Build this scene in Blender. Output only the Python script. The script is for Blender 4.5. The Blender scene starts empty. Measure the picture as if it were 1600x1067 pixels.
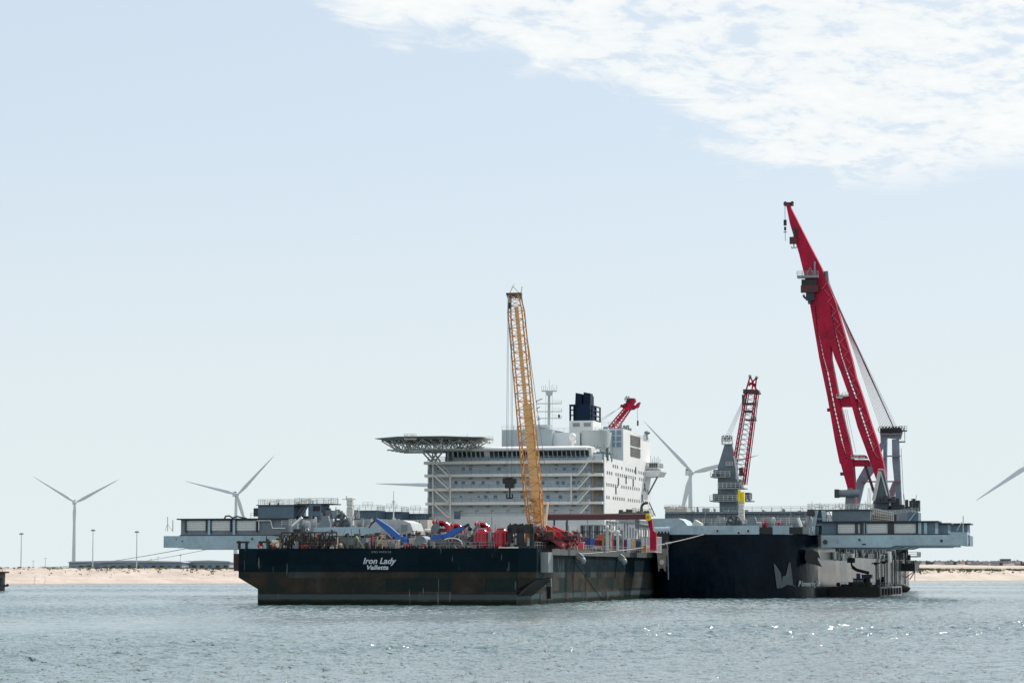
import bpy, math, random
from mathutils import Vector, Matrix
import numpy as np

EDGE_N = (0.42217, -0.16522, 0.89133)
EDGE_R = (0.80796, -0.22088, 0.54628)
EDGE_B = (-0.30782, -0.08041, 0.94804)
random.seed(7)
R = math.radians
SC = bpy.context.scene
COL = SC.collection

# ---------------------------------------------------------------- camera
FPX = 4200.0                      # focal length in pixels of a 1600 px wide picture
HORIZ = 893.0                     # picture row of the horizon
PITCH = math.atan((HORIZ - 533.5) / FPX)
CAMZ = 6.0
cam_data = bpy.data.cameras.new("camera")
cam_data.sensor_width = 36.0
cam_data.lens = 36.0 * FPX / 1600.0
cam_data.clip_start = 1.0
cam_data.clip_end = 60000.0
cam = bpy.data.objects.new("camera", cam_data)
cam.location = (0, 0, CAMZ)
cam.rotation_euler = (R(90) + PITCH, 0, 0)
COL.objects.link(cam)
SC.camera = cam

# ---------------------------------------------------------------- sun, sky, exposure
SUN_AZ = 45.0                     # degrees to the right of the view
SUN_EL = 43.0
sun_dir = Vector((math.sin(R(SUN_AZ)) * math.cos(R(SUN_EL)), math.cos(R(SUN_AZ)) * math.cos(R(SUN_EL)), math.sin(R(SUN_EL))))
sd = bpy.data.lights.new("sun", 'SUN')
sd.energy = 5.0
sd.angle = R(0.6)
sd.color = (1.0, 0.95, 0.87)
so = bpy.data.objects.new("sun", sd)
so.rotation_euler = (-sun_dir).to_track_quat('-Z', 'Y').to_euler()
so.location = (0, 0, 300)
COL.objects.link(so)

world = bpy.data.worlds.new("World")
SC.world = world
world.use_nodes = True


class NT:
    """tiny node-tree writer"""
    def __init__(self, tree):
        self.t = tree
        self.t.nodes.clear()

    def n(self, kind, **kw):
        nd = self.t.nodes.new(kind)
        for k, v in kw.items():
            setattr(nd, k, v)
        return nd

    def put(self, sock, v):
        if isinstance(v, bpy.types.NodeSocket):
            self.t.links.new(v, sock)
        else:
            if isinstance(v, (tuple, list)) and len(v) == 3 and sock.type == 'RGBA':
                v = (*v, 1.0)
            sock.default_value = v

    def math(self, op, a, b=None, c=None, clamp=False):
        nd = self.n('ShaderNodeMath', operation=op, use_clamp=clamp)
        for i, v in enumerate((a, b, c)):
            if v is not None:
                self.put(nd.inputs[i], v)
        return nd.outputs[0]

    def vmath(self, op, a, b=None):
        nd = self.n('ShaderNodeVectorMath', operation=op)
        self.put(nd.inputs[0], a)
        if b is not None:
            self.put(nd.inputs[1], b)
        return nd.outputs['Value'] if op in ('DOT_PRODUCT', 'LENGTH') else nd.outputs[0]

    def noise(self, vec, scale, detail=3.0, rough=0.55, dist=0.0):
        nd = self.n('ShaderNodeTexNoise')
        self.put(nd.inputs['Vector'], vec)
        self.put(nd.inputs['Scale'], scale)
        nd.inputs['Detail'].default_value = detail
        nd.inputs['Roughness'].default_value = rough
        nd.inputs['Distortion'].default_value = dist
        return nd.outputs['Fac']

    def mapping(self, vec, scale=(1, 1, 1), rot=(0, 0, 0), loc=(0, 0, 0)):
        nd = self.n('ShaderNodeMapping')
        self.put(nd.inputs[0], vec)
        nd.inputs['Location'].default_value = loc
        nd.inputs['Rotation'].default_value = rot
        nd.inputs['Scale'].default_value = scale
        return nd.outputs[0]

    def ramp(self, fac, stops, interp='LINEAR'):
        nd = self.n('ShaderNodeValToRGB')
        nd.color_ramp.interpolation = interp
        el = nd.color_ramp.elements
        while len(el) < len(stops):
            el.new(0.5)
        for e, (p, c) in zip(el, stops):
            e.position = p
            e.color = (c, c, c, 1) if isinstance(c, (int, float)) else (*c, 1)
        self.put(nd.inputs[0], fac)
        return nd.outputs[0]

    def mix(self, fac, a, b, blend='MIX'):
        nd = self.n('ShaderNodeMix', data_type='RGBA', blend_type=blend)
        self.put(nd.inputs[0], fac)
        self.put(nd.inputs[6], a)
        self.put(nd.inputs[7], b)
        return nd.outputs[2]

    def link(self, a, b):
        self.t.links.new(a, b)


def smooth(nt, x, lo, hi):
    nd = nt.n('ShaderNodeMapRange', interpolation_type='SMOOTHSTEP')
    nt.put(nd.inputs[0], x)
    nd.inputs[1].default_value = lo
    nd.inputs[2].default_value = hi
    return nd.outputs[0]


SKY_STRENGTH = 0.12
w = NT(world.node_tree)
sky = w.n('ShaderNodeTexSky', sky_type='NISHITA')
sky.sun_disc = False
sky.sun_elevation = R(SUN_EL)
sky.sun_rotation = R(SUN_AZ)
sky.altitude = 0
sky.air_density = 1.0
sky.dust_density = 0.9
sky.ozone_density = 1.0
tc = w.n('ShaderNodeTexCoord')
gdir = tc.outputs['Generated']
sep = w.n('ShaderNodeSeparateXYZ')
w.put(sep.inputs[0], gdir)
zz = w.math('MAXIMUM', sep.outputs[2], 0.02)
# thin bright air over the sea: pale veil over the sky, the same all the way round
veil = w.math('MULTIPLY_ADD', w.math('POWER', w.math('SUBTRACT', 1.0, w.math('MAXIMUM', sep.outputs[2], 0.0)), 3.0), 0.34, 0.56)
base = w.mix(veil, sky.outputs[0], (5.95, 6.75, 7.55))
base = w.mix(smooth(w, sep.outputs[2], 0.17, 0.01), base, (6.45, 7.15, 7.35))
# broken high cloud: a sheet whose edge runs from upper left down to the right
inv = w.math('DIVIDE', 1.0, w.math('ADD', zz, 0.10))
comb = w.n('ShaderNodeCombineXYZ')
w.put(comb.inputs[0], w.math('MULTIPLY', sep.outputs[0], inv))
w.put(comb.inputs[1], w.math('MULTIPLY', sep.outputs[1], inv))
sheet = comb.outputs[0]
streets = w.mapping(sheet, scale=(1.0, 1.0, 1), rot=(0, 0, R(25)))
streets = w.mapping(streets, scale=(11.0, 8.0, 1))
big = w.noise(w.mapping(sheet, scale=(2.2, 1.4, 1), rot=(0, 0, R(25)), loc=(3.1, 1.7, 0)), 1.0, 3.0, 0.5)
mid = w.noise(streets, 1.0, 5.0, 0.58, 0.5)
fine = w.noise(w.mapping(streets, scale=(3.1, 2.9, 1)), 1.0, 4.0, 0.6)
# signed distance to the sheet's edge, a plane through the eye
edge = w.vmath('DOT_PRODUCT', gdir, tuple(EDGE_N))
e2 = w.math('ADD', edge, w.math('MULTIPLY', w.math('SUBTRACT', big, 0.5), 0.055))
e2 = w.math('ADD', e2, w.math('MULTIPLY', w.math('SUBTRACT', mid, 0.5), 0.045))
e2 = w.math('MINIMUM', e2, w.math('ADD', w.vmath('DOT_PRODUCT', gdir, tuple(EDGE_B)), w.math('MULTIPLY', w.math('SUBTRACT', big, 0.5), 0.05)))
inside = smooth(w, e2, 0.000, 0.016)
right = w.vmath('DOT_PRODUCT', gdir, tuple(EDGE_R))
thin = smooth(w, w.math('ADD', right, w.math('MULTIPLY', w.math('SUBTRACT', mid, 0.5), 0.10)), 0.0, 0.06)
dens = w.math('ADD', w.math('ADD', w.math('MULTIPLY', mid, 0.50), w.math('MULTIPLY', fine, 0.30)), w.math('MULTIPLY', big, 0.20))
thr = w.math('MULTIPLY_ADD', thin, 0.075, 0.428)
cover = smooth(w, w.math('SUBTRACT', dens, thr), -0.03, 0.065)
alpha = w.math('MULTIPLY', w.math('MULTIPLY', inside, w.math('MULTIPLY_ADD', cover, 0.80, 0.20)), 0.94)
cloudcol = w.mix(smooth(w, dens, 0.40, 0.65), (7.3, 7.7, 7.95), (8.3, 8.4, 8.25))
col = w.mix(alpha, base, cloudcol)
bg = w.n('ShaderNodeBackground')
w.put(bg.inputs[0], col)
bg.inputs[1].default_value = SKY_STRENGTH
wo = w.n('ShaderNodeOutputWorld')
w.link(bg.outputs[0], wo.inputs[0])

vs = SC.view_settings
vs.view_transform = 'Standard'
vs.look = 'None'
vs.exposure = 0.0
vs.gamma = 1.0
vs.use_curve_mapping = False
SC.cycles.max_bounces = 6
SC.cycles.glossy_bounces = 3
SC.cycles.volume_bounces = 0
SC.cycles.use_denoising = True


# ---------------------------------------------------------------- frames and pixels
FWD = Vector((0, math.cos(PITCH), math.sin(PITCH)))
UPV = Vector((0, -math.sin(PITCH), math.cos(PITCH)))


def ray(px, py):
    return Vector(((px - 800.0) / FPX, 0, 0)) + FWD + UPV * ((533.5 - py) / FPX)


class Frame:
    """a level coordinate frame: x to the right, y away, turned by ang about z"""
    def __init__(self, ox, oy, ang):
        self.o = Vector((ox, oy, 0)); self.a = R(ang)
        self.r = Vector((math.cos(self.a), -math.sin(self.a), 0))
        self.u = Vector((math.sin(self.a), math.cos(self.a), 0))

    def world(self, p):
        return self.o + self.r * p[0] + self.u * p[1] + Vector((0, 0, p[2]))

    def at(self, px, py, d):
        """the point of the vertical plane y = d of this frame that is seen at a picture position"""
        v = ray(px, py)
        c = Vector((0, 0, CAMZ))
        t = (d - (c - self.o).dot(self.u)) / v.dot(self.u)
        q = c + v * t - self.o
        return Vector((q.dot(self.r), d, q.z))


W = Frame(0, 0, 0)
S = Frame(6.9, 618.0, 13.0)      # the big ship: origin between its two bows
B = Frame(-22.7, 485.0, 13.0)    # the barge: origin at the middle of its stern

# ---------------------------------------------------------------- materials
MATS = {}


def mat(name, col, rough=0.5, metal=0.0, var=0.18, scale=0.35, streak=None, streak_amt=0.35, spec=0.5, bump=0.0):
    """painted or bare surface: base colour with blotches, fine dirt and (optionally) vertical run marks"""
    if name in MATS:
        return MATS[name]
    m = bpy.data.materials.new(name)
    m.use_nodes = True
    nt = NT(m.node_tree)
    tc = nt.n('ShaderNodeTexCoord').outputs['Object']
    a = nt.noise(tc, scale, 5.0, 0.6)
    b = nt.noise(tc, scale * 7.0, 3.0, 0.6)
    f = nt.math('ADD', nt.math('MULTIPLY', a, 0.65), nt.math('MULTIPLY', b, 0.35))
    dark = tuple(c * (1 - var) for c in col)
    light = tuple(min(1, c * (1 + var)) for c in col)
    c = nt.mix(smooth(nt, f, 0.33, 0.67), dark, light)
    if streak:
        s = nt.noise(nt.mapping(tc, scale=(2.3, 2.3, 0.16)), 1.0, 4.0, 0.7)
        k = nt.math('MULTIPLY', smooth(nt, s, 0.56, 0.72), streak_amt)
        c = nt.mix(k, c, streak)
    p = nt.n('ShaderNodeBsdfPrincipled')
    nt.put(p.inputs['Base Color'], c)
    nt.put(p.inputs['Roughness'], nt.math('MULTIPLY_ADD', a, 0.2, rough - 0.1))
    p.inputs['Metallic'].default_value = metal
    p.inputs['Specular IOR Level'].default_value = spec
    if bump:
        bn = nt.n('ShaderNodeBump')
        bn.inputs['Strength'].default_value = 0.8
        bn.inputs['Distance'].default_value = bump
        nt.put(bn.inputs['Height'], nt.noise(nt.mapping(tc, scale=(0.30, 0.30, 0.12)), 1.0, 3.0, 0.5))
        nt.link(bn.outputs[0], p.inputs['Normal'])
    o = nt.n('ShaderNodeOutputMaterial')
    nt.link(p.outputs[0], o.inputs[0])
    MATS[name] = m
    return m


RUST = (0.20, 0.075, 0.03)
navy = mat('navy_hull_paint', (0.0012, 0.006, 0.013), 0.20, var=0.5, scale=0.07, streak=(0.010, 0.022, 0.028), streak_amt=0.35, spec=0.10, bump=0.25)
beamblue = mat('light_blue_grey_paint', (0.33, 0.44, 0.49), 0.5, streak=(0.16, 0.20, 0.22), streak_amt=0.4, scale=0.12)
steelblue = mat('slate_blue_paint', (0.10, 0.16, 0.215), 0.5, streak=(0.05, 0.06, 0.07), streak_amt=0.5, scale=0.15)
steelgrey = mat('mid_grey_paint', (0.17, 0.205, 0.235), 0.5, streak=(0.06, 0.06, 0.06), streak_amt=0.5)
darkgrey = mat('dark_grey_steel', (0.035, 0.042, 0.05), 0.55)
blacksteel = mat('black_steel', (0.010, 0.012, 0.014), 0.5)
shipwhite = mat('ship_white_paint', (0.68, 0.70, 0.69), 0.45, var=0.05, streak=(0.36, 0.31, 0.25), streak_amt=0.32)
sidewhite = mat('clean_white_paint', (0.76, 0.76, 0.74), 0.45, var=0.04, streak=(0.52, 0.46, 0.38), streak_amt=0.25)  # white paint, also the brighter copy for walls on the sun side
offwhite = mat('weathered_cream_paint', (0.55, 0.52, 0.45), 0.55, var=0.12, streak=RUST, streak_amt=0.35)
railmat = mat('pale_rail_paint', (0.50, 0.52, 0.50), 0.5, var=0.1)
railgrey = mat('grey_rail_paint', (0.22, 0.25, 0.27), 0.5, var=0.1)
slab = mat('balcony_edge_paint', (0.80, 0.77, 0.71), 0.5, var=0.06, streak=(0.42, 0.30, 0.2), streak_amt=0.45)
recess = mat('grey_blue_deck_wall', (0.60, 0.66, 0.68), 0.5, var=0.07, streak=(0.30, 0.24, 0.19), streak_amt=0.3)  # grey-blue paints in the shade on the forward white walls
louvre = mat('pale_louvre_paint', (0.80, 0.80, 0.78), 0.5, var=0.08)
craned = mat('crane_red_paint', (0.40, 0.003, 0.036), 0.5, spec=0.25, var=0.35, scale=0.25, streak=(0.13, 0.01, 0.02), streak_amt=0.6)
toolred = mat('tool_red_paint', (0.45, 0.012, 0.03), 0.22, var=0.2, scale=0.4)
darkred = mat('dark_red_paint', (0.075, 0.009, 0.013), 0.45)
yellowc = mat('crane_yellow_paint', (0.52, 0.22, 0.035), 0.5, var=0.35, scale=0.8, streak=(0.20, 0.08, 0.02), streak_amt=0.7)
paleyell = mat('faded_yellow_paint', (0.82, 0.64, 0.42), 0.5, var=0.15, streak=(0.5, 0.28, 0.1), streak_amt=0.5)
brightyel = mat('bright_yellow_paint', (0.78, 0.60, 0.01), 0.4)
cranebl = mat('crane_blue_paint', (0.008, 0.10, 0.38), 0.35, var=0.15)
funnelbl = mat('funnel_navy_paint', (0.004, 0.016, 0.040), 0.45, spec=0.15, var=0.2)
winglass2 = mat('green_window_glass', (0.03, 0.06, 0.05), 0.1, spec=0.8, var=0.1)
winglass3 = mat('tan_window_glass', (0.07, 0.065, 0.05), 0.15, spec=0.6, var=0.2)
winglass = mat('dark_window_glass', (0.012, 0.022, 0.028), 0.08, spec=0.8, var=0.1)
blueglass = mat('blue_window_glass', (0.03, 0.09, 0.13), 0.12, spec=0.8, var=0.15)
rubber = mat('black_rubber', (0.012, 0.012, 0.013), 0.7)
rope = mat('pale_rope', (0.28, 0.27, 0.24), 0.8)
wire = mat('steel_wire', (0.16, 0.18, 0.2), 0.45)
letter = mat('white_lettering', (0.52, 0.57, 0.60), 0.5, var=0.15, scale=1.5)
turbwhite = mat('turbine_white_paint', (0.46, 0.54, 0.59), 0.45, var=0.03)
turbblue = mat('turbine_blue_paint', (0.03, 0.12, 0.25), 0.4)
logomat = mat('emblem_grey_paint', (0.085, 0.105, 0.11), 0.5, var=0.3, scale=0.4)
greentank = mat('pale_green_paint', (0.12, 0.17, 0.16), 0.5)
funnelbl2 = mat('cabin_blue_paint', (0.02, 0.09, 0.22), 0.4)


def barge_material():
    m = bpy.data.materials.new('barge_hull_paint')
    m.use_nodes = True
    nt = NT(m.node_tree)
    tc = nt.n('ShaderNodeTexCoord').outputs['Object']
    sp = nt.n('ShaderNodeSeparateXYZ')
    nt.put(sp.inputs[0], tc)
    z = sp.outputs[2]
    # big plates with slightly different wear: stepped coordinates into a noise
    step = nt.vmath('SNAP', nt.vmath('ADD', tc, nt.mapping(tc, scale=(0.0, 0.0, 0.0), loc=(0.31, 0.17, 0.11))), (6.1, 6.1, 2.45))
    plate = nt.noise(step, 0.9, 1.0, 0.5)
    blot = nt.noise(tc, 0.22, 7.0, 0.70)
    mixf = nt.math('ADD', nt.math('MULTIPLY', plate, 0.55), nt.math('MULTIPLY', blot, 0.45))
    lower = nt.ramp(mixf, [(0.34, (0.008, 0.022, 0.024)), (0.46, (0.020, 0.027, 0.023)), (0.53, (0.046, 0.034, 0.026)), (0.64, (0.050, 0.066, 0.066))])
    upper = nt.mix(smooth(nt, mixf, 0.35, 0.65), (0.0015, 0.008, 0.013), (0.005, 0.016, 0.023))
    zj = nt.math('MULTIPLY_ADD', nt.math('SUBTRACT', blot, 0.5), 0.35, z)
    c = nt.mix(smooth(nt, z, 5.92, 6.0), lower, upper)
    # pale scuffed stripe just above the water and the green wet line
    strip = nt.math('MULTIPLY', smooth(nt, zj, 0.95, 1.15), smooth(nt, zj, 2.05, 1.85))
    c = nt.mix(nt.math('MULTIPLY', strip, 0.75), c, (0.065, 0.095, 0.102))
    c = nt.mix(smooth(nt, zj, 0.85, 0.60), c, (0.008, 0.016, 0.011))
    # thin pale run marks, rust runs
    sv = nt.noise(nt.mapping(tc, scale=(1.9, 1.9, 0.22)), 1.0, 2.0, 0.5)
    gate = smooth(nt, nt.noise(nt.mapping(tc, scale=(1, 1, .5), loc=(3.3, 0, 1)), 0.13, 1.0, 0.5), 0.50, 0.58)
    c = nt.mix(nt.math('MULTIPLY', nt.math('MULTIPLY', smooth(nt, sv, 0.655, 0.685), gate), 0.42), c, (0.24, 0.28, 0.27))
    rv = nt.noise(nt.mapping(tc, scale=(0.9, 0.9, 0.06), loc=(9, 4, 2)), 1.0, 4.0, 0.6)
    c = nt.mix(nt.math('MULTIPLY', nt.math('MULTIPLY', smooth(nt, rv, 0.58, 0.72), smooth(nt, blot, 0.45, 0.6)), 0.35), c, (0.045, 0.028, 0.018))
    p = nt.n('ShaderNodeBsdfPrincipled')
    nt.put(p.inputs['Base Color'], c)
    nt.put(p.inputs['Roughness'], nt.math('MULTIPLY_ADD', blot, 0.25, 0.38))
    p.inputs['Specular IOR Level'].default_value = 0.05
    bn = nt.n('ShaderNodeBump')
    bn.inputs['Strength'].default_value = 0.7
    bn.inputs['Distance'].default_value = 0.12
    nt.put(bn.inputs['Height'], nt.noise(nt.mapping(tc, scale=(0.33, 0.33, 0.8)), 1.0, 2.0, 0.5))
    nt.link(bn.outputs[0], p.inputs['Normal'])
    o = nt.n('ShaderNodeOutputMaterial')
    nt.link(p.outputs[0], o.inputs[0])
    return m


def water_material():
    m = bpy.data.materials.new('harbour_water')
    m.use_nodes = True
    nt = NT(m.node_tree)
    pos = nt.n('ShaderNodeNewGeometry').outputs['Position']
    ax = nt.mapping(pos, rot=(0, 0, R(12)))
    h1 = nt.noise(nt.mapping(ax, scale=(0.20, 0.34, 1)), 1.0, 3.0, 0.55, 0.3)
    h2 = nt.noise(nt.mapping(ax, scale=(0.9, 1.3, 1)), 1.0, 4.0, 0.6, 0.2)
    h3 = nt.noise(nt.mapping(ax, scale=(3.4, 4.2, 1)), 1.0, 3.0, 0.6)
    s1 = nt.noise(nt.mapping(ax, scale=(5.0, 3.4, 1), loc=(5, 3, 0)), 1.0, 1.0, 0.5)
    s2 = nt.noise(nt.mapping(ax, scale=(1.9, 1.2, 1), loc=(1, 8, 0)), 1.0, 1.0, 0.5)
    spikes = nt.math('ADD', nt.math('MULTIPLY', smooth(nt, s1, 0.62, 0.71), 1.1), nt.math('MULTIPLY', smooth(nt, s2, 0.65, 0.74), 2.0))
    patch = nt.noise(nt.mapping(pos, scale=(0.006, 0.020, 1)), 1.0, 4.0, 0.6, 0.4)
    calm = nt.math('MULTIPLY_ADD', smooth(nt, patch, 0.36, 0.62), 0.55, 0.5)
    h = nt.math('ADD', nt.math('MULTIPLY', h1, 1.05), nt.math('ADD', nt.math('MULTIPLY', h2, 0.42), nt.math('ADD', nt.math('MULTIPLY', h3, 0.22), spikes)))
    h = nt.math('MULTIPLY', h, calm)
    bn = nt.n('ShaderNodeBump')
    bn.inputs['Strength'].default_value = 1.0
    bn.inputs['Distance'].default_value = WAVE
    nt.put(bn.inputs['Height'], h)
    p = nt.n('ShaderNodeBsdfPrincipled')
    nt.put(p.inputs['Base Color'], nt.mix(smooth(nt, patch, 0.35, 0.65), (0.110, 0.172, 0.192), (0.165, 0.225, 0.235)))
    p.inputs['Roughness'].default_value = 0.10
    p.inputs['IOR'].default_value = 1.333
    p.inputs['Specular IOR Level'].default_value = 0.5
    nt.link(bn.outputs[0], p.inputs['Normal'])
    o = nt.n('ShaderNodeOutputMaterial')
    nt.link(p.outputs[0], o.inputs[0])
    return m


WAVE = 0.22


# ---------------------------------------------------------------- mesh building
class MB:
    """collects faces in a frame's own coordinates; build() links them as ONE mesh object"""
    def __init__(self):
        self.v = []; self.f = []; self.sm = []

    def add(self, vs, fs, sm=False):
        o = len(self.v)
        self.v += [tuple(p) for p in vs]
        self.f += [tuple(i + o for i in f) for f in fs]
        self.sm += [sm] * len(fs)
        return self

    def box(self, x0, x1, y0, y1, z0, z1):
        vs = [(x0, y0, z0), (x1, y0, z0), (x1, y1, z0), (x0, y1, z0), (x0, y0, z1), (x1, y0, z1), (x1, y1, z1), (x0, y1, z1)]
        return self.add(vs, [(0, 3, 2, 1), (4, 5, 6, 7), (0, 1, 5, 4), (1, 2, 6, 5), (2, 3, 7, 6), (3, 0, 4, 7)])

    def bar(self, p, q, wd, hg=None, up=(0, 0, 1)):
        p = Vector(p); q = Vector(q); hg = hg or wd
        d = (q - p).normalized(); up = Vector(up)
        if abs(d.dot(up)) > 0.98:
            up = Vector((0, 1, 0))
        s = d.cross(up).normalized(); t = s.cross(d)
        s = s * (wd / 2); t = t * (hg / 2)
        vs = [p - s - t, p + s - t, p + s + t, p - s + t, q - s - t, q + s - t, q + s + t, q - s + t]
        return self.add(vs, [(0, 1, 2, 3), (7, 6, 5, 4), (0, 4, 5, 1), (1, 5, 6, 2), (2, 6, 7, 3), (3, 7, 4, 0)])

    def tube(self, p, q, r, r2=None, n=8, caps=True):
        p = Vector(p); q = Vector(q); r2 = r if r2 is None else r2
        d = (q - p).normalized()
        a = Vector((0, 0, 1)) if abs(d.z) < 0.9 else Vector((1, 0, 0))
        s = d.cross(a).normalized(); t = s.cross(d)
        vs = []
        for c, rr in ((p, r), (q, r2)):
            for k in range(n):
                th = 2 * math.pi * k / n
                vs.append(c + s * (rr * math.cos(th)) + t * (rr * math.sin(th)))
        self.add(vs, [(k, (k + 1) % n, n + (k + 1) % n, n + k) for k in range(n)], n > 5)
        if caps:
            self.add(vs, [tuple(range(n))[::-1], tuple(range(n, 2 * n))])
        return self

    def path(self, pts, r, n=6):
        for a, b in zip(pts, pts[1:]):
            self.tube(a, b, r, n=n)
        return self

    def prism(self, poly, y0, y1):
        """polygon of (x, z) points, extruded from y0 to y1"""
        n = len(poly)
        vs = [(x, y0, z) for x, z in poly] + [(x, y1, z) for x, z in poly]
        return self.add(vs, [tuple(range(n)), tuple(range(2 * n - 1, n - 1, -1))] + [(k, n + k, n + (k + 1) % n, (k + 1) % n) for k in range(n)])

    def prismx(self, poly, x0, x1):
        """polygon of (y, z) points, extruded from x0 to x1"""
        n = len(poly)
        vs = [(x0, y, z) for y, z in poly] + [(x1, y, z) for y, z in poly]
        return self.add(vs, [tuple(range(n))[::-1], tuple(range(n, 2 * n))] + [((k + 1) % n, n + (k + 1) % n, n + k, k) for k in range(n)])

    def prismz(self, poly, z0, z1, sm=False, cap=True, flare=None):
        """plan polygon of (x, y) points, extruded upward; flare moves the lower ring"""
        n = len(poly)
        lo = flare or poly
        vs = [(x, y, z0) for x, y in lo] + [(x, y, z1) for x, y in poly]
        self.add(vs, [(k, (k + 1) % n, n + (k + 1) % n, n + k) for k in range(n)], sm)
        if cap:
            self.add(vs, [tuple(range(n))[::-1], tuple(range(n, 2 * n))])
        return self

    def ball(self, c, r, n=10, zs=1.0):
        vs = []; fs = []
        m = n // 2
        for i in range(m + 1):
            for k in range(n):
                a = math.pi * i / m; b = 2 * math.pi * k / n
                vs.append((c[0] + r * math.sin(a) * math.cos(b), c[1] + r * math.sin(a) * math.sin(b), c[2] + r * zs * math.cos(a)))
        for i in range(m):
            for k in range(n):
                fs.append((i * n + k, (i + 1) * n + k, (i + 1) * n + (k + 1) % n, i * n + (k + 1) % n))
        return self.add(vs, fs, True)

    def wheel(self, c, r, wd, axis='y', n=20, hub=0.25, rim=0.12):
        """spoked rope wheel: rim ring, hub and six spokes"""
        cx, cy, cz = c
        def pt(rr, th, o):
            if axis == 'y':
                return (cx + rr * math.cos(th), cy + o, cz + rr * math.sin(th))
            return (cx + o, cy + rr * math.cos(th), cz + rr * math.sin(th))
        vs = []; fs = []
        for k in range(n):
            th = 2 * math.pi * k / n
            vs += [pt(r, th, -wd / 2), pt(r, th, wd / 2), pt(r * (1 - rim), th, wd / 2), pt(r * (1 - rim), th, -wd / 2)]
        for k in range(n):
            a = 4 * k; b = 4 * ((k + 1) % n)
            for j in range(4):
                fs.append((a + j, a + (j + 1) % 4, b + (j + 1) % 4, b + j))
        self.add(vs, fs)
        self.tube(pt(0, 0, -wd * 0.7), pt(0, 0, wd * 0.7), r * hub, n=10)
        for k in range(6):
            th = math.pi * k / 3
            self.bar(pt(r * hub * 0.8, th, 0), pt(r * (1 - rim * 0.5), th, 0), wd * 0.5, r * 0.09, up=(0, 1, 0) if axis == 'y' else (1, 0, 0))
        return self

    def rail(self, pts, h=1.15, r=0.05, post=2.0, rails=3):
        """deck railing along points: posts and rails"""
        for a, b in zip(pts, pts[1:]):
            a = Vector(a); b = Vector(b)
            n = max(1, int(round((b - a).length / post)))
            for k in range(n + 1):
                p = a.lerp(b, k / n)
                self.bar(p, p + Vector((0, 0, h)), r * 1.5)
            for j in range(rails):
                o = Vector((0, 0, h * (j + 1) / rails))
                self.bar(a + o, b + o, r * 1.3)
        return self

    def build(self, name, material, parent=None, frame=None, base=(0, 0, 0)):
        root = parent
        while root is not None and root.parent is not None:
            root = root.parent
        if root is not None:
            base = root['_b']; fr = FRAMES[root.name]
        else:
            fr = frame or W
        me = bpy.data.meshes.new(name)
        bx, by, bz = base
        me.from_pydata([(x - bx, y - by, z - bz) for x, y, z in self.v], [], self.f)
        if any(self.sm):
            me.polygons.foreach_set('use_smooth', self.sm)
        me.materials.append(material)
        me.update()
        ob = bpy.data.objects.new(name, me)
        COL.objects.link(ob)
        if root is not None:
            ob.parent = parent
        else:
            ob.location = fr.world(base)
            ob.rotation_euler = (0, 0, -fr.a)
            FRAMES[ob.name] = fr
            ob['_b'] = list(base)
        return ob


FRAMES = {}


def tag(o, label=None, cat=None, group=None, kind=None):
    for k, v in (('label', label), ('category', cat), ('group', group), ('kind', kind)):
        if v:
            o[k] = v
    return o


def thing(name, label, cat, frame, base, group=None):
    o = bpy.data.objects.new(name, None)
    COL.objects.link(o)
    o.location = frame.world(base)
    o.rotation_euler = (0, 0, -frame.a)
    o.empty_display_size = 2
    FRAMES[o.name] = frame
    o['_b'] = list(base)
    return tag(o, label, cat, group)


def inst(name, me, parent, loc, scale=(1, 1, 1), rot=(0, 0, 0)):
    """another object that shares a mesh; loc is in the frame's coordinates"""
    root = parent
    while root.parent is not None:
        root = root.parent
    b = root['_b']
    o = bpy.data.objects.new(name, me)
    o.parent = parent
    o.location = (loc[0] - b[0], loc[1] - b[1], loc[2] - b[2])
    o.scale = scale
    o.rotation_euler = rot
    COL.objects.link(o)
    return o


UNIT = {}


def unit_tube(material, n=6):
    key = (material.name, n)
    if key not in UNIT:
        b = MB().tube((0, 0, 0), (0, 0, 1), 1.0, n=n)
        me = bpy.data.meshes.new('rod')
        me.from_pydata(b.v, [], b.f)
        me.materials.append(material)
        UNIT[key] = me
    return UNIT[key]


def unit_box(material):
    key = (material.name, 'box')
    if key not in UNIT:
        b = MB().box(-0.5, 0.5, -0.5, 0.5, -0.5, 0.5)
        me = bpy.data.meshes.new('block')
        me.from_pydata(b.v, [], b.f)
        me.materials.append(material)
        UNIT[key] = me
    return UNIT[key]


def rod(name, parent, p, q, r, material):
    """one rod of its own between two points, sharing the unit rod mesh"""
    root = parent
    while root.parent is not None:
        root = root.parent
    b = Vector(root['_b'])
    p = Vector(p); q = Vector(q)
    d = q - p
    o = bpy.data.objects.new(name, unit_tube(material))
    o.parent = parent
    o.matrix_local = Matrix.Translation(p - b) @ d.to_track_quat('Z', 'Y').to_matrix().to_4x4() @ Matrix.Diagonal((r, r, d.length, 1))
    COL.objects.link(o)
    return o


def block(name, parent, x0, x1, y0, y1, z0, z1, material):
    """one box of its own sharing the unit box mesh"""
    return inst(name, unit_box(material), parent, ((x0 + x1) / 2, (y0 + y1) / 2, (z0 + z1) / 2), (x1 - x0, y1 - y0, z1 - z0))


def pxbox(fr, x0, x1, y0, y1, d):
    """extent (x0, x1, z0, z1) of a picture rectangle on the plane y = d of a frame"""
    ym = (y0 + y1) / 2
    a = fr.at(x0, ym, d); b = fr.at(x1, ym, d)
    xm = (x0 + x1) / 2
    return a.x, b.x, fr.at(xm, y1, d).z, fr.at(xm, y0, d).z


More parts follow.
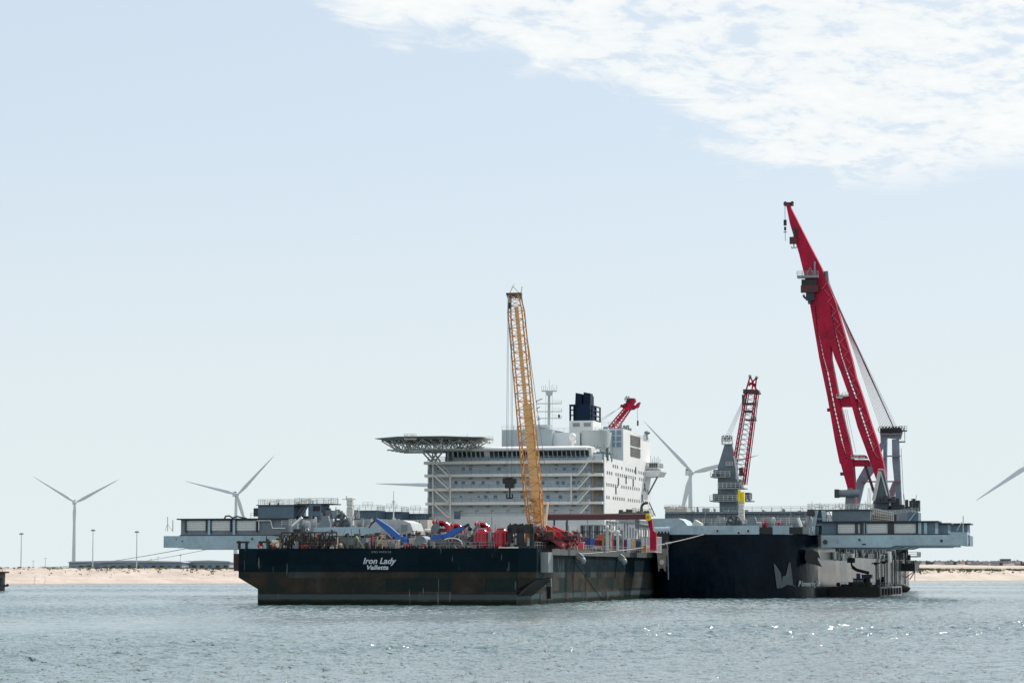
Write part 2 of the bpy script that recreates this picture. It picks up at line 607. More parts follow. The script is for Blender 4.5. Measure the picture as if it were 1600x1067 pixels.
def lattice(parent, a, b, wa, wb, bays, rc, rb, mat_c, mat_b, side=Vector((1, 0, 0)), faces=(0, 1, 2, 3), chord='chord', brace='brace', depth=None, cross=True):
    """lattice boom from a to b: four chords and zig-zag braces, each an object of its own"""
    a = Vector(a); b = Vector(b)
    d = (b - a).normalized()
    side = (side - d * side.dot(d)).normalized()
    nrm = d.cross(side).normalized()
    da, db = depth or (wa, wb)
    sg = [(-1, -1), (1, -1), (1, 1), (-1, 1)]
    def corner(t, k):
        wd = wa + (wb - wa) * t; dp = da + (db - da) * t
        return a.lerp(b, t) + side * (sg[k][0] * wd / 2) + nrm * (sg[k][1] * dp / 2)
    for k in range(4):
        rod(chord, parent, corner(0, k), corner(1, k), rc, mat_c)
    for i in range(bays):
        t0 = i / bays; t1 = (i + 1) / bays
        for f in faces:
            k, l = f, (f + 1) % 4
            if (i + f) % 2:
                k, l = l, k
            rod(brace, parent, corner(t0, k), corner(t1, l), rb, mat_b)
            if cross:
                rod(brace, parent, corner(t1, k), corner(t1, l), rb * 0.9, mat_b)


def text_part(txt, name, parent, loc, size, material, width=None, shear=0.0, bold=0.0, extrude=0.03, rotz=0.0):
    """flat lettering standing upright facing -y of the frame; width squeezes it to a measure"""
    cu = bpy.data.curves.new(name, 'FONT')
    cu.body = txt
    cu.size = size
    cu.shear = shear
    cu.offset = bold
    cu.extrude = extrude
    cu.resolution_u = 3
    tmp = bpy.data.objects.new(name, cu)
    COL.objects.link(tmp)
    dg = bpy.context.evaluated_depsgraph_get()
    me = bpy.data.meshes.new_from_object(tmp.evaluated_get(dg))
    COL.objects.unlink(tmp)
    bpy.data.objects.remove(tmp)
    xs = [v.co.x for v in me.vertices]
    k = (width / (max(xs) - min(xs))) if width else 1.0
    x0 = min(xs)
    for v in me.vertices:
        v.co.x = (v.co.x - x0) * k
    me.materials.clear()
    me.materials.append(material)
    me.name = name
    return inst(name, me, parent, loc, (1, 1, 1), (R(90), 0, rotz))


# ---------------------------------------------------------------- water
WY0, WY1, WQ, NC, HALF = 118.0, 1500.0, 1.0018, 640, 0.285
def wave_height(x, y):
    rs = np.random.RandomState(5)
    h = np.zeros_like(x)
    for k in range(84):
        lam = 0.55 * (5.5 / 0.55) ** rs.rand()
        th = R(-62) + rs.randn() * 0.62
        k_ = 2 * np.pi / lam
        amp = 0.0060 * lam ** 0.80 * (0.6 + 0.8 * rs.rand())
        ph = rs.rand() * 6.283
        arg = k_ * (x * math.cos(th) + y * math.sin(th)) + ph
        h += amp * (np.sin(arg) + 0.30 * np.cos(2 * arg))
    # gust patches: calmer and rougher areas
    g = 0.82 + 0.22 * np.sin(x * 0.031 + 1.3 * np.sin(y * 0.011)) + 0.38 * np.sin(x * 0.012 - y * 0.027 + 2.0 + 1.2 * np.sin(x * 0.02))
    return h * g
rows_y = []
yv = WY0
while yv < WY1:
    rows_y.append(yv); yv *= WQ
rows_y = np.array(rows_y); NR = len(rows_y)
tt = np.linspace(-HALF, HALF, NC)
YY, TT = np.meshgrid(rows_y, tt, indexing='ij')
XX = YY * TT
fade = np.clip((YY - WY0) / 6.0, 0, 1) * np.clip((WY1 - YY) / 60.0, 0, 1) * np.clip((HALF - np.abs(TT)) / 0.01, 0, 1)
ZZ = wave_height(XX, YY) * fade
vco = np.stack([XX, YY, ZZ], -1).reshape(-1, 3)
ii = np.arange((NR - 1) * (NC - 1))
r0 = ii // (NC - 1); c0 = ii % (NC - 1)
a0 = r0 * NC + c0
quads = np.stack([a0, a0 + 1, a0 + NC + 1, a0 + NC], -1)
# flat outer sea around the rippled sector
ex = [(-30000, -400, 0), (30000, -400, 0), (30000, 45000, 0), (-30000, 45000, 0)]
nb = len(vco)
vco = np.concatenate([vco, np.array(ex, float)])
c_nl, c_nr = 0, NC - 1
c_fl, c_fr = (NR - 1) * NC, NR * NC - 1
outer = [(nb, nb + 1, c_nr, c_nl), (nb + 1, nb + 2, c_fr, c_nr), (nb + 2, nb + 3, c_fl, c_fr), (nb + 3, nb, c_nl, c_fl)]
quads = np.concatenate([quads, np.array(outer)])
wme_ = bpy.data.meshes.new('water')
wme_.vertices.add(len(vco)); wme_.vertices.foreach_set('co', vco.ravel())
wme_.loops.add(quads.size); wme_.loops.foreach_set('vertex_index', quads.ravel().astype(np.int32))
wme_.polygons.add(len(quads)); wme_.polygons.foreach_set('loop_start', np.arange(0, quads.size, 4, dtype=np.int32))
sm_ = np.ones(len(quads), bool); sm_[-4:] = False
wme_.polygons.foreach_set('use_smooth', sm_)
wme_.update(calc_edges=True)
wme_.materials.append(water_material())
water = bpy.data.objects.new('water', wme_)
COL.objects.link(water)
tag(water, 'grey green rippled harbour water with small sparkles', kind='structure')


# ---------------------------------------------------------------- beach and dunes
def hash_noise(x, y, s=1.0):
    return (math.sin(x * 0.131 * s + 1.7) * math.sin(y * 0.093 * s + 0.4) + 0.6 * math.sin(x * 0.037 * s + y * 0.051 * s)
            + 0.5 * math.sin(x * 0.291 * s - y * 0.173 * s + 2.2) + 0.3 * math.sin(x * 0.83 * s + 0.9) * math.sin(y * 0.61 * s)) / 2.2


def shore_y(x):
    return 1260 + (x + 240) * 0.906 + 6 * math.sin(x * 0.021) + 3 * math.sin(x * 0.057 + 1)


def land_z(x, t):
    """height of the land t metres behind the water's edge"""
    right = min(1, max(0, (x - 0) / 260.0))
    top = 8.3 * (1 - right) + 7.6 * right
    rough = hash_noise(x, t * 2)
    cl = 92 + 14 * hash_noise(x * 0.6, 3)           # where the eroded bank stands
    def ss(a, b, v):
        v = min(1, max(0, (v - a) / (b - a)))
        return v * v * (3 - 2 * v)
    z = -1.2 + 1.4 * ss(-25, 5, t) + 2.9 * ss(0, 60, t) + (top - 3.1) * ss(cl - 30, cl + 4, t) * (0.9 + 0.1 * rough)
    z += 0.35 * hash_noise(x * 2.2, t * 2.2) * ss(20, 60, t)
    z += right * (6.2 * ss(300, 1300, t) + 0.9 * hash_noise(x * 0.07, t * 0.03) * ss(200, 600, t))
    z += 0.5 * hash_noise(x * 0.35, t * 0.3) * ss(100, 160, t)
    return z


ts = [-30, -12, -4, 0, 5, 10, 18, 26, 35, 45, 52, 58, 64, 70, 75, 80, 85, 90, 95, 100, 106, 112, 120, 132, 150, 180, 220, 280, 360, 480, 640, 850, 1100, 1500, 2200, 3500, 6000, 12000, 30000]
xs = [-12000, -6000, -3500, -2000, -1400, -1000, -800] + [-700 + 5 * i for i in range(301)] + [850, 950, 1100, 1400, 2000, 3500, 6000, 12000, 20000]
gv = []; gf = []
for x in xs:
    for t in ts:
        gx = x * (1 + max(0, t - 200) / 2500.0)
        sy = shore_y(max(-1500, min(1400, x))) if abs(x) < 1e9 else 0
        gv.append((gx, sy + t, land_z(x, t)))
nt_ = len(ts)
for i in range(len(xs) - 1):
    for j in range(nt_ - 1):
        gf.append((i * nt_ + j, (i + 1) * nt_ + j, (i + 1) * nt_ + j + 1, i * nt_ + j + 1))


def sand_material():
    m = bpy.data.materials.new('beach_sand')
    m.use_nodes = True
    nt = NT(m.node_tree)
    g = nt.n('ShaderNodeNewGeometry')
    pos = g.outputs['Position']
    sp = nt.n('ShaderNodeSeparateXYZ'); nt.put(sp.inputs[0], pos)
    a = nt.noise(nt.mapping(pos, scale=(0.05, 0.05, 0.3)), 1.0, 6.0, 0.65)
    b = nt.noise(nt.mapping(pos, scale=(0.35, 0.25, 0.9)), 1.0, 4.0, 0.6)
    c = nt.mix(smooth(nt, a, 0.35, 0.65), (0.42, 0.355, 0.31), (0.53, 0.455, 0.40))
    c = nt.mix(smooth(nt, b, 0.56, 0.68), c, (0.36, 0.305, 0.25))
    wet = smooth(nt, sp.outputs[2], 0.55, 0.15)
    c = nt.mix(wet, c, (0.30, 0.26, 0.22))
    # green cover where the plateau begins
    grass = nt.math('MULTIPLY', smooth(nt, nt.math('MULTIPLY_ADD', nt.math('SUBTRACT', b, 0.5), 4.0, sp.outputs[2]), 6.9, 7.9), smooth(nt, sp.outputs[2], 11.0, 9.3))
    grass = nt.math('MULTIPLY', grass, smooth(nt, nt.noise(nt.mapping(pos, scale=(0.02, 0.012, 0)), 1.0, 4.0, 0.6), 0.40, 0.56))
    c = nt.mix(nt.math('MULTIPLY', grass, 0.85), c, (0.105, 0.125, 0.055))
    p = nt.n('ShaderNodeBsdfPrincipled')
    nt.put(p.inputs['Base Color'], c)
    p.inputs['Roughness'].default_value = 0.9
    p.inputs['Specular IOR Level'].default_value = 0.2
    bn = nt.n('ShaderNodeBump'); bn.inputs['Strength'].default_value = 0.8; bn.inputs['Distance'].default_value = 0.8
    nt.put(bn.inputs['Height'], b); nt.link(bn.outputs[0], p.inputs['Normal'])
    o = nt.n('ShaderNodeOutputMaterial'); nt.link(p.outputs[0], o.inputs[0])
    return m


lb = MB(); lb.add(gv, gf, True)
tag(lb.build('sandy_shore', sand_material()), 'pale sandy beach rising to a low eroded dune bank', kind='structure')


# ================================================================ THE BARGE
bargemat = barge_material()
DK = 10.2                               # barge deck height
barge = thing('cargo_barge', 'long black weathered cargo barge with a square stern lettered in white, moored between the bows', 'barge', B, (0, 0, 0))
m = MB()
m.prismx([(0, -1.5), (190, -1.5), (190, DK), (0, DK)], -24.1, 24.1)
hull = m.build('hull', bargemat, barge)
for s in (-1, 1):
    m = MB()
    poly = [(s * 24.05, 2.85), (s * 27.8, 4.95), (s * 27.8, DK + 0.003), (s * 24.05, DK + 0.003)]
    if s < 0:
        poly = poly[::-1]
    m.prism(poly, -0.004, 13.0)
    m.build('sponson', bargemat, barge)
m = MB().box(-28.95, -27.8, 0.6, 6.0, 6.2, 9.3)
fend = m.build('corner_fender', mat('rusty_fender', (0.05, 0.025, 0.018), 0.8), barge)
for i in range(5):
    block('fender_rib', fend, -29.05, -28.95, 0.8 + i * 1.1, 1.1 + i * 1.1, 6.3, 9.2, rubber)
# starboard rubbing rim, vertical fenders, pockets at the water, side openings
m = MB().box(24.1, 24.5, 13.0, 190, DK - 1.05, DK + 0.02)
m.build('rubbing_rim', mat('worn_rim_paint', (0.06, 0.072, 0.072), 0.6, streak=RUST, streak_amt=0.4), barge)
for yy in (26.0,):
    block('side_fender', hull, 24.1, 24.75, yy, yy + 0.9, 1.0, DK - 1.1, rubber)
for yy in (27, 45, 63, 84, 104):
    block('ladder_pocket', hull, 24.105, 24.13, yy - 5, yy, 0.9, 2.1, blacksteel)
block('deck_locker', barge, 27.85, 29.25, 3.0, 7.0, 5.9, 9.5, mat('locker_grey', (0.22, 0.25, 0.26), 0.5))
for k in range(3):
    block('sponson_step', barge, 24.4 + k * 1.15, 25.3 + k * 1.15, 13.05, 13.6, 3.3, 5.2, mat('pale_step_paint', (0.14, 0.16, 0.17), 0.6))
m = MB()
for k in range(9):
    yy = 1.0 + k * 1.4
    m.bar((24.2, yy, 1.8), (27.6, yy, 4.7), 0.5, 0.35)
m.build('sponson_bracing', blacksteel, barge)
# lettering on the stern
a = B.at(567.5, 880.3, 0); b2 = B.at(619.5, 880.3, 0)
text_part('Iron Lady', 'name_lettering', barge, (a.x, -0.05, a.z), 1.5, letter, b2.x - a.x, 0.28, 0.035)
a = B.at(573.5, 889.3, 0); b2 = B.at(607, 889.3, 0)
text_part('Valletta', 'port_lettering', barge, (a.x, -0.05, a.z), 1.1, letter, b2.x - a.x, 0.28, 0.03)
a = B.at(581, 863.6, 0); b2 = B.at(611, 863.6, 0)
text_part('IMO 9473133', 'number_lettering', barge, (a.x, -0.05, a.z), 0.52, mat('faded_lettering', (0.2, 0.25, 0.24), 0.6), b2.x - a.x, 0, 0.0)
# pale plank on the deck edge, railings
m = MB().box(20.9, 24.4, -0.35, 0.1, DK - 0.02, DK + 0.22)
m.build('edge_plank', offwhite, barge)
m = MB()
m.rail([(-2, 0.3, DK), (20, 0.3, DK)], 1.1, 0.045, 2.6, 2)
m.build('stern_railing', railgrey, barge)
m = MB()
m.rail([(27.4, 0.3, DK), (27.4, 13, DK), (24.3, 13, DK), (24.3, 130, DK)], 1.1, 0.05, 2.2, 2)
m.build('side_railing', railgrey, barge)
m = MB()
m.rail([(-16, 0.5, DK), (-2, 0.5, DK)], 1.1, 0.04, 2.2, 2)
m.build('stern_railing', mat('dark_rail', (0.13, 0.08, 0.07), 0.6), barge)
# mooring bitts and fairleads
for px in (379.5, 414.0):
    p = B.at(px, 850, 2.5)
    m = MB().tube((p.x - 0.7, 2.5, DK), (p.x - 0.7, 2.5, DK + 1.15), 0.28, n=10).tube((p.x + 0.7, 2.5, DK), (p.x + 0.7, 2.5, DK + 1.15), 0.28, n=10)
    m.bar((p.x - 1.2, 2.5, DK + 1.2), (p.x + 1.2, 2.5, DK + 1.2), 0.35)
    m.build('mooring_bitt', blacksteel, barge)
for px, dd in ((938, 52), (1004, 96)):
    m = MB()
    m.bar((24.5, dd, DK - 0.9), (25.4, dd, DK - 1.6), 0.9, 1.2)
    m.ball((25.5, dd, DK - 2.0), 0.75, 8)
    m.build('fairlead', railgrey, barge)


def gear(mb, x0, x1, y0, y1, z0, n, hmax, smax=1.6, rnd=random):
    """small deck machinery: mixed boxes, drums and pipes"""
    for _ in range(n):
        x = rnd.uniform(x0, x1); y = rnd.uniform(y0, y1)
        k = rnd.random()
        h = rnd.uniform(0.3, 1) ** 1.5 * hmax; s = rnd.uniform(0.25, 1) * smax
        if k < 0.5:
            mb.box(x - s / 2, x + s / 2, y - s / 2, y + s / 2, z0, z0 + h)
        elif k < 0.7:
            mb.tube((x, y, z0), (x, y, z0 + h), s * 0.3, n=8)
        elif k < 0.85:
            mb.tube((x - s * 0.6, y, z0 + h * 0.5), (x + s * 0.6, y, z0 + h * 0.5), h * 0.4, n=8)
        else:
            mb.bar((x, y, z0), (x + rnd.uniform(-1, 1) * s, y, z0 + h * 1.3), 0.14)


# ---- things standing on the barge
def hose_rack(px0, px1, d):
    p = B.at(px0, 857, d); q = B.at(px1, 857, d)
    t = thing('hose_rack', 'dark rack hung with black hoses at the left end of the barge stern', 'hose rack', B, ((p.x + q.x) / 2, d, DK))
    m = MB()
    m.bar((p.x, d, DK + 2.9), (q.x, d, DK + 2.9), 0.25)
    m.bar((p.x, d, DK + 0.5), (q.x, d, DK + 0.5), 0.18)
    for k in range(6):
        x = p.x + (q.x - p.x) * k / 5
        m.bar((x, d, DK), (x, d, DK + 3.0), 0.2)
    m.build('frame', mat('rack_brown', (0.05, 0.03, 0.027), 0.7), t)
    n = 26
    for k in range(n):
        x = p.x + (q.x - p.x) * (k + 0.5) / n + random.uniform(-.1, .1)
        z = DK + random.uniform(1.2, 2.5)
        c = random.choice((rubber, rubber, mat('tyre_brown', (0.04, 0.024, 0.02), 0.8), blacksteel))
        r = random.uniform(0.3, 0.5)
        ring = MB()
        ring.path([(x + r * math.cos(a2) * 0.6, d - 0.3, z - 0.5 + r * 2.4 * math.sin(a2)) for a2 in [i * math.pi / 5 for i in range(11)]], 0.13, 5)
        ring.build('hose_loop', c, t)
    m = MB(); gear(m, p.x, q.x, d + 0.6, d + 2.5, DK, 30, 1.8)
    m.build('deck_fittings', mat('dark_fittings', (0.06, 0.05, 0.048), 0.6), t)['kind'] = 'stuff'


hose_rack(440, 526, 2.6)

p = B.at(407, 852, 3)
t = thing('mooring_buoy', 'pink red round buoy lying on the left corner of the barge deck', 'buoy', B, (p.x, 3, DK))
MB().ball((p.x, 3, DK + 0.62), 0.62, 14).build('float', mat('buoy_red', (0.62, 0.05, 0.08), 0.4), t)
MB().tube((p.x, 3, DK + 1.2), (p.x, 3, DK + 1.45), 0.12).build('lifting_eye', blacksteel, t)


def box_thing(name, label, cat, px0, px1, py0, py1, d, depth, material, group=None, ribs=0, lidmat=None, doors=True, fr=B, z0=DK):
    """container-like thing with frame posts, side ribs and doors"""
    x0, x1, za, zb = pxbox(fr, px0, px1, py0, py1, d)
    t = thing(name, label, cat, fr, ((x0 + x1) / 2, d + depth / 2, z0), group)
    m = MB().box(x0 + .06, x1 - .06, d + .06, d + depth - .06, z0 + 0.1, zb - 0.08)
    m.build('body', material, t)
    fm = MB()
    for xx in (x0, x1 - .14):
        for yy in (d, d + depth - .14):
            fm.box(xx, xx + .14, yy, yy + .14, z0, zb)
    for zz in (z0, zb - .14):
        fm.box(x0 + .14, x1 - .14, d, d + .14, zz, zz + .14)
        fm.box(x1 - .14, x1, d + .14, d + depth - .14, zz, zz + .14)
        fm.box(x0, x0 + .14, d + .14, d + depth - .14, zz, zz + .14)
    fm.build('frame', lidmat or material, t)
    if ribs:
        rm = MB()
        for k in range(ribs):
            xx = x0 + .2 + (x1 - x0 - .4) * (k + .5) / ribs
            rm.box(xx - .05, xx + .05, d - .02, d + .07, z0 + .15, zb - .15)
        for k in range(int(depth * 1.5)):
            yy = d + .3 + k / 1.5
            if yy < d + depth - .2:
                rm.box(x1 - .07, x1 + .02, yy - .05, yy + .05, z0 + .15, zb - .15)
        rm.build('side_ribs', material, t)
    if doors:
        for k in (0, 1):
            xx = x0 + .25 + k * (x1 - x0) / 2
            block('door', t, xx, xx + (x1 - x0) / 2 - .5, d - .05, d + .05, z0 + .3, zb - .3, material)
    return t


creamm = mat('cream_container_paint', (0.50, 0.42, 0.33), 0.6, streak=(0.25, 0.15, 0.1), streak_amt=0.4)
box_thing('shipping_container', 'cream container with rusty ribs standing on the stern deck left of the blue crane', 'container', 588, 623, 843, 857, 4, 2.6, creamm, ribs=14, doors=False)
box_thing('control_cabin', 'grey green cabin with dark doors on the stern deck beside the hose rack', 'cabin', 529, 555, 839, 857, 5, 3, greentank)
box_thing('control_cabin', 'pale grey cabin just left of the cream container on the stern deck', 'cabin', 556, 572, 840, 857, 5.5, 3, steelgrey)
# yellow leaning props at the container
for px, dx in ((571, 1.1), (585, -1.0)):
    p = B.at(px, 857, 3.4)
    m = MB().bar((p.x - dx * 0.2, 3.4, DK), (p.x - dx * 1.6, 3.4, DK + 2.3), 0.17)
    o = m.build('raking_prop', mat('prop_yellow', (0.55, 0.52, 0.22), 0.5), frame=B, base=(p.x, 3.4, DK))
    tag(o, 'thin yellow raking prop, the %s of two by the cream container' % ('left' if px < 580 else 'right'), 'prop', 'yellow props by the container')
# grey tanks and bins
p = B.at(664, 850, 5)
t = thing('storage_tank', 'grey horizontal drum tank with a cream end panel on the stern deck', 'tank', B, (p.x, 5, DK))
MB().tube((p.x - 0.5, 3.5, DK + 1.15), (p.x - 0.5, 7.5, DK + 1.15), 1.15, n=20).build('drum', steelgrey, t)
MB().box(p.x - 2.7, p.x - 1.7, 4, 6.5, DK, DK + 1.9).build('end_panel', creamm, t)
for yy in (3.8, 6.8):
    MB().box(p.x - 1.6, p.x + 0.6, yy, yy + .4, DK, DK + .3).build('saddle', darkgrey, t)
p = B.at(684, 850, 5)
box_thing('deck_bin', 'dark grey square bin right of the drum tank on the stern deck', 'bin', 665, 681, 843, 857, 5, 2.4, steelgrey, 'grey bins on the stern deck', ribs=5, doors=False)
box_thing('deck_bin', 'grey bin with curved pipe above, under the right blue boom', 'bin', 682, 697, 843, 857, 5, 2.4, mat('bin_grey', (0.16, 0.18, 0.18), 0.6), 'grey bins on the stern deck', ribs=5, doors=False)
box_thing('pipe_basket', 'long low grey basket of pipes on the stern deck left of the red caps', 'basket', 698, 738, 846, 856, 6, 3, mat('basket_grey', (0.20, 0.20, 0.20), 0.6, var=.4), ribs=18, doors=False)


def knuckle_crane(pts, label, base_px):
    """blue folding crane: column, main boom, outer boom, rams"""
    d = 6.5
    b = B.at(base_px, 857, d)
    t = thing('deck_crane', label, 'crane', B, (b.x, d, DK), 'blue folding cranes on the barge deck')
    P3 = [B.at(x, y, d) for x, y in pts]
    m = MB().box(b.x - 1.15, b.x + 1.15, d - 1, d + 1, DK, P3[0].z + 0.3)
    m.box(b.x - 0.8, b.x + 0.8, d - .8, d + .8, P3[0].z + 0.3, P3[0].z + 0.8)
    m.build('column', cranebl, t)
    for k, (p, q) in enumerate(zip(P3, P3[1:])):
        w0 = 1.15 - 0.25 * k
        dv = (q - p).normalized()
        nv = Vector((-dv.z, 0, dv.x))
        m = MB()
        mid = p.lerp(q, 0.45)
        a0 = p + nv * w0 * .5; a1 = p - nv * w0 * .5; b0 = q + nv * w0 * .32; b1 = q - nv * w0 * .32
        m.prism([(v.x, v.z) for v in (a0, mid + nv * w0 * .62, b0, b1, mid - nv * w0 * .62, a1)][::-1], d - .45, d + .45)
        m.build('boom' if k == 0 else 'outer_boom', cranebl, t)
        bb = MB()
        sgn = -1 if nv.z > 0 else 1
        bb.tube(p + nv * sgn * 1.0 * 0.9 + dv * .8, p.lerp(q, .55) + nv * sgn * .6, 0.13, n=8)
        bb.build('hydraulic_ram', railmat, t)
    return t, P3


t, P3 = knuckle_crane([(628, 845), (622, 838), (588, 811.5)], 'blue folding crane with its boom rising to the left on the barge stern deck', 628)
q = P3[-1]
MB().bar(q, q + Vector((-1.0, 0, -.8)), .3).bar(q + Vector((-.9, 0, -.7)), q + Vector((-1.4, 0, -1.5)), .2).build('hook_head', blacksteel, t)
m = MB().box(P3[0].x - 3.2, P3[0].x + 4.4, 6.2, 7.2, P3[0].z - .35, P3[0].z + .45)
m.build('stowage_beam', cranebl, t)
t, P3 = knuckle_crane([(684, 842), (696, 838), (726, 823)], 'blue folding crane with its boom rising to the right toward the red caps', 684)
q = P3[-1]
MB().bar(q, q + Vector((.9, 0, .5)), .5).ball(q + Vector((1.0, 0, -.3)), .45, 8).build('hook_head', blacksteel, t)
a = B.at(706, 843, 5.6)
MB().path([(a.x + 1.9 * math.cos(th), 5.6, a.z - .7 + 1.0 * math.sin(th)) for th in [i * math.pi / 8 for i in range(9)]], .13, 6).build('curved_hose', shipwhite, t)

# red dome-shaped caps with bright rims
redcap_rim = mat('cap_rim_pink', (0.75, 0.45, 0.45), 0.35)
for k, (x0, x1, y0, lab) in enumerate(((739, 761.5, 826.5, 'red barrel shaped clamp with a white rim, left of the pair beside the black cage'), (768, 792, 825.5, 'red barrel shaped clamp with a white rim, right of the pair by the cage'))):
    d = 5
    xa, xb, za, zb = pxbox(B, x0, x1, y0, 852, d)
    cx = (xa + xb) / 2; r = (xb - xa) / 2
    t = thing('pile_clamp', lab, 'clamp', B, (cx, d + r, DK), 'red clamps on the stern deck')
    m = MB()
    prof = [(1.0, DK), (1.06, DK + .5), (.98, DK + 1.4), (.9, zb - .55), (.62, zb - .15), (.5, zb)]
    n = 22
    vs = [(cx + r * q2 * math.cos(2 * math.pi * i / n), d + r + r * q2 * math.sin(2 * math.pi * i / n), z) for q2, z in prof for i in range(n)]
    fs = [(j * n + i, j * n + (i + 1) % n, (j + 1) * n + (i + 1) % n, (j + 1) * n + i) for j in range(len(prof) - 1) for i in range(n)]
    m.add(vs, fs, True); m.add(vs[-n:], [tuple(range(n))])
    body = m.build('clamp_body', toolred, t)
    MB().tube((cx, d + r, zb), (cx, d + r, zb + .16), r * .62, n=20).build('rim', redcap_rim, t)
    for i in range(4):
        th = -2.4 + i * .55
        x, y = cx + r * 1.03 * math.cos(th), d + r + r * 1.03 * math.sin(th)
        MB().bar((x, y, DK + .3), (x * .93 + cx * .07, y * .93 + (d + r) * .07, zb - .7), .22, .3).build('rib', toolred, t)
    MB().bar((xb + .15, d + r * .8, DK), (xb + .15, d + r * .8, zb - .3), .5).build('ram_cylinder', railgrey, t)

# black cage frame with two openings
d = 4.0
xa, xb, za, zb = pxbox(B, 792.5, 833, 819.5, 857, d)
t = thing('tool_cage', 'black square steel cage with two openings standing at the stern corner', 'cage', B, ((xa + xb) / 2, d + 1.5, DK))
W_ = xb - xa
m = MB()
for (u0, u1, w0, w1) in ((0, .17, 0, 1), (.36, .64, 0, 1), (.86, 1, 0, 1)):
    m.box(xa + W_ * u0, xa + W_ * u1, d, d + 0.5, DK, zb - .6)
m.build('front_panel', blacksteel, t)
MB().box(xa, xb, d, d + 3, zb - 1.5, zb - .25).build('top_beam', blacksteel, t)
MB().box(xa, xb, d - .004, d + .4, DK + .002, DK + .45).build('sill', darkgrey, t)
m = MB()
for i in range(16):
    x = xa + .2 + (W_ - .4) * i / 15
    m.box(x - .12, x + .12, d + .1, d + .4, zb - .25, zb + random.uniform(-.05, .35))
m.build('top_lugs', blacksteel, t)
for x in (xa + .2, xb - .2):
    MB().box(x - .18, x + .18, d + 2.6, d + 3, DK, zb - 1.5).build('rear_post', blacksteel, t)
for u0 in (.2, .68):
    MB().tube((xa + W_ * (u0 + .06), d + 1.2, DK), (xa + W_ * (u0 + .10), d + 1.2, DK + 1.9), .28, n=8).build('stored_cylinder', shipwhite, t)

# red slanting gripper arms: a fan of four falling to the right, and its grey sheave
d = 9
t = thing('gripper_tool', 'large red gripper with slanting arms and a grey wheel beside the yellow crane foot', 'gripper', B, (B.at(860, 857, d).x, d, DK))
arms = [((838, 826), (884, 853)), ((852, 823), (893, 851)), ((862, 824), (899, 849)), ((872, 828), (905, 848))]
for k, (a2, b2) in enumerate(arms):
    dd = d + k * 1.6
    p = B.at(*a2, dd); q = B.at(*b2, dd)
    dv = (q - p).normalized(); nv = Vector((-dv.z, 0, dv.x))
    m = MB()
    m.prism([(v.x, v.z) for v in (p + nv * .45, p.lerp(q, .5) + nv * .75, q + nv * .5, q - nv * .6, p.lerp(q, .55) - nv * .55, p - nv * .4)][::-1], dd, dd + .7)
    arm = m.build('gripper_arm', toolred, t)
    for f in (.35, .65, .92):
        c = p.lerp(q, f)
        MB().tube((c.x, dd - .12, c.z), (c.x, dd + .82, c.z), .26, n=10).build('pivot_pin', mat('pin_pink', (.6, .3, .3), .3), arm)
p = B.at(846, 829, d - 1)
MB().wheel((p.x, d - 1.2, p.z), 1.0, .35, n=18).build('sheave', mat('sheave_grey', (.10, .16, .17), .5), t)
MB().box(p.x - 1.2, B.at(886, 850, d).x, d + 1, d + 7, DK, DK + 1.9).build('base_frame', darkred, t)
m = MB(); x1 = B.at(905, 850, 14).x
gear(m, p.x, x1, 7, 16, DK + 1.5, 30, 1.6)
m.build('fittings', darkred, t)['kind'] = 'stuff'

# large red curved covers behind the stern deck (mid-left)
for k, (x0, x1, y0, y1, lab) in enumerate(((676, 700, 812, 832, 'red curved housing with a grey side plate, leftmost behind the blue cranes'), (700, 722, 817, 832, 'smaller red rounded housing at the right of the grey plated one'), (742, 762, 815, 832, 'dull red low housing behind the left red clamp'))):
    d = 34 + k * 4
    xa, xb, za, zb = pxbox(B, x0, x1, y0, y1, d)
    t = thing('winch_housing', lab, 'winch', B, ((xa + xb) / 2, d + 2, DK), 'red winch housings')
    wv = xb - xa
    for j in range(4):                     # bundle of fat pipes bending down to the right
        rr_ = .36; zt = zb - .4 - j * .12; dj = d + j * .85
        R_ = min(1.5, wv * .45)
        pts_ = [(xa, dj, zt), (xb - R_ - .3 * (j % 2), dj, zt)] + [(xb - R_ - .3 * (j % 2) + R_ * math.sin(a9), dj, zt - R_ * (1 - math.cos(a9))) for a9 in (.3, .6, .9, 1.2, 1.57)] + [(xb - .3 * (j % 2), dj, DK)]
        MB().path(pts_, rr_, 10).build('bent_pipe', toolred, t)
        for f9 in (.35, .7):
            xm = xa + (xb - R_ - xa) * f9
            MB().tube((xm - .1, dj, zt), (xm + .1, dj, zt), rr_ * 1.3, n=12).build('pipe_flange', redcap_rim if j == 0 else darkred, t)
    MB().box(xa, xb - 1.2, d + 1, d + 3, DK, zb - 1.6).build('skid', darkred, t)
    MB().prism([(xa - .3, DK), (xa - .3, zb - 1.5), (xa + .8, zb + .1), (xa + (xb - xa) * .45, zb + .1), (xa + (xb - xa) * .45, DK)][::-1], d - .25, d - .05).build('side_plate', steelgrey, t)
    MB().tube((xb - 1.1, d - .35, (DK + zb) / 2 + .2), (xb - 1.1, d + .1, (DK + zb) / 2 + .2), (zb - DK) * .17, n=16).build('drum_flange', darkred, t)

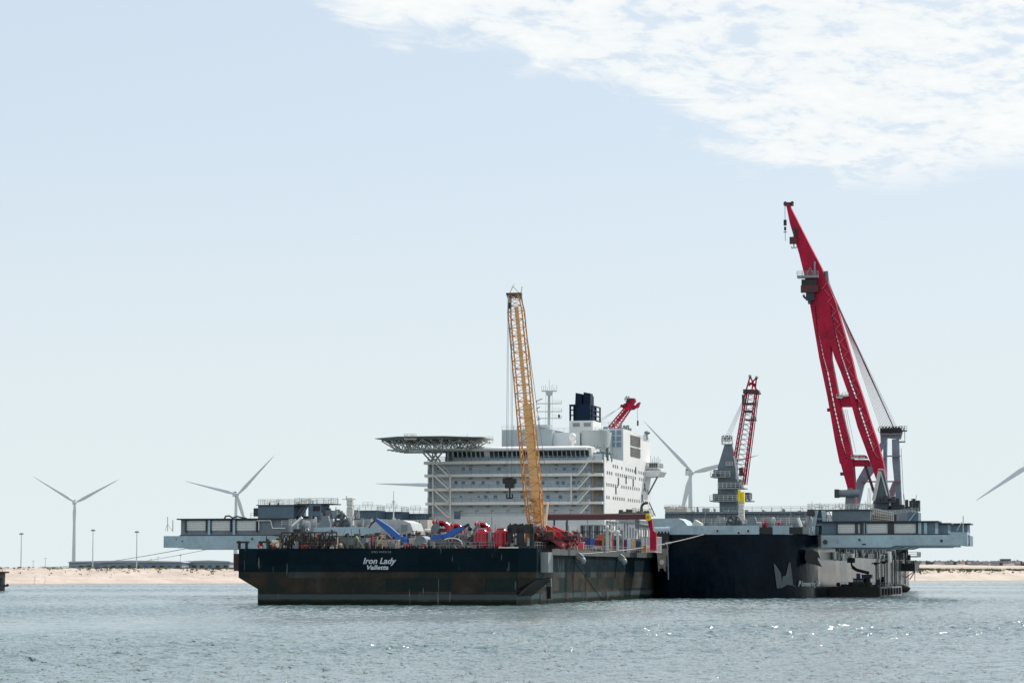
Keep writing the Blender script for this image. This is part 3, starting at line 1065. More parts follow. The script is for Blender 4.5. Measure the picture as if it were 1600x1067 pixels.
# row of coloured containers along the starboard edge
rowcols = [('dark red', (0.12, .012, .018)), ('royal blue', (.012, .055, .25)), ('dull red', (.16, .02, .03)), ('orange ochre', (.5, .25, .05)), ('bright orange red', (.5, .08, .03)), ('navy blue', (.008, .03, .09)), ('tan brown', (.36, .21, .10)), ('maroon', (.10, .012, .03)), ('pale sky blue', (.33, .45, .58)), ('sand yellow', (.50, .36, .16)), ('deep blue', (.01, .05, .15)), ('teal blue', (.015, .07, .12)), ('dark green', (.015, .07, .03))]
colx = [905, 918, 930.5, 943, 948, 954.5, 962, 969, 975.5, 983, 988.5, 994, 999]
for k, (cn, cc) in enumerate(rowcols):
    x = colx[k]
    # spaced along the deck so that each shows the side turned to the right
    px = x + 4.0
    # solve the depth at which x_local = 19 sits at this picture column
    lo, hi = 5.0, 190.0
    for _ in range(40):
        md = (lo + hi) / 2
        if B.at(px, 850, md).x > 19.0:
            lo = md
        else:
            hi = md
    d = lo
    cm = mat('container_' + cn.replace(' ', '_'), cc, .5, var=.15)
    h = [3.0, 2.9, 2.6, 2.9, 3.9, 2.9, 3.2, 3.0, 3.3, 3.2, 2.9, 2.9, 2.9][k]
    t = thing('shipping_container', '%s container in the row along the right edge of the barge deck' % cn, 'container', B, (19, d, DK), 'coloured containers on the barge')
    MB().box(17.1, 19.5, d - 2.4, d + 1.6, DK + .06, DK + h).build('body', cm, t)
    m = MB()
    for xx in (17.0, 19.46):
        for yy in (d - 2.5, d + 1.56):
            m.box(xx, xx + .14, yy, yy + .14, DK, DK + h + .06)
    m.build('frame', cm, t)
    m = MB()
    for j in range(8):
        m.box(19.5, 19.56, d - 2.2 + j * .5, d - 2.0 + j * .5, DK + .15, DK + h - .15)
    m.build('side_ribs', cm, t)
# clutter lying by the containers
m = MB()
gear(m, 20.2, 23.2, 20, 95, DK, 70, 1.4, 1.1)
tag(m.build('deck_gear', mat('mixed_gear_paint', (0.22, 0.17, 0.13), .6, var=.5, scale=1.2), frame=B, base=(21, 40, DK)), 'mixed small gear strewn along the right edge of the barge deck', 'deck gear', kind='stuff')
m = MB()
gear(m, -20, 16, 14, 60, DK, 150, 2.3, 1.8)
tag(m.build('deck_gear', mat('grey_gear_paint', (0.10, 0.11, 0.115), .6, var=.5, scale=.8), frame=B, base=(0, 30, DK)), 'grey machinery and pipework crowding the middle of the barge deck', 'deck gear', kind='stuff')
fr_cols = [('brown_gear', (.09, .055, .035)), ('cream_gear', (.42, .38, .30)), ('black_gear', (.015, .016, .018)), ('red_gear', (.22, .02, .025)), ('grey_gear', (.17, .19, .20))]
for (nm, cc), cnt, lab in zip(fr_cols, (60, 34, 90, 26, 70), ('brown scrap and pipe pieces along the barge stern deck', 'cream boxes and fittings scattered over the barge stern deck', 'black lashings, pumps and posts crowding the barge stern deck', 'red fittings scattered over the barge stern deck', 'grey pipes, posts and small tanks over the barge stern deck')):
    m = MB()
    gear(m, -26, 23.5, 8.5, 30, DK, cnt, 3.2, 1.2)
    gear(m, -26, 23.5, 1.0, 3.2, DK, cnt // 2, 1.3, .8)
    for _ in range(cnt // 3):
        x = random.uniform(-26, 23); y = random.uniform(8, 28); z = DK + random.uniform(.8, 3.4)
        m.bar((x, y, z), (x + random.uniform(-3.5, 3.5), y, z + random.uniform(-.8, .8)), .12)
        m.bar((x, y, DK), (x, y, z), .13)
    tag(m.build('deck_gear', mat(nm, cc, .6, var=.5, scale=1.5), frame=B, base=(0, 14, DK)), lab, 'deck gear', kind='stuff')
m = MB()
gear(m, -4, 22, 92, 140, DK, 46, 6.0, 1.6)
for _ in range(16):
    x = random.uniform(-6, 22); y = random.uniform(90, 140)
    m.bar((x, y, DK), (x, y, DK + random.uniform(3, 7)), .16)
tag(m.build('deck_gear', mat('pale_mixed_gear', (.20, .21, .20), .6, var=.7, scale=1.0), frame=B, base=(8, 110, DK)), 'posts, tanks and frames at the far end of the barge deck before the white wall', 'deck gear', kind='stuff')
# lashing wires and hoses strung over the pieces
m = MB()
for _ in range(26):
    x = random.uniform(-20, 20)
    m.bar((x, 3 + random.random(), DK + .1), (x + random.uniform(-4, 4), 9, DK + random.uniform(1.5, 3.5)), .07)
tag(m.build('lashing_wires', darkgrey, frame=B, base=(0, 5, DK)), 'thin lashing wires over the cargo on the barge stern', 'lashings', kind='stuff')
# orange life-saving locker and pink box near the gripper
for px, col_, lab in ((907, (.6, .08, .12), 'small pink red box on the barge deck edge below the gripper arms'), (1005.5, (.55, .2, .05), 'small orange lamp bollard near the far right end of the barge')):
    d = 28 if px < 950 else 92
    p = B.at(px, 850, d)
    t = thing('marker_box', lab, 'box', B, (p.x, d, DK))
    MB().box(p.x - .5, p.x + .5, d, d + 1, DK, DK + 1.2).build('body', mat('marker_%d' % px, col_, .5), t)
    MB().box(p.x - .6, p.x + .6, d - .1, d + 1.1, DK + 1.2, DK + 1.35).build('lid', offwhite, t)
# white container stack near the ship
box_thing('shipping_container', 'tall white container stack at the far right end of the barge deck', 'container', 1002, 1024, 838, 866, 112, 8, mat('container_white', (.52, .50, .49), .5, streak=RUST, streak_amt=.4), ribs=9)

# pale ventilator posts with cross tops
for px, py, d, lab in ((948.5, 824, 58, 'pale ventilator post with a cross shaped top above the orange containers'), (965, 831, 70, 'pale mushroom ventilator above the tan container')):
    p = B.at(px, py, d)
    t = thing('ventilator', lab, 'ventilator', B, (p.x, d, DK))
    MB().tube((p.x, d, DK), (p.x, d, p.z), .28, n=8).build('post', railmat, t)
    MB().tube((p.x - .7, d, p.z - .6), (p.x + .7, d, p.z - .6), .2, n=8).ball((p.x, d, p.z), .45, 8).build('head', shipwhite, t)
# thin poles
for px, y0, d, lab in ((1008, 824, 80, 'thin dark pole at the far end of the barge deck'), (884.5, 815, 30, 'thin grey pole behind the gripper arms')):
    p = B.at(px, y0, d)
    o = MB().tube((p.x, d, DK), (p.x, d, p.z), .09, n=6).build('pole', darkgrey, frame=B, base=(p.x, d, DK))
    tag(o, lab, 'pole')

# long dark red boom carried level above the right half of the deck
d0, d1 = 40, 62
t = thing('stowed_boom', 'long dark red boom lying level over the barge deck, ending in a yellow wheel', 'boom', B, (B.at(1018, 860, d1).x, d1, DK))
p = B.at(858, 808.5, d0); q = B.at(1012, 807.5, d1)
m = MB().bar(p, q, 1.0, 1.0)
bm = m.build('boom_box', darkred, t)
MB().bar(p + Vector((0, 0, .62)), q + Vector((0, 0, .62)), 1.15, .22).build('top_walkway', mat('walkway_pink', (.30, .14, .14), .5), t)  # pink strip paints in the lit top edge of the boom
m = MB()
dv = q - p
for i in range(12):
    c = p + dv * (i / 11)
    m.bar(c + Vector((0, -.6, -.45)), c + Vector((0, -.6, .45)), .12)
m.build('boom_stiffeners', darkred, t)
q2 = B.at(1013.5, 808, d1)
MB().tube((q2.x, d1 - 1.2, q2.z), (q2.x, d1 - .7, q2.z), .72, n=20).build('end_sheave', brightyel, t)
MB().tube((q2.x, d1 - 1.3, q2.z), (q2.x, d1 - 1.2, q2.z), .3, n=12).build('sheave_hub', yellowc, t)
e1 = B.at(1024, 812, d1)
a0 = B.at(1016, 813, d1); a1 = B.at(1021, 828, d1); a2 = B.at(1016, 828, d1); a3 = B.at(1024.5, 828, d1)
f0 = B.at(1016, 838, d1); f1 = B.at(1025.5, 838, d1); c0 = B.at(1012, 813, d1); c1 = B.at(1018.5, 811, d1)
MB().prism([(c0.x, c0.z), (a1.x - .7, a1.z), (f0.x, DK), (f1.x, DK), (f1.x, f1.z + .8), (a3.x - .5, a3.z), (c1.x, c1.z)], d1 - .4, d1 + .4).build('support_leg', craned, t)
for px in (866, 886):
    pp = B.at(px, 812, d0 + 2)
    MB().bar((pp.x, d0 + 2, DK), (pp.x, d0 + 2, pp.z), .3).build('rest_post', darkgrey, t)

# ---- yellow lattice crane
d = 10.0
foot = B.at(838, 826, d); head = B.at(804, 460, d - 6)
foot2 = B.at(839, 838, d)
yc = thing('lattice_boom_crane', 'tall yellow lattice boom crane with a black hook standing on the barge stern', 'crane', B, (foot.x, d + 2, DK))
body = MB().box(foot.x - 2.2, foot.x + 3.4, d + .5, d + 8, DK + 1.3, DK + 3.4)
cab = body.build('machine_house', yellowc, yc)
for s in (-1, 1):
    m = MB().prismx([(d - .5, DK + .1), (d + 7.5, DK + .1), (d + 8.3, DK + .65), (d + 7.5, DK + 1.2), (d - .5, DK + 1.2), (d - 1.3, DK + .65)], foot.x + .6 + s * 2.3 - .5, foot.x + .6 + s * 2.3 + .5)
    m.build('track', blacksteel, yc)
full = head - foot2
lowend = foot2 + full * 0.19
midend = foot2 + full * 0.93
# tapering foot section, straight middle, narrowed head
wid = 2.95
lattice(yc, foot2, lowend, 2.3, wid, 6, .13, .06, yellowc, yellowc, side=Vector((1, 0, 0)), depth=(1.3, 2.2))
lattice(yc, lowend, midend, wid, wid - .35, 22, .12, .055, yellowc, yellowc, side=Vector((1, 0, 0)), depth=(2.2, 2.1), cross=True)
lattice(yc, midend, head, wid - .35, 1.7, 3, .12, .055, yellowc, yellowc, side=Vector((1, 0, 0)), depth=(2.1, 1.2))
# plate inside the boom, its pale colour painted in for sunlit braces
pp = foot2.lerp(head, .06) + Vector((.25, .5, 0)); qq = foot2.lerp(head, .55) + Vector((.25, .5, 0))
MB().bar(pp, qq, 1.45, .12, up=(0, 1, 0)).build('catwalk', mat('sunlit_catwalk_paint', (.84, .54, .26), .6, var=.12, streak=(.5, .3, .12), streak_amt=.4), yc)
pp = foot2.lerp(head, .55) + Vector((.1, .5, 0)); qq = foot2.lerp(head, .95) + Vector((.0, .5, 0))
MB().bar(pp, qq, .75, .1, up=(0, 1, 0)).build('catwalk', MATS['sunlit_catwalk_paint'], yc)
m = MB()
for i in range(26):
    c = foot2.lerp(head, random.uniform(.0, .17))
    m.bar(c + Vector((random.uniform(-1, 1), random.uniform(-.8, .8), 0)), c + Vector((random.uniform(-1, 1), random.uniform(-.8, .8), random.uniform(-.6, .6))), .16)
m.build('foot_machinery', yellowc, yc)['kind'] = 'stuff'
# head sheaves and top frame
hd = MB().box(head.x - 1.45, head.x + 1.3, head.y - .6, head.y + .6, head.z - .15, head.z + .25)
hd.build('head_platform', darkgrey, yc)
for dx in (-.9, .0, .75):
    MB().wheel((head.x + dx, head.y, head.z - .35), .5, .3, n=12).build('head_sheave', blacksteel, yc)
m = MB().bar((head.x - .9, head.y, head.z + .2), (head.x - .3, head.y, head.z + 1.5), .14).bar((head.x + .9, head.y, head.z + .2), (head.x - .3, head.y, head.z + 1.5), .14)
m.bar((head.x + 1.1, head.y, head.z - .5), (head.x + 1.4, head.y, head.z + 1.4), .16).bar((head.x - .3, head.y, head.z + 1.3), (head.x - .1, head.y, head.z + 1.9), .1)
m.build('mast_cap', paleyell, yc)
MB().box(head.x - 1.0, head.x - .5, head.y - .7, head.y - .4, head.z - 2.6, head.z - 1.5).build('limit_weight', blacksteel, yc)
# A-frame at the foot
a0 = B.at(847, 786, d + 3); a1 = B.at(856, 786, d + 3); b0 = B.at(845, 826, d + 3); b1 = B.at(852, 824, d + 3)
MB().bar(b0, a0, .3).bar(b1, a1, .3).bar(a0, a1, .35).bar(b0.lerp(a0, .5), b1.lerp(a1, .5), .2).build('rear_gantry', paleyell, yc)
# hoist ropes, block and hook
hk = B.at(798, 748, d - 6)
for dx in (-.65, -.35, .35, .65):
    rod('hoist_rope', yc, (head.x - .75 + dx * .5, head.y - .8, head.z - .3), (hk.x + dx, head.y - .8, hk.z), .035, wire)
hb = MB().box(hk.x - 1.25, hk.x + 1.25, head.y - 1.2, head.y - .4, hk.z - .9, hk.z).box(hk.x - .8, hk.x + .8, head.y - 1.3, head.y - .3, hk.z - 1.7, hk.z - .8).box(hk.x - .6, hk.x + .6, head.y - 1.2, head.y - .4, hk.z - .1, hk.z + .3)
hb = hb.build('hook_block', blacksteel, yc)
cz = hk.z - 2.9
m = MB()
for s in (-1, 1):
    m.path([(hk.x, head.y - .8, cz - .55)] + [(hk.x + s * (.35 + .42 * math.sin(th) * .5), head.y - .8, cz - .2 - .42 * math.cos(th)) for th in (0.3, .9, 1.5, 2.1, 2.7)], .15, 6)
m.tube((hk.x, head.y - .8, hk.z - 1.7), (hk.x, head.y - .8, cz - .5), .17, n=8)
m.build('double_hook', blacksteel, hb)
# pendant ropes on the back of the boom
for k in range(2):
    rod('pendant_rope', yc, head + Vector((1.2, .2 + k * .3, 0)), a1 + Vector((0, 2, 0)), .035, wire)


# ================================================================ THE BIG SHIP
ship = thing('heavy_lift_ship', 'huge dark navy twin bow ship with a white accommodation block and blue grey decks', 'ship', S, (0, 0, 0))
FD = 14.55                                # top of the dark bow plating
MD = 14.2                                 # main deck


def bow_outline(s, yend, zin=0.0):
    pts = []
    xin, xo = 25.6, 60.9
    n = 9
    for i in range(n + 1):                # tight inner corner
        th = math.pi / 2 * i / n
        pts.append((xin + 4.0 - 4.0 * math.cos(th), 6.0 - 6.0 * math.sin(th)))
    n = 22
    for i in range(n + 1):                # long easy outer curve
        th = math.pi / 2 * i / n
        pts.append((47.0 + 13.9 * math.sin(th), 21.0 - 21.0 * math.cos(th)))
    pts = [(xin, yend)] + pts + [(xo, yend)]
    if s < 0:
        pts = [(-x, y) for x, y in pts][::-1]
    return pts


for s in (-1, 1):
    o = bow_outline(s, 58)
    low = [((abs(x) * 1.0 + (0.9 if abs(x) > 52 else 0)) * (1 if x > 0 else -1), y) for x, y in o]
    m = MB().prismz(o, -1.5, FD, True, False)
    n = len(o)
    m.add([(x, y, FD) for x, y in o], [tuple(range(n))])
    m.build('bow_hull', navy, ship)
    # side of the hull behind the bow, lower, with the open gallery above it
    x0, x1 = (25.6, 60.9) if s > 0 else (-60.9, -25.6)
    m = MB().box(x0, x1, 58.001, 278, -1.5, 9.7)
    m.build('side_hull', navy, ship)
    xs_ = sorted((s * 58.5, s * 26))
    MB().box(xs_[0], xs_[1], 58.01, 276, 9.7, MD).build('gallery_wall', darkgrey, ship)

# light blue bulwark on top of both bows, with cut-outs
def bulwark(s, spans):
    pts = bow_outline(1, 20)
    # walk along the outline and measure
    P_ = [Vector((x, y, 0)) for x, y in pts]
    segs = []
    for a, b in zip(P_, P_[1:]):
        n = max(1, int((b - a).length / 1.0))
        for k in range(n):
            segs.append((a.lerp(b, k / n), a.lerp(b, (k + 1) / n)))
    m = MB(); last = None
    for a, b in segs:
        mid = (a + b) / 2
        x = mid.x * s
        if any(c0 < x < c1 for c0, c1 in spans) and mid.y < 12:
            if m.v:
                m.build('bulwark', beamblue, ship)
                m = MB()
            continue
        d = (b - a).normalized(); nn = Vector((d.y, -d.x, 0))
        q = [a + nn * .06, b + nn * .06, b - nn * .25, a - nn * .25]
        vs = [(v.x * s, v.y, FD - .15) for v in q] + [(v.x * s, v.y, 16.4) for v in q]
        m.add(vs, [(0, 1, 5, 4), (1, 2, 6, 5), (2, 3, 7, 6), (3, 0, 4, 7), (4, 5, 6, 7)])
    if m.v:
        m.build('bulwark', beamblue, ship)


xr = lambda px, py=828, d=0: S.at(px, py, d).x
bulwark(1, [(xr(1187), xr(1205)), (xr(1233), xr(1252)), (25, xr(1043))])
bulwark(-1, [(xr(457), xr(467)), (xr(590), -20)])
for a, b in ((1187, 1205), (1233, 1252), (457, 467)):
    block('fairlead_recess', ship, xr(a) - .1, xr(b) + .1, .9, 2.6, FD - .1, 16.0, blacksteel)
# rope openings in the bulwark
for px, py in ((1121, 829), (1169, 829), (1154, 832), (480, 828), (519, 829)):
    p = S.at(px, py, 0)
    hm = MB().tube((p.x, -.30, p.z), (p.x, .25, p.z), .42, n=14)
    f = hm.build('rope_opening', railmat, ship)
    MB().tube((p.x + .05, -.36, p.z - .03), (p.x + .05, -.28, p.z - .03), .27, n=12).build('opening_bore', blacksteel, f)

# rounded pale shelters inside the two bows (beside the slot)
for s in (1, -1):
    if s > 0:
        pl = [(1018, 810), (1060, 809.5), (1068, 813), (1085, 834.6), (1016, 834.6)]
        d0 = 6
    else:
        pl = [(648, 834.6), (641, 817), (630, 812.5), (592, 810.5), (572, 822), (560, 834.6)]
        d0 = 6
    q = [S.at(x, y, d0) for x, y in pl]
    if s > 0:
        q = q[::-1]
    MB().prism([(v.x, v.z) for v in (q if s < 0 else q)][::-1], d0, d0 + 10).build('bow_shelter', beamblue if s > 0 else mat('pale_grey_paint', (.42, .45, .46), .5, var=.08), ship)
# stern-facing hoist recess on the right bow with its beige anchor shoe
x0, x1, za, zb = pxbox(S, 1025, 1045, 829, 856, -1.2)
rec = MB().box(x0, x1, -1.4, 0.5, za, zb).build('anchor_bay', mat('anchor_bay_dark', (.012, .010, .014), .6), ship)
for i in range(4):
    xx = x0 + (x1 - x0) * (i + .5) / 4
    block('chain_guide', rec, xx - .12, xx + .12, -1.55, -1.4, zb - .5, zb - .1, railmat)
    block('chain_guide', rec, xx - .12, xx + .12, -1.55, -1.4, za + .6, za + 1.0, railmat)
MB().tube(((x0 + x1) / 2 - 1.9, -.7, zb + .1), ((x0 + x1) / 2 + 1.6, -.7, zb + .1), .75, n=16).build('roller_cover', beamblue, rec)
q = [S.at(x, y, -1.2) for x, y in ((1026, 858), (1044, 856), (1041, 872), (1040, 893), (1036, 887), (1031, 888), (1029, 893), (1028, 876))]
sh = MB().prism([(v.x, v.z) for v in q], -1.5, -.3).build('fender_shoe', mat('beige_shoe_paint', (.21, .20, .17), .6, var=.3), ship)
c = S.at(1034.5, 878, -1.2)
MB().tube((c.x, -1.75, c.z), (c.x, -1.5, c.z), .55, n=14).build('shoe_boss', offwhite, sh)
a = S.at(1043, 848, -1.4); b = S.at(1044.5, 905, -1.4)
MB().bar(a, b, .22).box(a.x - .4, a.x + .9, -1.6, -1.0, a.z - .2, a.z + .3).build('guide_rail', railgrey, ship)
# emblem and ship's name on the right bow (following the curve of the plating)
def onbow(px, py):
    """point of the right bow plating seen at a picture position, a little proud"""
    v = ray(px, py); c = Vector((0, 0, CAMZ)) - S.o
    org = Vector((c.dot(S.r), c.dot(S.u), CAMZ)); dv = Vector((v.dot(S.r), v.dot(S.u), v.z))
    best = None
    pts = bow_outline(1, 60)
    for (xa, ya), (xb, yb) in zip(pts, pts[1:]):
        ex, ey = xb - xa, yb - ya
        den = dv.x * ey - dv.y * ex
        if abs(den) < 1e-9:
            continue
        t = ((xa - org.x) * ey - (ya - org.y) * ex) / den
        u = ((xa - org.x) * dv.y - (ya - org.y) * dv.x) / den
        if -0.001 <= u <= 1.001 and t > 0 and (best is None or t < best):
            best = t
    if best is None:
        return None
    return org + dv * (best * 0.9996)


def decal(polys, name, parent, material):
    m = MB()
    for poly in polys:
        # cut the shape into thin upright strips so that it follows the curve
        xs2 = [p[0] for p in poly]
        lo, hi = min(xs2), max(xs2)
        n = max(1, int((hi - lo) / 1.5))
        for k in range(n):
            a, b = lo + (hi - lo) * k / n, lo + (hi - lo) * (k + 1) / n
            def span(x):
                ys = []
                for (x0, y0), (x1, y1) in zip(poly, poly[1:] + poly[:1]):
                    if (x0 - x) * (x1 - x) <= 0 and abs(x1 - x0) > 1e-6:
                        ys.append(y0 + (y1 - y0) * (x - x0) / (x1 - x0))
                return (min(ys), max(ys)) if len(ys) > 1 else None
            sa, sb = span(a + .01), span(b - .01)
            if not sa or not sb:
                continue
            c4 = [onbow(a, sa[1]), onbow(b, sb[1]), onbow(b, sb[0]), onbow(a, sa[0])]
            if all(c4):
                m.add(c4, [(0, 1, 2, 3)])
    return m.build(name, material, parent)


decal([[(1209, 880.5), (1211, 881), (1221.5, 897), (1222, 914), (1218, 919), (1214, 919)], [(1232.5, 878), (1235, 878), (1239.5, 913), (1231, 911.5), (1221.5, 913), (1222, 900), (1228, 899)],
       [(1214, 919), (1221, 918.5), (1231, 912.8), (1243, 916), (1243, 915), (1231, 911), (1222, 912)]], 'bow_emblem', ship, logomat)
# lettering strip: each letter placed along the curve
name_txt = "Pioneering"
px0, px1 = 1246.5, 1262.0
p0 = onbow(1246.5, 915.5)
lets = list(name_txt) + [' '] + list("Spirit")
acc = 0.0
wts = {'i': .45, ' ': .5, 'P': 1.0, 'S': 1.0, 'r': .65, 't': .55}
pos3 = []
pts = [Vector((x, y, 0)) for x, y in bow_outline(1, 60)]
lens = [0]
for a, b in zip(pts, pts[1:]):
    lens.append(lens[-1] + (b - a).length)
def along(s):
    for i in range(len(lens) - 1):
        if lens[i + 1] >= s:
            f = (s - lens[i]) / (lens[i + 1] - lens[i])
            d = (pts[i + 1] - pts[i]).normalized()
            return pts[i].lerp(pts[i + 1], f), d
    return pts[-1], (pts[-1] - pts[-2]).normalized()
# arc length of the starting point
best = min(range(2000), key=lambda k: (along(k * lens[-1] / 2000)[0] - Vector((p0.x, p0.y, 0))).length)
s0 = best * lens[-1] / 2000
for ch in lets:
    w_ = wts.get(ch, .8) * 1.22
    if ch != ' ':
        p, dv = along(s0)
        nn = Vector((dv.y, -dv.x, 0))
        q = p + nn * .32
        text_part(ch, 'bow_letter', ship, (q.x, q.y, p0.z), 1.75, letter, w_ * .9, .25, .02, .02, math.atan2(dv.y, dv.x))
    s0 += w_

# black anchor at the outer corner
p = onbow(1262, 868)
an = MB()
q = [(1259, 862), (1266, 858), (1277, 862), (1281, 872), (1276, 869), (1278, 876), (1283, 885), (1274, 882), (1262, 880), (1258, 872)]
v = [S.at(x, y, 10) for x, y in q]
an.prism([(w2.x, w2.z) for w2 in v], 9.2, 11.5)
an.build('anchor', blacksteel, ship)

# forecastle deck gear: rope wheels, winches, posts
for px, py, r, dd in ((1147, 815.5, 11, 8), (534, 813.5, 11.5, 8)):
    p = S.at(px, py, dd)
    rr = r * .148
    dd = 4.5
    p = S.at(px, py, dd)
    wl = MB().wheel((p.x, dd, p.z), rr, 1.0, n=26, rim=.16).build('rope_wheel', mat('wheel_slate', (.06, .08, .095), .5), ship)
    MB().box(p.x - rr * 1.1, p.x + rr * 1.1, dd + 1, dd + 2.2, FD, p.z - rr * .1).build('wheel_frame', steelgrey, wl)
    q = S.at(px + (27 if px > 1000 else -27), py + 1, dd)
    MB().prism([(q.x - 1.8, FD), (q.x + 1.9, FD), (q.x + .8, p.z + 1.2), (q.x - .6, p.z + 1.2)][::-1], dd, dd + 1.5).build('stopper_frame', steelgrey, ship)
for s, (xa, xb) in ((1, (1090, 1265)), (-1, (450, 640))):
    p = S.at(xa, 830, 10).x; q = S.at(xb, 830, 10).x
    m = MB(); gear(m, p, q, 6, 20, FD, 130, 4.3, 1.7)
    m.build('forecastle_machinery', railgrey, ship)['kind'] = 'stuff'
    m = MB(); m.rail([(p, 5, FD + 2.3), (q, 5, FD + 2.3)], 1.2, .06, 2.0, 3)
    m.build('forecastle_railing', railmat, ship)
    m = MB(); gear(m, p, q, 28, 50, FD, 40, 3.0, 2.0)
    m.build('forecastle_machinery', offwhite, ship)['kind'] = 'stuff'
q = [S.at(x, y, 4) for x, y in ((1081, 834), (1084, 818), (1088, 812), (1093, 815), (1098, 818), (1100, 834))]
MB().prism([(v.x, v.z) for v in q][::-1], 2, 5).build('fairlead_tower', mat('weathered_white', (.55, .55, .52), .5, streak=RUST, streak_amt=.2), ship)
for a, b, dd in (((1247, 809), (1252, 823), 1.5), ((472, 808.5), (457, 821.5), 1.5)):
    p = S.at(*a, dd); q = S.at(*b, dd)
    MB().tube(p, q, .33, n=8).build('slanted_arm', sidewhite, ship)
p = S.at(1208, 819, 9)
wn = MB().tube((p.x - 2.2, 9, p.z - .5), (p.x + 1.6, 9, p.z - .5), 1.25, n=16).build('red_winch', craned, ship)
MB().wheel((p.x - 1.2, 7.6, p.z - .3), 1.3, .2, n=16).build('winch_flange', toolred, wn)
p = S.at(525, 818, 9)
MB().tube((p.x - 1.6, 9, p.z), (p.x + 1.2, 9, p.z), .6, n=12).build('red_winch', darkred, ship)

# yellow capped white exhaust tower, pale vent tower on the left bow
def vent_tower(px, ptop, ycap, wpx, label_part, dd, s):
    xa, xb, za, zb = pxbox(S, px - wpx / 2, px + wpx / 2, ptop, 834, dd)
    m = MB()
    k = 0
    z = FD
    while z < zb - (2.6 if ycap else 0):
        wv = (xb - xa) / 2 * random.uniform(.75, 1.0)
        m.box((xa + xb) / 2 - wv, (xa + xb) / 2 + wv, dd, dd + 1.4, z, z + .95)
        z += .8
    o = m.build(label_part, mat('vent_tower_white', (.62, .62, .58), .5, streak=(.3, .25, .2), streak_amt=.4), ship)
    if ycap:
        MB().box(xa, (xa + xb) / 2 - .06, dd - .1, dd + 1.5, zb - 2.6, zb).build('yellow_cap', brightyel, o)
        MB().box((xa + xb) / 2 + .06, xb, dd - .1, dd + 1.5, zb - 2.9, zb - .4).build('yellow_cap', brightyel, o)
    return o


vent_tower(1158, 765.5, True, 9.5, 'vent_tower', 12, 1)
o = vent_tower(546, 783, False, 10, 'vent_tower', 12, -1)
p = S.at(546, 781, 12)
MB().tube((p.x - .9, 12.5, p.z), (p.x - .9, 12.5, p.z + 1), .12).bar((p.x - 2, 12.5, p.z + .2), (p.x + 1.4, 12.5, p.z + .2), .15).build('vent_head', railmat, o)
p = S.at(615, 767, 8); q = S.at(615, 812, 8)
mm = MB().tube(q, p, .17, .07, n=8).bar((p.x - .5, 8, p.z - 2.5), (p.x + .5, 8, p.z - 2.5), .12)
mm.tube((p.x, 8, p.z - 3.2), (p.x, 8, p.z - 2.2), .24, n=8)
mm.build('light_mast', shipwhite, ship)

# ---- main deck platform joining the hulls, and the long grey deck houses
MB().box(-60, 60, 122, 275, 9.8, MD - .02).build('main_deck', steelgrey, ship)
MB().box(-58, 58, 58.5, 121.9, MD - .6, MD - .03).build('main_deck', steelgrey, ship)
# grey deck house behind the right bow
x0, x1, za, zb = pxbox(S, 1040, 1266, 799, 826, 66)
dh = MB().box(x0, x1, 66, 150, FD, zb - .0).build('deck_house', steelgrey, ship)
m = MB()
for i in range(30):
    x = x0 + (x1 - x0) * i / 29
    m.box(x - .12, x + .12, 65.7, 66, FD, zb - .5)
m.box(x0, x1, 65.4, 66, zb - .5, zb)
m.build('wall_stiffeners', steelgrey, dh)
for i in range(7):
    x = x0 + 9 + i * 3.6
    block('hatch_door', dh, x, x + 1.1, 65.6, 65.98, FD + 1, FD + 3.2, darkgrey)
m = MB(); m.rail([(x0, 66.5, zb), (x1, 66.5, zb)], 1.2, .06, 2.5, 3); m.build('roof_railing', railgrey, dh)
m = MB(); gear(m, x0, x1, 68, 100, zb, 34, 1.6, 1.4); m.build('roof_machinery', railgrey, dh)['kind'] = 'stuff'
xa, xb, za, zc = pxbox(S, 1039, 1073, 793, 799, 70)
m = MB().box(xa, xb, 70, 76, zb, zb + .9)
gear(m, xa, xb, 70, 76, zb + .9, 22, .9, 1.4)
m.rail([(xa, 70, zb + .9), (xb, 70, zb + .9)], 1.0, .05, 1.6, 3)
m.build('roof_platform', offwhite, dh)
# row of blue grey drum shaped houses behind the left bow
for a, b, y0, dd in ((553, 589, 797, 60), (590, 627, 799, 68), (628, 664, 802, 76)):
    x0, x1, za, zb = pxbox(S, a, b, y0, 812, dd)
    hs = MB().box(x0, x1, dd, dd + 8, MD, zb).build('deck_house', steelblue, ship)
    m = MB()
    for i in range(9):
        x = x0 + (x1 - x0) * i / 8
        m.box(x - .1, x + .1, dd - .2, dd, zb - 2.6, zb - .2)
    m.box(x0 - .2, x1 + .2, dd - .3, dd, zb - .25, zb)
    m.build('wall_stiffeners', steelblue, hs)
    m = MB(); m.rail([(x0, dd, zb), (x1, dd, zb), (x1, dd + 7, zb)], 1.3, .06, 1.6, 3)
    m.rail([(x0 + 1.5, dd + 3, zb + .8), (x1 - 2, dd + 3, zb + .8)], 1.3, .05, 1.3, 3)
    m.build('roof_railing', railmat, hs)
# low pale wall in front of the block, left
x0, x1, za, zb = pxbox(S, 553, 668, 812, 826, 50)
MB().box(x0, x1, 50, 56, MD - 1, zb).build('cross_bulkhead', offwhite, ship)

# ---- accommodation block
AD = 80.0
x0, x1, za, zb = pxbox(S, 668.5, 943, 697, 852, AD)
AX0, AX1 = x0, x1
zz_ = lambda py, d=AD, px=805: S.at(px, py, d).z
SLZ = [zz_(785), zz_(763), zz_(741), zz_(721)]      # walkway levels, bottom to top
TOPZ = zz_(720); ROOF = zz_(699)
A_DEPTH = 69.0
SETB = 2.6
blk = MB().box(x0 + .2, x1 - .0, AD + SETB, AD + A_DEPTH, MD - .05, SLZ[3]).build('accommodation_block', recess, ship)
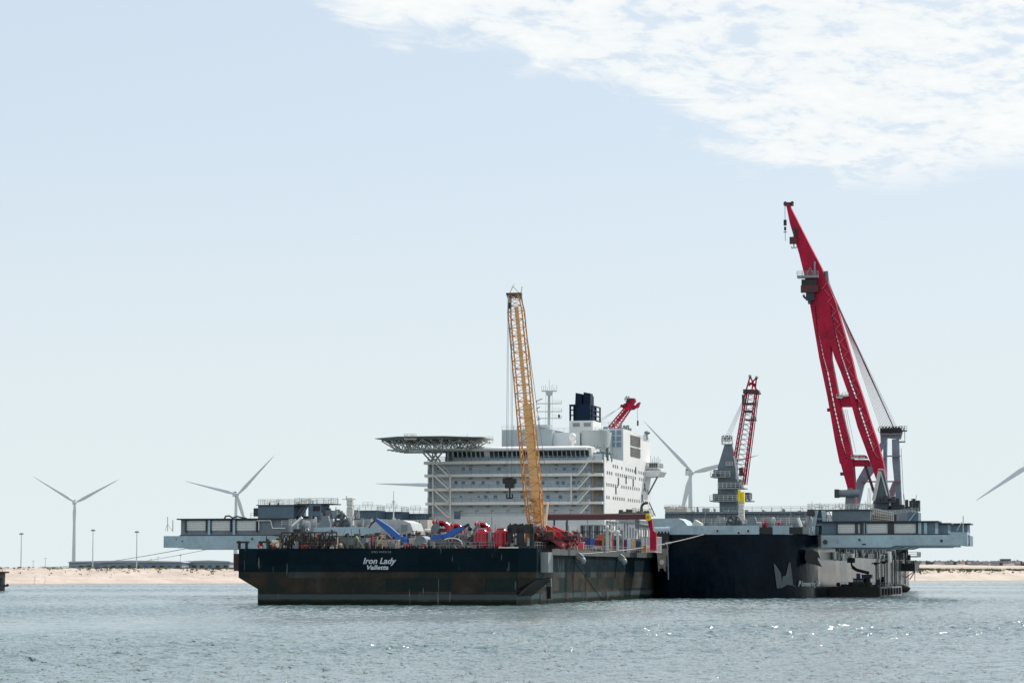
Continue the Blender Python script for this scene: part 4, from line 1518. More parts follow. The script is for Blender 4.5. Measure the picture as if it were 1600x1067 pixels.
# right side wall: proud whiter sheet, sunlight put into its colour
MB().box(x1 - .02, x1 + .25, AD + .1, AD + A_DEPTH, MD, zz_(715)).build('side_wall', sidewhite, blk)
MB().box(x0 - .1, x0 + .2, AD + .1, AD + 20, MD + 6, SLZ[3]).build('side_wall', shipwhite, blk)
# lowest storey flush plating
MB().box(x0, x1, AD + .3, AD + SETB - .01, MD, zz_(806)).build('base_plating', shipwhite, blk)
for k, z in enumerate(SLZ):
    MB().box(x0 - (.9 if k else 0), x1, AD - (.25 if k < 3 else .9), AD + SETB - .005, z - .55, z + .18).build('walkway', slab, blk)
    m = MB(); m.rail([(x0, AD - .05, z + .18), (x1, AD - .05, z + .18)], 1.15, .09, 2.4, 3)
    m.build('walkway_railing', mat('blue_rail_paint', (.16, .30, .40), .5), blk)
# recess, tanks and doors low on the walls; the recess's shade painted dark grey
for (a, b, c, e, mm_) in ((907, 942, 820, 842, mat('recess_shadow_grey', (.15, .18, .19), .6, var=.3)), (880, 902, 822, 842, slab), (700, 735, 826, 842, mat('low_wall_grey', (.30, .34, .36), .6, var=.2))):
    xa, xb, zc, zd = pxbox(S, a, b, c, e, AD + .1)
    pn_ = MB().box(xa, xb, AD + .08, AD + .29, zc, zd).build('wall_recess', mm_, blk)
    if a == 907:
        for i in range(6):
            xx = xa + (xb - xa) * (i + .5) / 6
            block('recess_post', pn_, xx - .13, xx + .13, AD - .2, AD + .07, zc, zd - .2, railmat if i % 2 else blacksteel)
        block('recess_shelf', pn_, xa, xb, AD - .25, AD + .07, (zc + zd) / 2, (zc + zd) / 2 + .2, darkgrey)
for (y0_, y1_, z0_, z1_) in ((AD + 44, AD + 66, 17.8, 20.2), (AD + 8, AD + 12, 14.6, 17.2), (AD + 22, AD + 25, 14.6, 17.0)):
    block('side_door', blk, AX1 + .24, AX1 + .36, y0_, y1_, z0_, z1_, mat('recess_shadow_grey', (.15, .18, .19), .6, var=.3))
m = MB()
for i in range(16):
    yy = AD + 3 + i * 4.1
    m.box(AX1 + .25, AX1 + .5, yy, yy + .35, MD, MD + random.uniform(2.5, 6.0))
m.box(AX1 + .25, AX1 + .8, AD + 2, AD + 66, MD + 4.8, MD + 5.05)
m.build('side_pipes', mat('side_pipe_grey', (.34, .35, .35), .6, var=.3), blk)
# little balconies showing at the left edge
for k, z in enumerate(SLZ[:3] + [SLZ[2] + 0]):
    m = MB().tube((x0 - .2, AD + 3, z - .5), (x0 - .2, AD + 3, z + .15), 1.25, n=14)
    m.build('corner_balcony', slab, blk)
# mid storey lines
MB().box(x0 + 9, x0 + 34, AD + .22, AD + .3, zz_(801), zz_(800.2)).build('rub_strip', railgrey, blk)
# windows on the front, one object each
rows = [(732.5, [(684, 0), (724, 1), (735.5, 1), (780, 1), (882, 1), (896.5, 1), (869, 0), (902, 0)]),
        (754, [(712.5, 1), (724, 1), (739.5, 1), (754.5, 1), (778, 1), (825, 1), (848, 1), (871.5, 1), (880, 1), (896, 1), (905, 1)]),
        (776, [(748, 0), (759, 1), (774, 1), (816, 1), (856, 1), (875.5, 1), (898.5, 1), (720, 0)])]
wme = MB().box(-.42, .42, 0, .12, -.42, .42)
for py, lst in rows:
    for px, big_ in lst:
        p = S.at(px, py, AD + SETB - .06)
        s_ = 1.0 if big_ else .55
        block('window', blk, p.x - .43 * s_, p.x + .43 * s_, AD + SETB - .08, AD + SETB + .05, p.z - .4 * s_, p.z + .4 * s_, blueglass if big_ else winglass)
p = S.at(714, 805, AD)
block('door', blk, p.x - .85, p.x + .85, AD + .2, AD + .35, p.z - .9, p.z + 1.1, blueglass)
# small lamps and brackets under each walkway
m = MB()
for k, z in enumerate(SLZ):
    for i in range(7):
        x = x0 + 11 + i * 4.6
        m.box(x - .5, x + .5, AD + SETB - .35, AD + SETB - .02, z - 1.0, z - .8)
for i in range(9):
    x = x0 + 9 + i * 4.2
    z = zz_(798)
    m.box(x - .55, x + .55, AD + .1, AD + .28, z, z + .22)
    m.bar((x - .2, AD + .2, z - .8), (x - .2, AD + .2, z), .1)
m.build('wall_lamps', mat('rusty_bracket', (.22, .16, .12), .6), blk)
# pipes running down the front
for px, y0, y1, mm_ in ((676.5, 722, 812, slab), (703.5, 744, 815, slab), (892.5, 742, 785, slab), (926, 716, 812, mat('rusty_pipe', (.42, .27, .19), .6))):
    p = S.at(px, y0, AD - .5); q = S.at(px, y1, AD - .5)
    MB().tube(q, p, .2, n=8).build('down_pipe', mm_, blk)


def stair(pa, pb, dd, material=None):
    a = S.at(*pa, dd); b = S.at(*pb, dd)
    m = MB().bar(a, b, .9, .32).bar(a + Vector((0, 0, 1.05)), b + Vector((0, 0, 1.05)), .1)
    m.bar(a, a + Vector((0, 0, 1.05)), .1).bar(b, b + Vector((0, 0, 1.05)), .1)
    return m.build('outside_stair', material or slab, blk)


for k in range(4):
    y0 = [722, 742, 764, 786][k]; y1 = [743.5, 764, 785.5, 809][k]
    stair((677 if k else 679, y0), (701.5, y1), AD - .8)
    yb = [742, 764, 785.5, 807][k]; yt = [720.5, 743, 764.5, 786.5][k]
    stair((903 if k else 904, yb), (921 if k else 920, yt), AD - .9)
    MB().box(S.at(921, 750, AD).x, x1, AD - 1.8, AD - .3, [zz_(720.5), zz_(742), zz_(763.5), zz_(785)][k] - .5, [zz_(720.5), zz_(742), zz_(763.5), zz_(785)][k] + .05).build('stair_landing', slab, blk)
# warm recess wall behind the right-hand stairs
MB().box(S.at(921, 750, AD).x, x1 - .05, AD + SETB - .3, AD + SETB - .02, MD + 7, SLZ[3] - .6).build('stair_recess', mat('recess_tan', (.40, .38, .33), .6, streak=RUST, streak_amt=.3), blk)

# bridge: raked window band under a white canopy
bx0 = S.at(706, 708, AD).x; bx1 = S.at(924, 708, AD).x
zb0, zb1 = zz_(717.5), zz_(704)
br = MB().prismx([(AD + 1.0, SLZ[3] + .15), (AD + 1.0, zb0), (AD - .3, zb1 + .6), (AD + 12, zb1 + .6), (AD + 12, SLZ[3] + .15)][::-1], bx0, bx1).build('bridge', shipwhite, ship)
nwin = 30
for i in range(nwin):
    a = bx0 + .5 + (bx1 - bx0 - 1.0) * i / nwin
    b = a + (bx1 - bx0 - 1.0) / nwin * (.80 if i > 6 else .72)
    if i == 7:
        continue
    hgt = .0 if i > 6 else .22
    zl, zh = zb0 + .35 + hgt, zb1 - .15
    def yy(z):
        return AD + 1.0 - 1.3 * (z - zb0) / (zb1 + .6 - zb0)
    vs = [(a, yy(zl) - .06, zl), (b, yy(zl) - .06, zl), (b, yy(zh) - .06, zh), (a, yy(zh) - .06, zh)]
    vs += [(x, y + .2, z) for x, y, z in vs]
    MB().add(vs, [(0, 1, 2, 3), (5, 4, 7, 6), (0, 4, 5, 1), (1, 5, 6, 2), (2, 6, 7, 3), (3, 7, 4, 0)]).build('window', random.choice((winglass, winglass, winglass2, winglass3)), br)
canx0 = S.at(712, 700, AD).x; canx1 = S.at(918, 700, AD).x
n = 8
ROOF = zz_(697.2)
prof = [(AD - 1.6, zb1 + .1), (AD - 1.6, zb1 + .45)] + [(AD - 1.6 + 2.6 * (1 - math.cos(math.pi / 2 * i / n)), zb1 + .45 + (ROOF - zb1 - .45) * math.sin(math.pi / 2 * i / n)) for i in range(1, n + 1)] + [(AD + 14, ROOF), (AD + 14, zb1 + .1)]
MB().prismx(prof[::-1], canx0, canx1).build('bridge_canopy', sidewhite, br)
MB().box(canx0 + 1, canx1 - 1, AD - 1.0, AD - .7, zb1 - .1, zb1 + .098).build('canopy_edge', shipwhite, br)
MB().box(S.at(694, 710, AD).x, bx0 - .02, AD + 1.5, AD + 10, SLZ[3] + .1, zz_(703)).build('dark_side_house', steelgrey, br)
MB().box(bx1 + .02, S.at(943, 710, AD).x, AD + 2, AD + 9, SLZ[3] + .18, zz_(710)).build('bridge_end_house', recess, br)

# house on top: left grey box, middle wall, tall right box with panels
x0, x1, za, zb = pxbox(S, 784, 862, 671, 700, 92)
th = MB().box(x0, x1, 92, 120, ROOF - 1, zb).build('top_house', mat('grey_blue_house', (.33, .39, .42), .5, var=.06), ship)
x2, x3, za, zb2 = pxbox(S, 862, 904, 675, 700, 92)
MB().box(x2 + .01, x3, 94, 118, ROOF - 1, zb2).build('top_house', recess, ship)
x4, x5, za, zb3 = pxbox(S, 904, 941, 672, 700, 92)
n = 10
poly = [(x4, 118)] + [(x4 + .01 + 2.5 - 2.5 * math.cos(math.pi / 2 * i / n), 96 - 4 * math.sin(math.pi / 2 * i / n)) for i in range(n + 1)] + [(x5, 92), (x5, 118)]
MB().prismz(poly, ROOF - 1, zb3, True).build('top_house', mat('pale_green_white', (.46, .50, .49), .5, var=.04), ship)
HDP = 106.5
x6, x7, za, zb4 = pxbox(S, 935, 972, 670, 722, HDP)
x7 = AX1 + .06
zlow = zz_(722, 92, 956)
rb = MB().box(x6 + .01, x7, HDP, 128, SLZ[3] - .2, zb4).build('top_house', recess, ship)
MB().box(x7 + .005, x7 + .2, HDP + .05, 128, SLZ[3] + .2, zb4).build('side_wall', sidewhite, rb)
pw = mat('panel_blue_paint', (.17, .27, .36), .4, var=.1)
for i in range(2):
    for j in range(3):
        xa, xb, zc, zd = pxbox(S, 953.5 + i * 10, 960.5 + i * 10, 672 + j * 9.5, 679 + j * 9.5, HDP - .1)
        block('wall_panel', rb, xa, xb, HDP - .2, HDP + .05, zc, zd, pw)
# louvres on the sunny side
def side_px(px, xl):
    """depth at which the wall x = xl of the ship's frame is seen at a picture column"""
    lo, hi = 0.0, 400.0
    for _ in range(40):
        md = (lo + hi) / 2
        if S.at(px, 700, md).x > xl:
            lo = md
        else:
            hi = md
    return lo
ya, yb = side_px(985, x7 + .2), side_px(1000, x7 + .2)
for (pa, pb) in ((679, 695), (698, 712)):
    zc, zd = S.at(992, pb, ya).z, S.at(992, pa, ya).z
    lv = MB().box(x7 + .2, x7 + .32, ya, yb, zc, zd).build('louvre_panel', mat('louvre_grey', (.16, .15, .135), .6, var=.3), rb)
    for k in range(6):
        z = zc + (zd - zc) * (k + .5) / 6
        block('louvre_slat', lv, x7 + .32, x7 + .45, ya + .1, yb - .1, z - .06, z + .06, mat('louvre_slat_grey', (.26, .25, .23), .6))
# lower rounded house further aft, and its rail
y1_, y2_ = 130, 149
zc = S.at(1006, 688, 135).z
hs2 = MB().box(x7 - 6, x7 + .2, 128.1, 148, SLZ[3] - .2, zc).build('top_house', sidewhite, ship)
m = MB(); m.rail([(x7, 128, zc), (x7, 147, zc)], 1.3, .06, 1.8, 3); m.tube((x7 - 1, 146, zc), (x7 - 1, 146, zc + 2.2), .5, n=8); m.build('roof_railing', railmat, hs2)
MB().box(AX1 - 8, AX1 + .24, 148.05, AD + A_DEPTH - .1, zz_(715) - .1, S.at(1000, 712, 140).z).build('upper_side_wall', sidewhite, blk)
# windows along the sunny side: rows of small dark ports
for r_, (pya, sl, xs3) in enumerate(((724, 5.0, (958, 1009)), (737, 4.0, (949, 1012)), (756, 3.0, (948, 1012)), (776, 2.5, (948, 1010)))):
    px = xs3[0]
    while px < xs3[1]:
        yd = side_px(px, AX1 + .25)
        z = S.at(px, pya + sl * (px - 943) / 20.0, yd).z
        if random.random() < .86 and yd < AD + A_DEPTH - 1:
            block('window', blk, AX1 + .24, AX1 + .29, yd - .75, yd + .75, z - .42, z + .42, mat('port_grey', (.10, .12, .13), .3))
        px += 3.35
for px, py in ((978, 750), (993, 735), (966, 752), (1003, 778), (1007, 760), (962, 766), (989, 754)):
    yd = side_px(px, AX1 + .25); z = S.at(px, py, yd).z
    block('side_door', blk, AX1 + .24, AX1 + .32, yd - .8, yd + .8, z - 1, z + 1, darkgrey)
# side platform at the foot of the sunny wall
ya, yb = side_px(966, AX1 + .3), side_px(1000, AX1 + .3)
z = S.at(980, 801, ya).z
m = MB().box(AX1 + .3, AX1 + 4, ya, yb, z - .3, z).rail([(AX1 + 4, ya, z), (AX1 + 4, yb, z)], 1.3, .06, 2.4, 3)
gear(m, AX1 + .6, AX1 + 3.6, ya, yb, z, 16, 1.5)
gp = m.build('side_platform', mat('dark_green_deck', (.05, .075, .07), .6), blk)
p = S.at(986, 790, ya + 8)
MB().path([(AX1 + 2, ya + 25, z), (AX1 + 2, ya + 25, z + 2.4), (AX1 + 2.6, ya + 25, z + 3.1), (AX1 + 3.8, ya + 25, z + 3.3)], .38, 8).build('goose_neck_vent', darkgrey, blk)
# fine clutter ladder at the right back corner of the block
p = S.at(1014, 784, 146); q = S.at(1024, 806, 146); p2 = S.at(1012, 806, 146)
MB().bar(p, q, .25).bar(p, p2, .25).bar(p.lerp(q, .5), p2.lerp(p, .5), .2).build('raking_frame', darkgrey, ship)

# bridge wing sticking out on the right
bwd = 141
x0, x1, za, zb = pxbox(S, 1011, 1030, 722, 733, bwd)
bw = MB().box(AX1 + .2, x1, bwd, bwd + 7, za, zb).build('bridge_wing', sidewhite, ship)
x2 = S.at(1034, 735, bwd).x
zc, zd = S.at(1020, 744, bwd).z, S.at(1020, 737, bwd).z
MB().prism([(AX1 + .2, zc - .2), (x1, zc), (x2, zd), (x2, zd + .4), (AX1 + .2, zd + .4)], bwd - 1.5, bwd + 8).build('wing_floor', sidewhite, bw)
for i in range(4):
    w0 = AX1 + 1.2 + i * (x1 - AX1 - 1.6) / 4
    block('wing_window', bw, w0, w0 + (x1 - AX1) / 4 - .5, bwd - .06, bwd + .05, za + .5, zb - .25, winglass)
block('wing_window', bw, x1 - .04, x1 + .06, bwd + .5, bwd + 6.4, za + .5, zb - .25, winglass)
m = MB().rail([(AX1, bwd - 1.2, zd + .4), (x2 - .2, bwd - 1.2, zd + .4)], 1.1, .05, 1.2, 3)
for i in range(6):
    m.bar((AX1 + 1 + i * .55, bwd + 3, zb), (AX1 + 1 + i * .55, bwd + 3, zb + random.uniform(.6, 2)), .12)
m.build('wing_fittings', railgrey, bw)
MB().bar((AX1 + .3, bwd + 3, zc - 5), (x1 - 1, bwd + 3, zc), .4).build('wing_strut', steelgrey, bw)

# dark exhaust funnel on its white base
fd = 104
x0, x1, za, zb = pxbox(S, 889.5, 925, 657, 676, fd)
fb = MB().box(x0, x1 + .0, fd, fd + 12, zb3 - 3, zb).build('funnel_base', shipwhite, ship)
MB().box(x1 + .005, x1 + .2, fd + .1, fd + 12, zb3 - 2, zb - .01).build('base_side', sidewhite, fb)  # whiter sheet paints in sunlight on the right face
for i in range(2):
    xa = x0 + 1 + i * 3.0
    block('vent_grille', fb, xa, xa + 1.9, fd - .1, fd + .05, zb - 1.6, zb - .6, mat('vent_grille_grey', (.22, .24, .24), .6))
xa, xb, zc, zd = pxbox(S, 889.5, 926, 631.5, 657, fd)
fn = MB()
fn.box(xa, xa + .45, fd, fd + .5, zb, zd).box(xa, xa + 2, fd, fd + .5, zd - .55, zd)
fn.box(xa + 1.05, xa + 1.35, fd, fd + .5, zb, zd)
for zk in (.33, .66):
    fn.box(xa, xa + 1.3, fd, fd + .5, zb + (zd - zb) * zk - .15, zb + (zd - zb) * zk + .15)
for (yy0) in (fd, fd + 5, fd + 11):
    fn.box(xb - .4, xb, yy0, yy0 + .5, zb, zd - .2)
for zk in (.02, .33, .66, .97):
    fn.box(xb - .35, xb - .02, fd + .5, fd + 11, zb + (zd - .4 - zb) * zk, zb + (zd - .4 - zb) * zk + .3)
fn.build('funnel_frame', funnelbl, ship)
ca, cb, ze, zf = pxbox(S, 897.5, 920, 631, 657, fd)
MB().box(ca - .2, cb + .2, fd + .55, fd + 10, zb + .01, zd + .05).build('funnel_casing', funnelbl, ship)
for i, (p0_, p1_, yt) in enumerate(((898.5, 909.5, 613.5), (911, 922.5, 612.5), (899.5, 910, 615.5), (913.5, 924, 616))):
    dd = fd + 2 + (0 if i < 2 else 5)
    ca, cb, ze, zf = pxbox(S, p0_, p1_, yt, 640, dd)
    MB().prism([(ca, zd), (ca + .15, zf), (cb, zf - .35), (cb, zd)][::-1], dd, dd + 3.5).build('exhaust_stack', funnelbl, ship)

# signal mast
dd = 96
p = S.at(857.5, 686, dd); q = S.at(858, 612, dd)
ms = MB().tube(p, q, .42, .32, n=10).build('signal_mast', mat('mast_grey_white', (.42, .45, .45), .5), ship)
for (ya, xa, xb) in ((630.5, 838.5, 877), (643, 838.5, 877.5), (653.5, 839, 877)):
    a = S.at(xa, ya, dd); b = S.at(xb, ya, dd)
    MB().bar(a, b, .22).bar(a, a + Vector((0, 0, .8)), .16).bar(b, b + Vector((0, 0, .8)), .16).build('cross_arm', railmat, ms)
    rl = MB(); rl.rail([S.at(xb - 13, ya - 1, dd), b], .8, .03, .8, 2); rl.build('arm_rail', railmat, ms)
a = S.at(846.5, 611, dd); b = S.at(870, 611, dd)
m = MB().bar(a, b, .8, .3)
for i in range(9):
    c = a.lerp(b, i / 8)
    m.bar(c, c + Vector((0, 0, random.uniform(.9, 1.9))), .1)
c = (a + b) / 2
m.bar(c, c + Vector((0, 0, 3)), .08)
m.tube(c - Vector((0, 0, 1.2)), c, .75, 1.0, n=10)
m.build('mast_top', railmat, ms)
for (px, py) in ((840, 626), (844.5, 624), (841, 637), (842, 655)):
    c = S.at(px, py, dd)
    MB().bar(c - Vector((.5, 0, .2)), c + Vector((.5, 0, .2)), .18).build('wind_sensor', darkgrey, ms)
c = S.at(873.5, 650, dd)
MB().ball(c, .32, 8, 1.8).build('signal_ball', blacksteel, ms)
for dx in (-.9, .9):
    MB().bar(p + Vector((dx, 0, 0)), q + Vector((dx, 0, 0)), .07).build('mast_ladder', railmat, ms)
c = S.at(842, 662, dd)
MB().bar((c.x, dd, zb2 - 1), (c.x, dd, c.z + 2), .2).bar((c.x - 1.4, dd, zb2 + .1), (c.x, dd, c.z), .15).bar((c.x + 1.4, dd, zb2 + .1), (c.x, dd, c.z), .15).build('aerial_tripod', railgrey, ship)
xa, xb, zc, zd = pxbox(S, 836, 858, 664, 684, 95)
MB().box(xa, xb, 93, 97, zc, zd).build('top_house', recess, ship)

# radar dome and small masts on the canopy
c = S.at(894.5, 682.5, 88)
MB().ball(c, 1.0, 14).tube((c.x, 88, ROOF - .4), (c.x, 88, c.z - .8), .3, n=8).build('radar_dome', sidewhite, ship)
c = S.at(898, 690, 87)
MB().ball(c, .42, 10).build('satellite_dome', sidewhite, ship)
for a, b in ((784, 862), (862, 940), (940, 1000)):
    y_ = {784: 671, 862: 674.5, 940: 670}[a]
    p = S.at(a, y_, 93); q = S.at(min(b, 972), y_, 93)
    zt = {784: zb * 0 + S.at(820, 671, 92).z, 862: zb2, 940: zb4}[a]
    m = MB().rail([(p.x, 93, zt), (q.x, 93, zt)], 1.2, .045, 1.7, 3)
    m.build('roof_railing', railmat, ship)
m = MB(); gear(m, x6 + 1, x7, HDP + 1, 127, zb4, 16, 1.6, 1.2); m.build('roof_machinery', railgrey, ship)['kind'] = 'stuff'
m = MB(); gear(m, S.at(916, 700, 84).x, S.at(950, 700, 84).x, AD + 2, AD + 10, SLZ[3] + .2, 42, 3.6, 1.5)
for i in range(16):
    c = S.at(random.uniform(915, 955), random.uniform(697, 716), 84)
    m.bar(c, c + Vector((random.uniform(-1.5, 1.5), 0, random.uniform(-1.2, 1.2))), .14)
m.build('bridge_top_machinery', mat('grey_green_gear', (.12, .16, .16), .6, var=.3), ship)['kind'] = 'stuff'
m = MB()
for i in range(20):
    c = S.at(random.uniform(800, 860), 671, 93)
    m.bar(c, c + Vector((0, 0, random.uniform(.4, 1.4))), .1)
m.build('aerials', railgrey, ship)
c = S.at(1011, 676, 132)
MB().ball(c, .9, 10, .6).tube(c, c - Vector((0, 0, 2)), .2).build('satellite_dish', railgrey, ship)

# ---- helicopter deck with its lattice underside
HD = 66.0
a = S.at(591, 685.5, HD + 13); b = S.at(768, 683, HD + 13)
hz = S.at(690, 682, HD).z
hc = Vector(((a.x + b.x) / 2, HD + 13, 0)); hr = (b.x - a.x) / 2 / 1.13
n = 8
octo = [(hc.x + hr * 1.03 * math.cos(math.pi / 8 + i * math.pi / 4), hc.y + hr * 1.03 * math.sin(math.pi / 8 + i * math.pi / 4)) for i in range(n)]
hd = MB().prismz(octo, hz - .55, hz).build('helideck', mat('helideck_green_grey', (.17, .20, .19), .6), ship)
edge_o = [(hc.x + hr * 1.16 * math.cos(math.pi / 8 + i * math.pi / 4), hc.y + hr * 1.16 * math.sin(math.pi / 8 + i * math.pi / 4)) for i in range(n)]
m = MB()
for i in range(n):
    a2, b2 = edge_o[i], edge_o[(i + 1) % n]; c2, d2 = octo[i], octo[(i + 1) % n]
    m.add([(*c2, hz - .3), (*d2, hz - .3), (*b2, hz + .05), (*a2, hz + .05)], [(0, 1, 2, 3)])
    m.bar((*a2, hz + .05), (*b2, hz + .05), .12)
m.build('safety_net', mat('net_grey', (.26, .28, .27), .7), hd)
trm = mat('truss_grey_paint', (.46, .48, .45), .5, streak=RUST, streak_amt=.2)
low = [(hc.x + hr * .72 * math.cos(math.pi / 8 + i * math.pi / 4), hc.y + hr * .72 * math.sin(math.pi / 8 + i * math.pi / 4)) for i in range(n)]
zl = hz - 3.1
for i in range(n):
    A, B2 = low[i], low[(i + 1) % n]; C, D2 = octo[i], octo[(i + 1) % n]
    rod('truss_rod', hd, (*A, zl), (*B2, zl), .2, trm)
    rod('truss_rod', hd, (*A, zl), (*C, hz - .6), .16, trm)
    mx = ((C[0] + D2[0]) / 2, (C[1] + D2[1]) / 2)
    rod('truss_rod', hd, (*A, zl), (*mx, hz - .6), .14, trm)
    rod('truss_rod', hd, (*B2, zl), (*mx, hz - .6), .14, trm)
    rod('truss_rod', hd, (*A, zl), (hc.x, hc.y, zl), .16, trm)
for i in range(-5, 6):
    x = hc.x + i * hr * .165
    hh = math.sqrt(max(0, 1 - (i * .165) ** 2)) * hr * .92
    rod('truss_rod', hd, (x, hc.y - hh, hz - .9), (x, hc.y + hh, hz - .9), .22, trm)
    z2 = zl if abs(i) < 5 else hz - 2
    for j in range(6):
        y0_ = hc.y - hh * .8 + j * hh * .32
        if abs(i) <= 4:
            rod('truss_rod', hd, (x, y0_, hz - .9), (x + hr * .08, y0_, zl), .11, trm)
            rod('truss_rod', hd, (x + hr * .16, y0_, hz - .9), (x + hr * .08, y0_, zl), .11, trm)
for j in range(5):
    yv = hc.y - hr * .6 + j * hr * .3
    rod('truss_rod', hd, (hc.x - hr * .78, yv, zl), (hc.x + hr * .75, yv, zl), .2, trm)
xa, xb, zc, zd = pxbox(S, 633, 652, 680, 687, HD)
m = MB(); m.box(xa, xb, HD - 1.0, HD + .5, zc, zc + .3)
m.rail([(xa, HD - 1, zc + .3), (xb, HD - 1, zc + .3)], 1.2, .06, .8, 4)
gear(m, xa, xb, HD - .8, HD + .2, zc + .3, 9, .9, .8)
m.build('crew_platform', offwhite, hd)
xa, xb, zc, zd = pxbox(S, 742, 770, 682, 693, HD + 8)
m = MB(); m.rail([(xa, HD + 8, zc), (xb, HD + 8, zc)], 1.8, .06, 1.0, 4); gear(m, xa, xb, HD + 8, HD + 9, zc, 10, 1.0, .8)
m.build('crew_platform', offwhite, hd)
m = MB().box(S.at(642, 700, HD + 6).x, S.at(664, 700, HD + 6).x, HD + 4, HD + 10, zl - .5, zl + .3)
m.build('under_gallery', trm, hd)
# struts carrying it from the block
for a, b in (((659, 705), (674, 722)), ((665, 705), (684, 724)), ((676, 704), (690, 724)), ((686, 703), (672, 722)), ((676, 704), (676, 724)), ((693, 704), (680, 720)), ((700, 706), (700, 722))):
    rod('support_strut', ship, S.at(*a, AD - 2), S.at(*b, AD + .5), .24, trm)


# ================================================================ LIFTING BEAMS ON BOTH WINGS
def louvres(t, xa, xb, za, zb, y, house):
    pn = MB().box(xa, xb, y - .12, y, za, zb).build('louvre_panel', louvre, house)
    n = 5
    for k in range(n):
        z = za + (zb - za) * (k + .5) / n
        block('louvre_slat', pn, xa + .05, xb - .05, y - .3, y - .12, z - (zb - za) / n * .18, z + (zb - za) / n * .18, railmat)
    m = MB()
    for xx in (xa - .35, xb + .02):
        m.box(xx, xx + .33, y - .5, y, za - .3, zb + .3)
    m.build('louvre_post', darkgrey, house)


def wing_beam(side, d, xin, xg, xh, label, panels=(), notch=None, deep=12.0, ztop=14.35, zbot=11.55, hz=17.25, step=None):
    """girder reaching out from the ship's side with a machine house and a slate roof on it"""
    s = side
    t = thing('lifting_beam', label, 'lifting beam', S, (s * xin, d, zbot), 'lifting beams on the %s side' % ('right' if s > 0 else 'left'))
    X = lambda a, b: (min(s * a, s * b), max(s * a, s * b))
    xn = xg - (9 if s > 0 else 8)
    xn = step if step else xn
    poly = [(xin, zbot), (xn - 1.6, zbot), (xn, zbot + .42), (xg, zbot + .42), (xg, ztop), (xin, ztop)]
    poly = [(s * x, z) for x, z in poly]
    if s > 0:
        poly = poly
    else:
        poly = poly[::-1]
    gd = MB().prism(poly, d, d + 2.2).build('girder', beamblue, t)
    MB().prism(poly, d + deep - 2.2, d + deep).build('girder', beamblue, t)
    a, b = X(xin, xg - .3)
    MB().box(a, b, d + 2.21, d + deep - 2.21, zbot + .9, ztop - .3).build('beam_core', steelgrey, t)
    a, b = X(xin, xh)
    hs = MB().box(a, b, d + 1.6, d + deep - 1.0, ztop, hz).build('machine_house', steelgrey if s < 0 else steelblue, t)
    a, b = X(xin, xh + .8)
    MB().box(a, b, d + .7, d + deep - .4, hz, hz + .3).build('roof_slab', blacksteel, t)
    m = MB().box(*X(xin, xg - 4), d + .2, d + .5, ztop, ztop + .25)
    m.build('deck_edge', darkgrey, t)
    for (pa, pb, ya, yb) in panels:
        xa, xb, za, zb = pxbox(S, pa, pb, ya, yb, d + 1.5)
        louvres(t, xa, xb, za, zb, d + 1.55, hs)
    return t, gd, hs


t, gd, hs = wing_beam(1, 14, 62.4, 95.5, 88.2, 'light blue lifting beam nearest the bow on the right, with pale louvred panels', [(1309, 1344, 819, 833), (1354, 1387, 818.5, 833), (1397, 1431, 818.5, 833)], step=79.5)
for px, py, r in ((1289.5, 846.5, .55), (1343, 843, .28), (1471, 844.5, .32)):
    p = S.at(px, py, 14)
    MB().tube((p.x, 13.8, p.z), (p.x, 14.0, p.z), r, n=14).build('port_ring', darkgrey, gd)
p = S.at(1350, 850, 14)
block('slot_opening', gd, p.x - .4, p.x + .4, 13.9, 14.01, p.z - .15, p.z + .15, blacksteel)
p = S.at(1309, 845, 14)
block('hatch_outline', gd, p.x - .35, p.x + .35, 13.92, 14.01, p.z - .6, p.z + .6, mat('hatch_blue', (.24, .33, .38), .5))
for px in (1338, 1352, 1391, 1437, 1446):
    p = S.at(px, 826, 15)
    block('house_pillar', hs, p.x - .35, p.x + .35, 15.2, 15.6, 14.4, 17.2, beamblue if px in (1437, 1446, 1352) else darkgrey)
q0 = S.at(1505, 806, 15); q1 = S.at(1505, 836, 15); q2 = S.at(1495, 829, 15)
MB().tube(q1, q0, .12, n=6).bar(q2, S.at(1503, 815, 15), .14).build('end_mast', railmat, t)
MB().box(91.5, 95.4, 14.5, 25, 14.35, 14.95).build('end_plate', beamblue, t)
wing_beam(1, 33, 62.4, 92, 89.8, 'second lifting beam on the right, mostly hidden behind the nearest one', step=79.5, hz=17.1)
t3, _, h3 = wing_beam(1, 52, 62.4, 91, 93.2, 'third lifting beam on the right, its dark roof reaching furthest out', step=79.5, hz=17.35)
m = MB().bar((93.7, 53, 12.3), (93.7, 53, 17.2), .2).bar((93.7, 53, 14.2), (93.0, 53, 14.2), .3).box(92.2, 94, 53, 62, 12.2, 14.6)
m.build('end_gallery', steelgrey, t3)
wing_beam(1, 71, 62.4, 88, 86.0, 'furthest lifting beam on the right, seen only between the roofs', step=79.5)

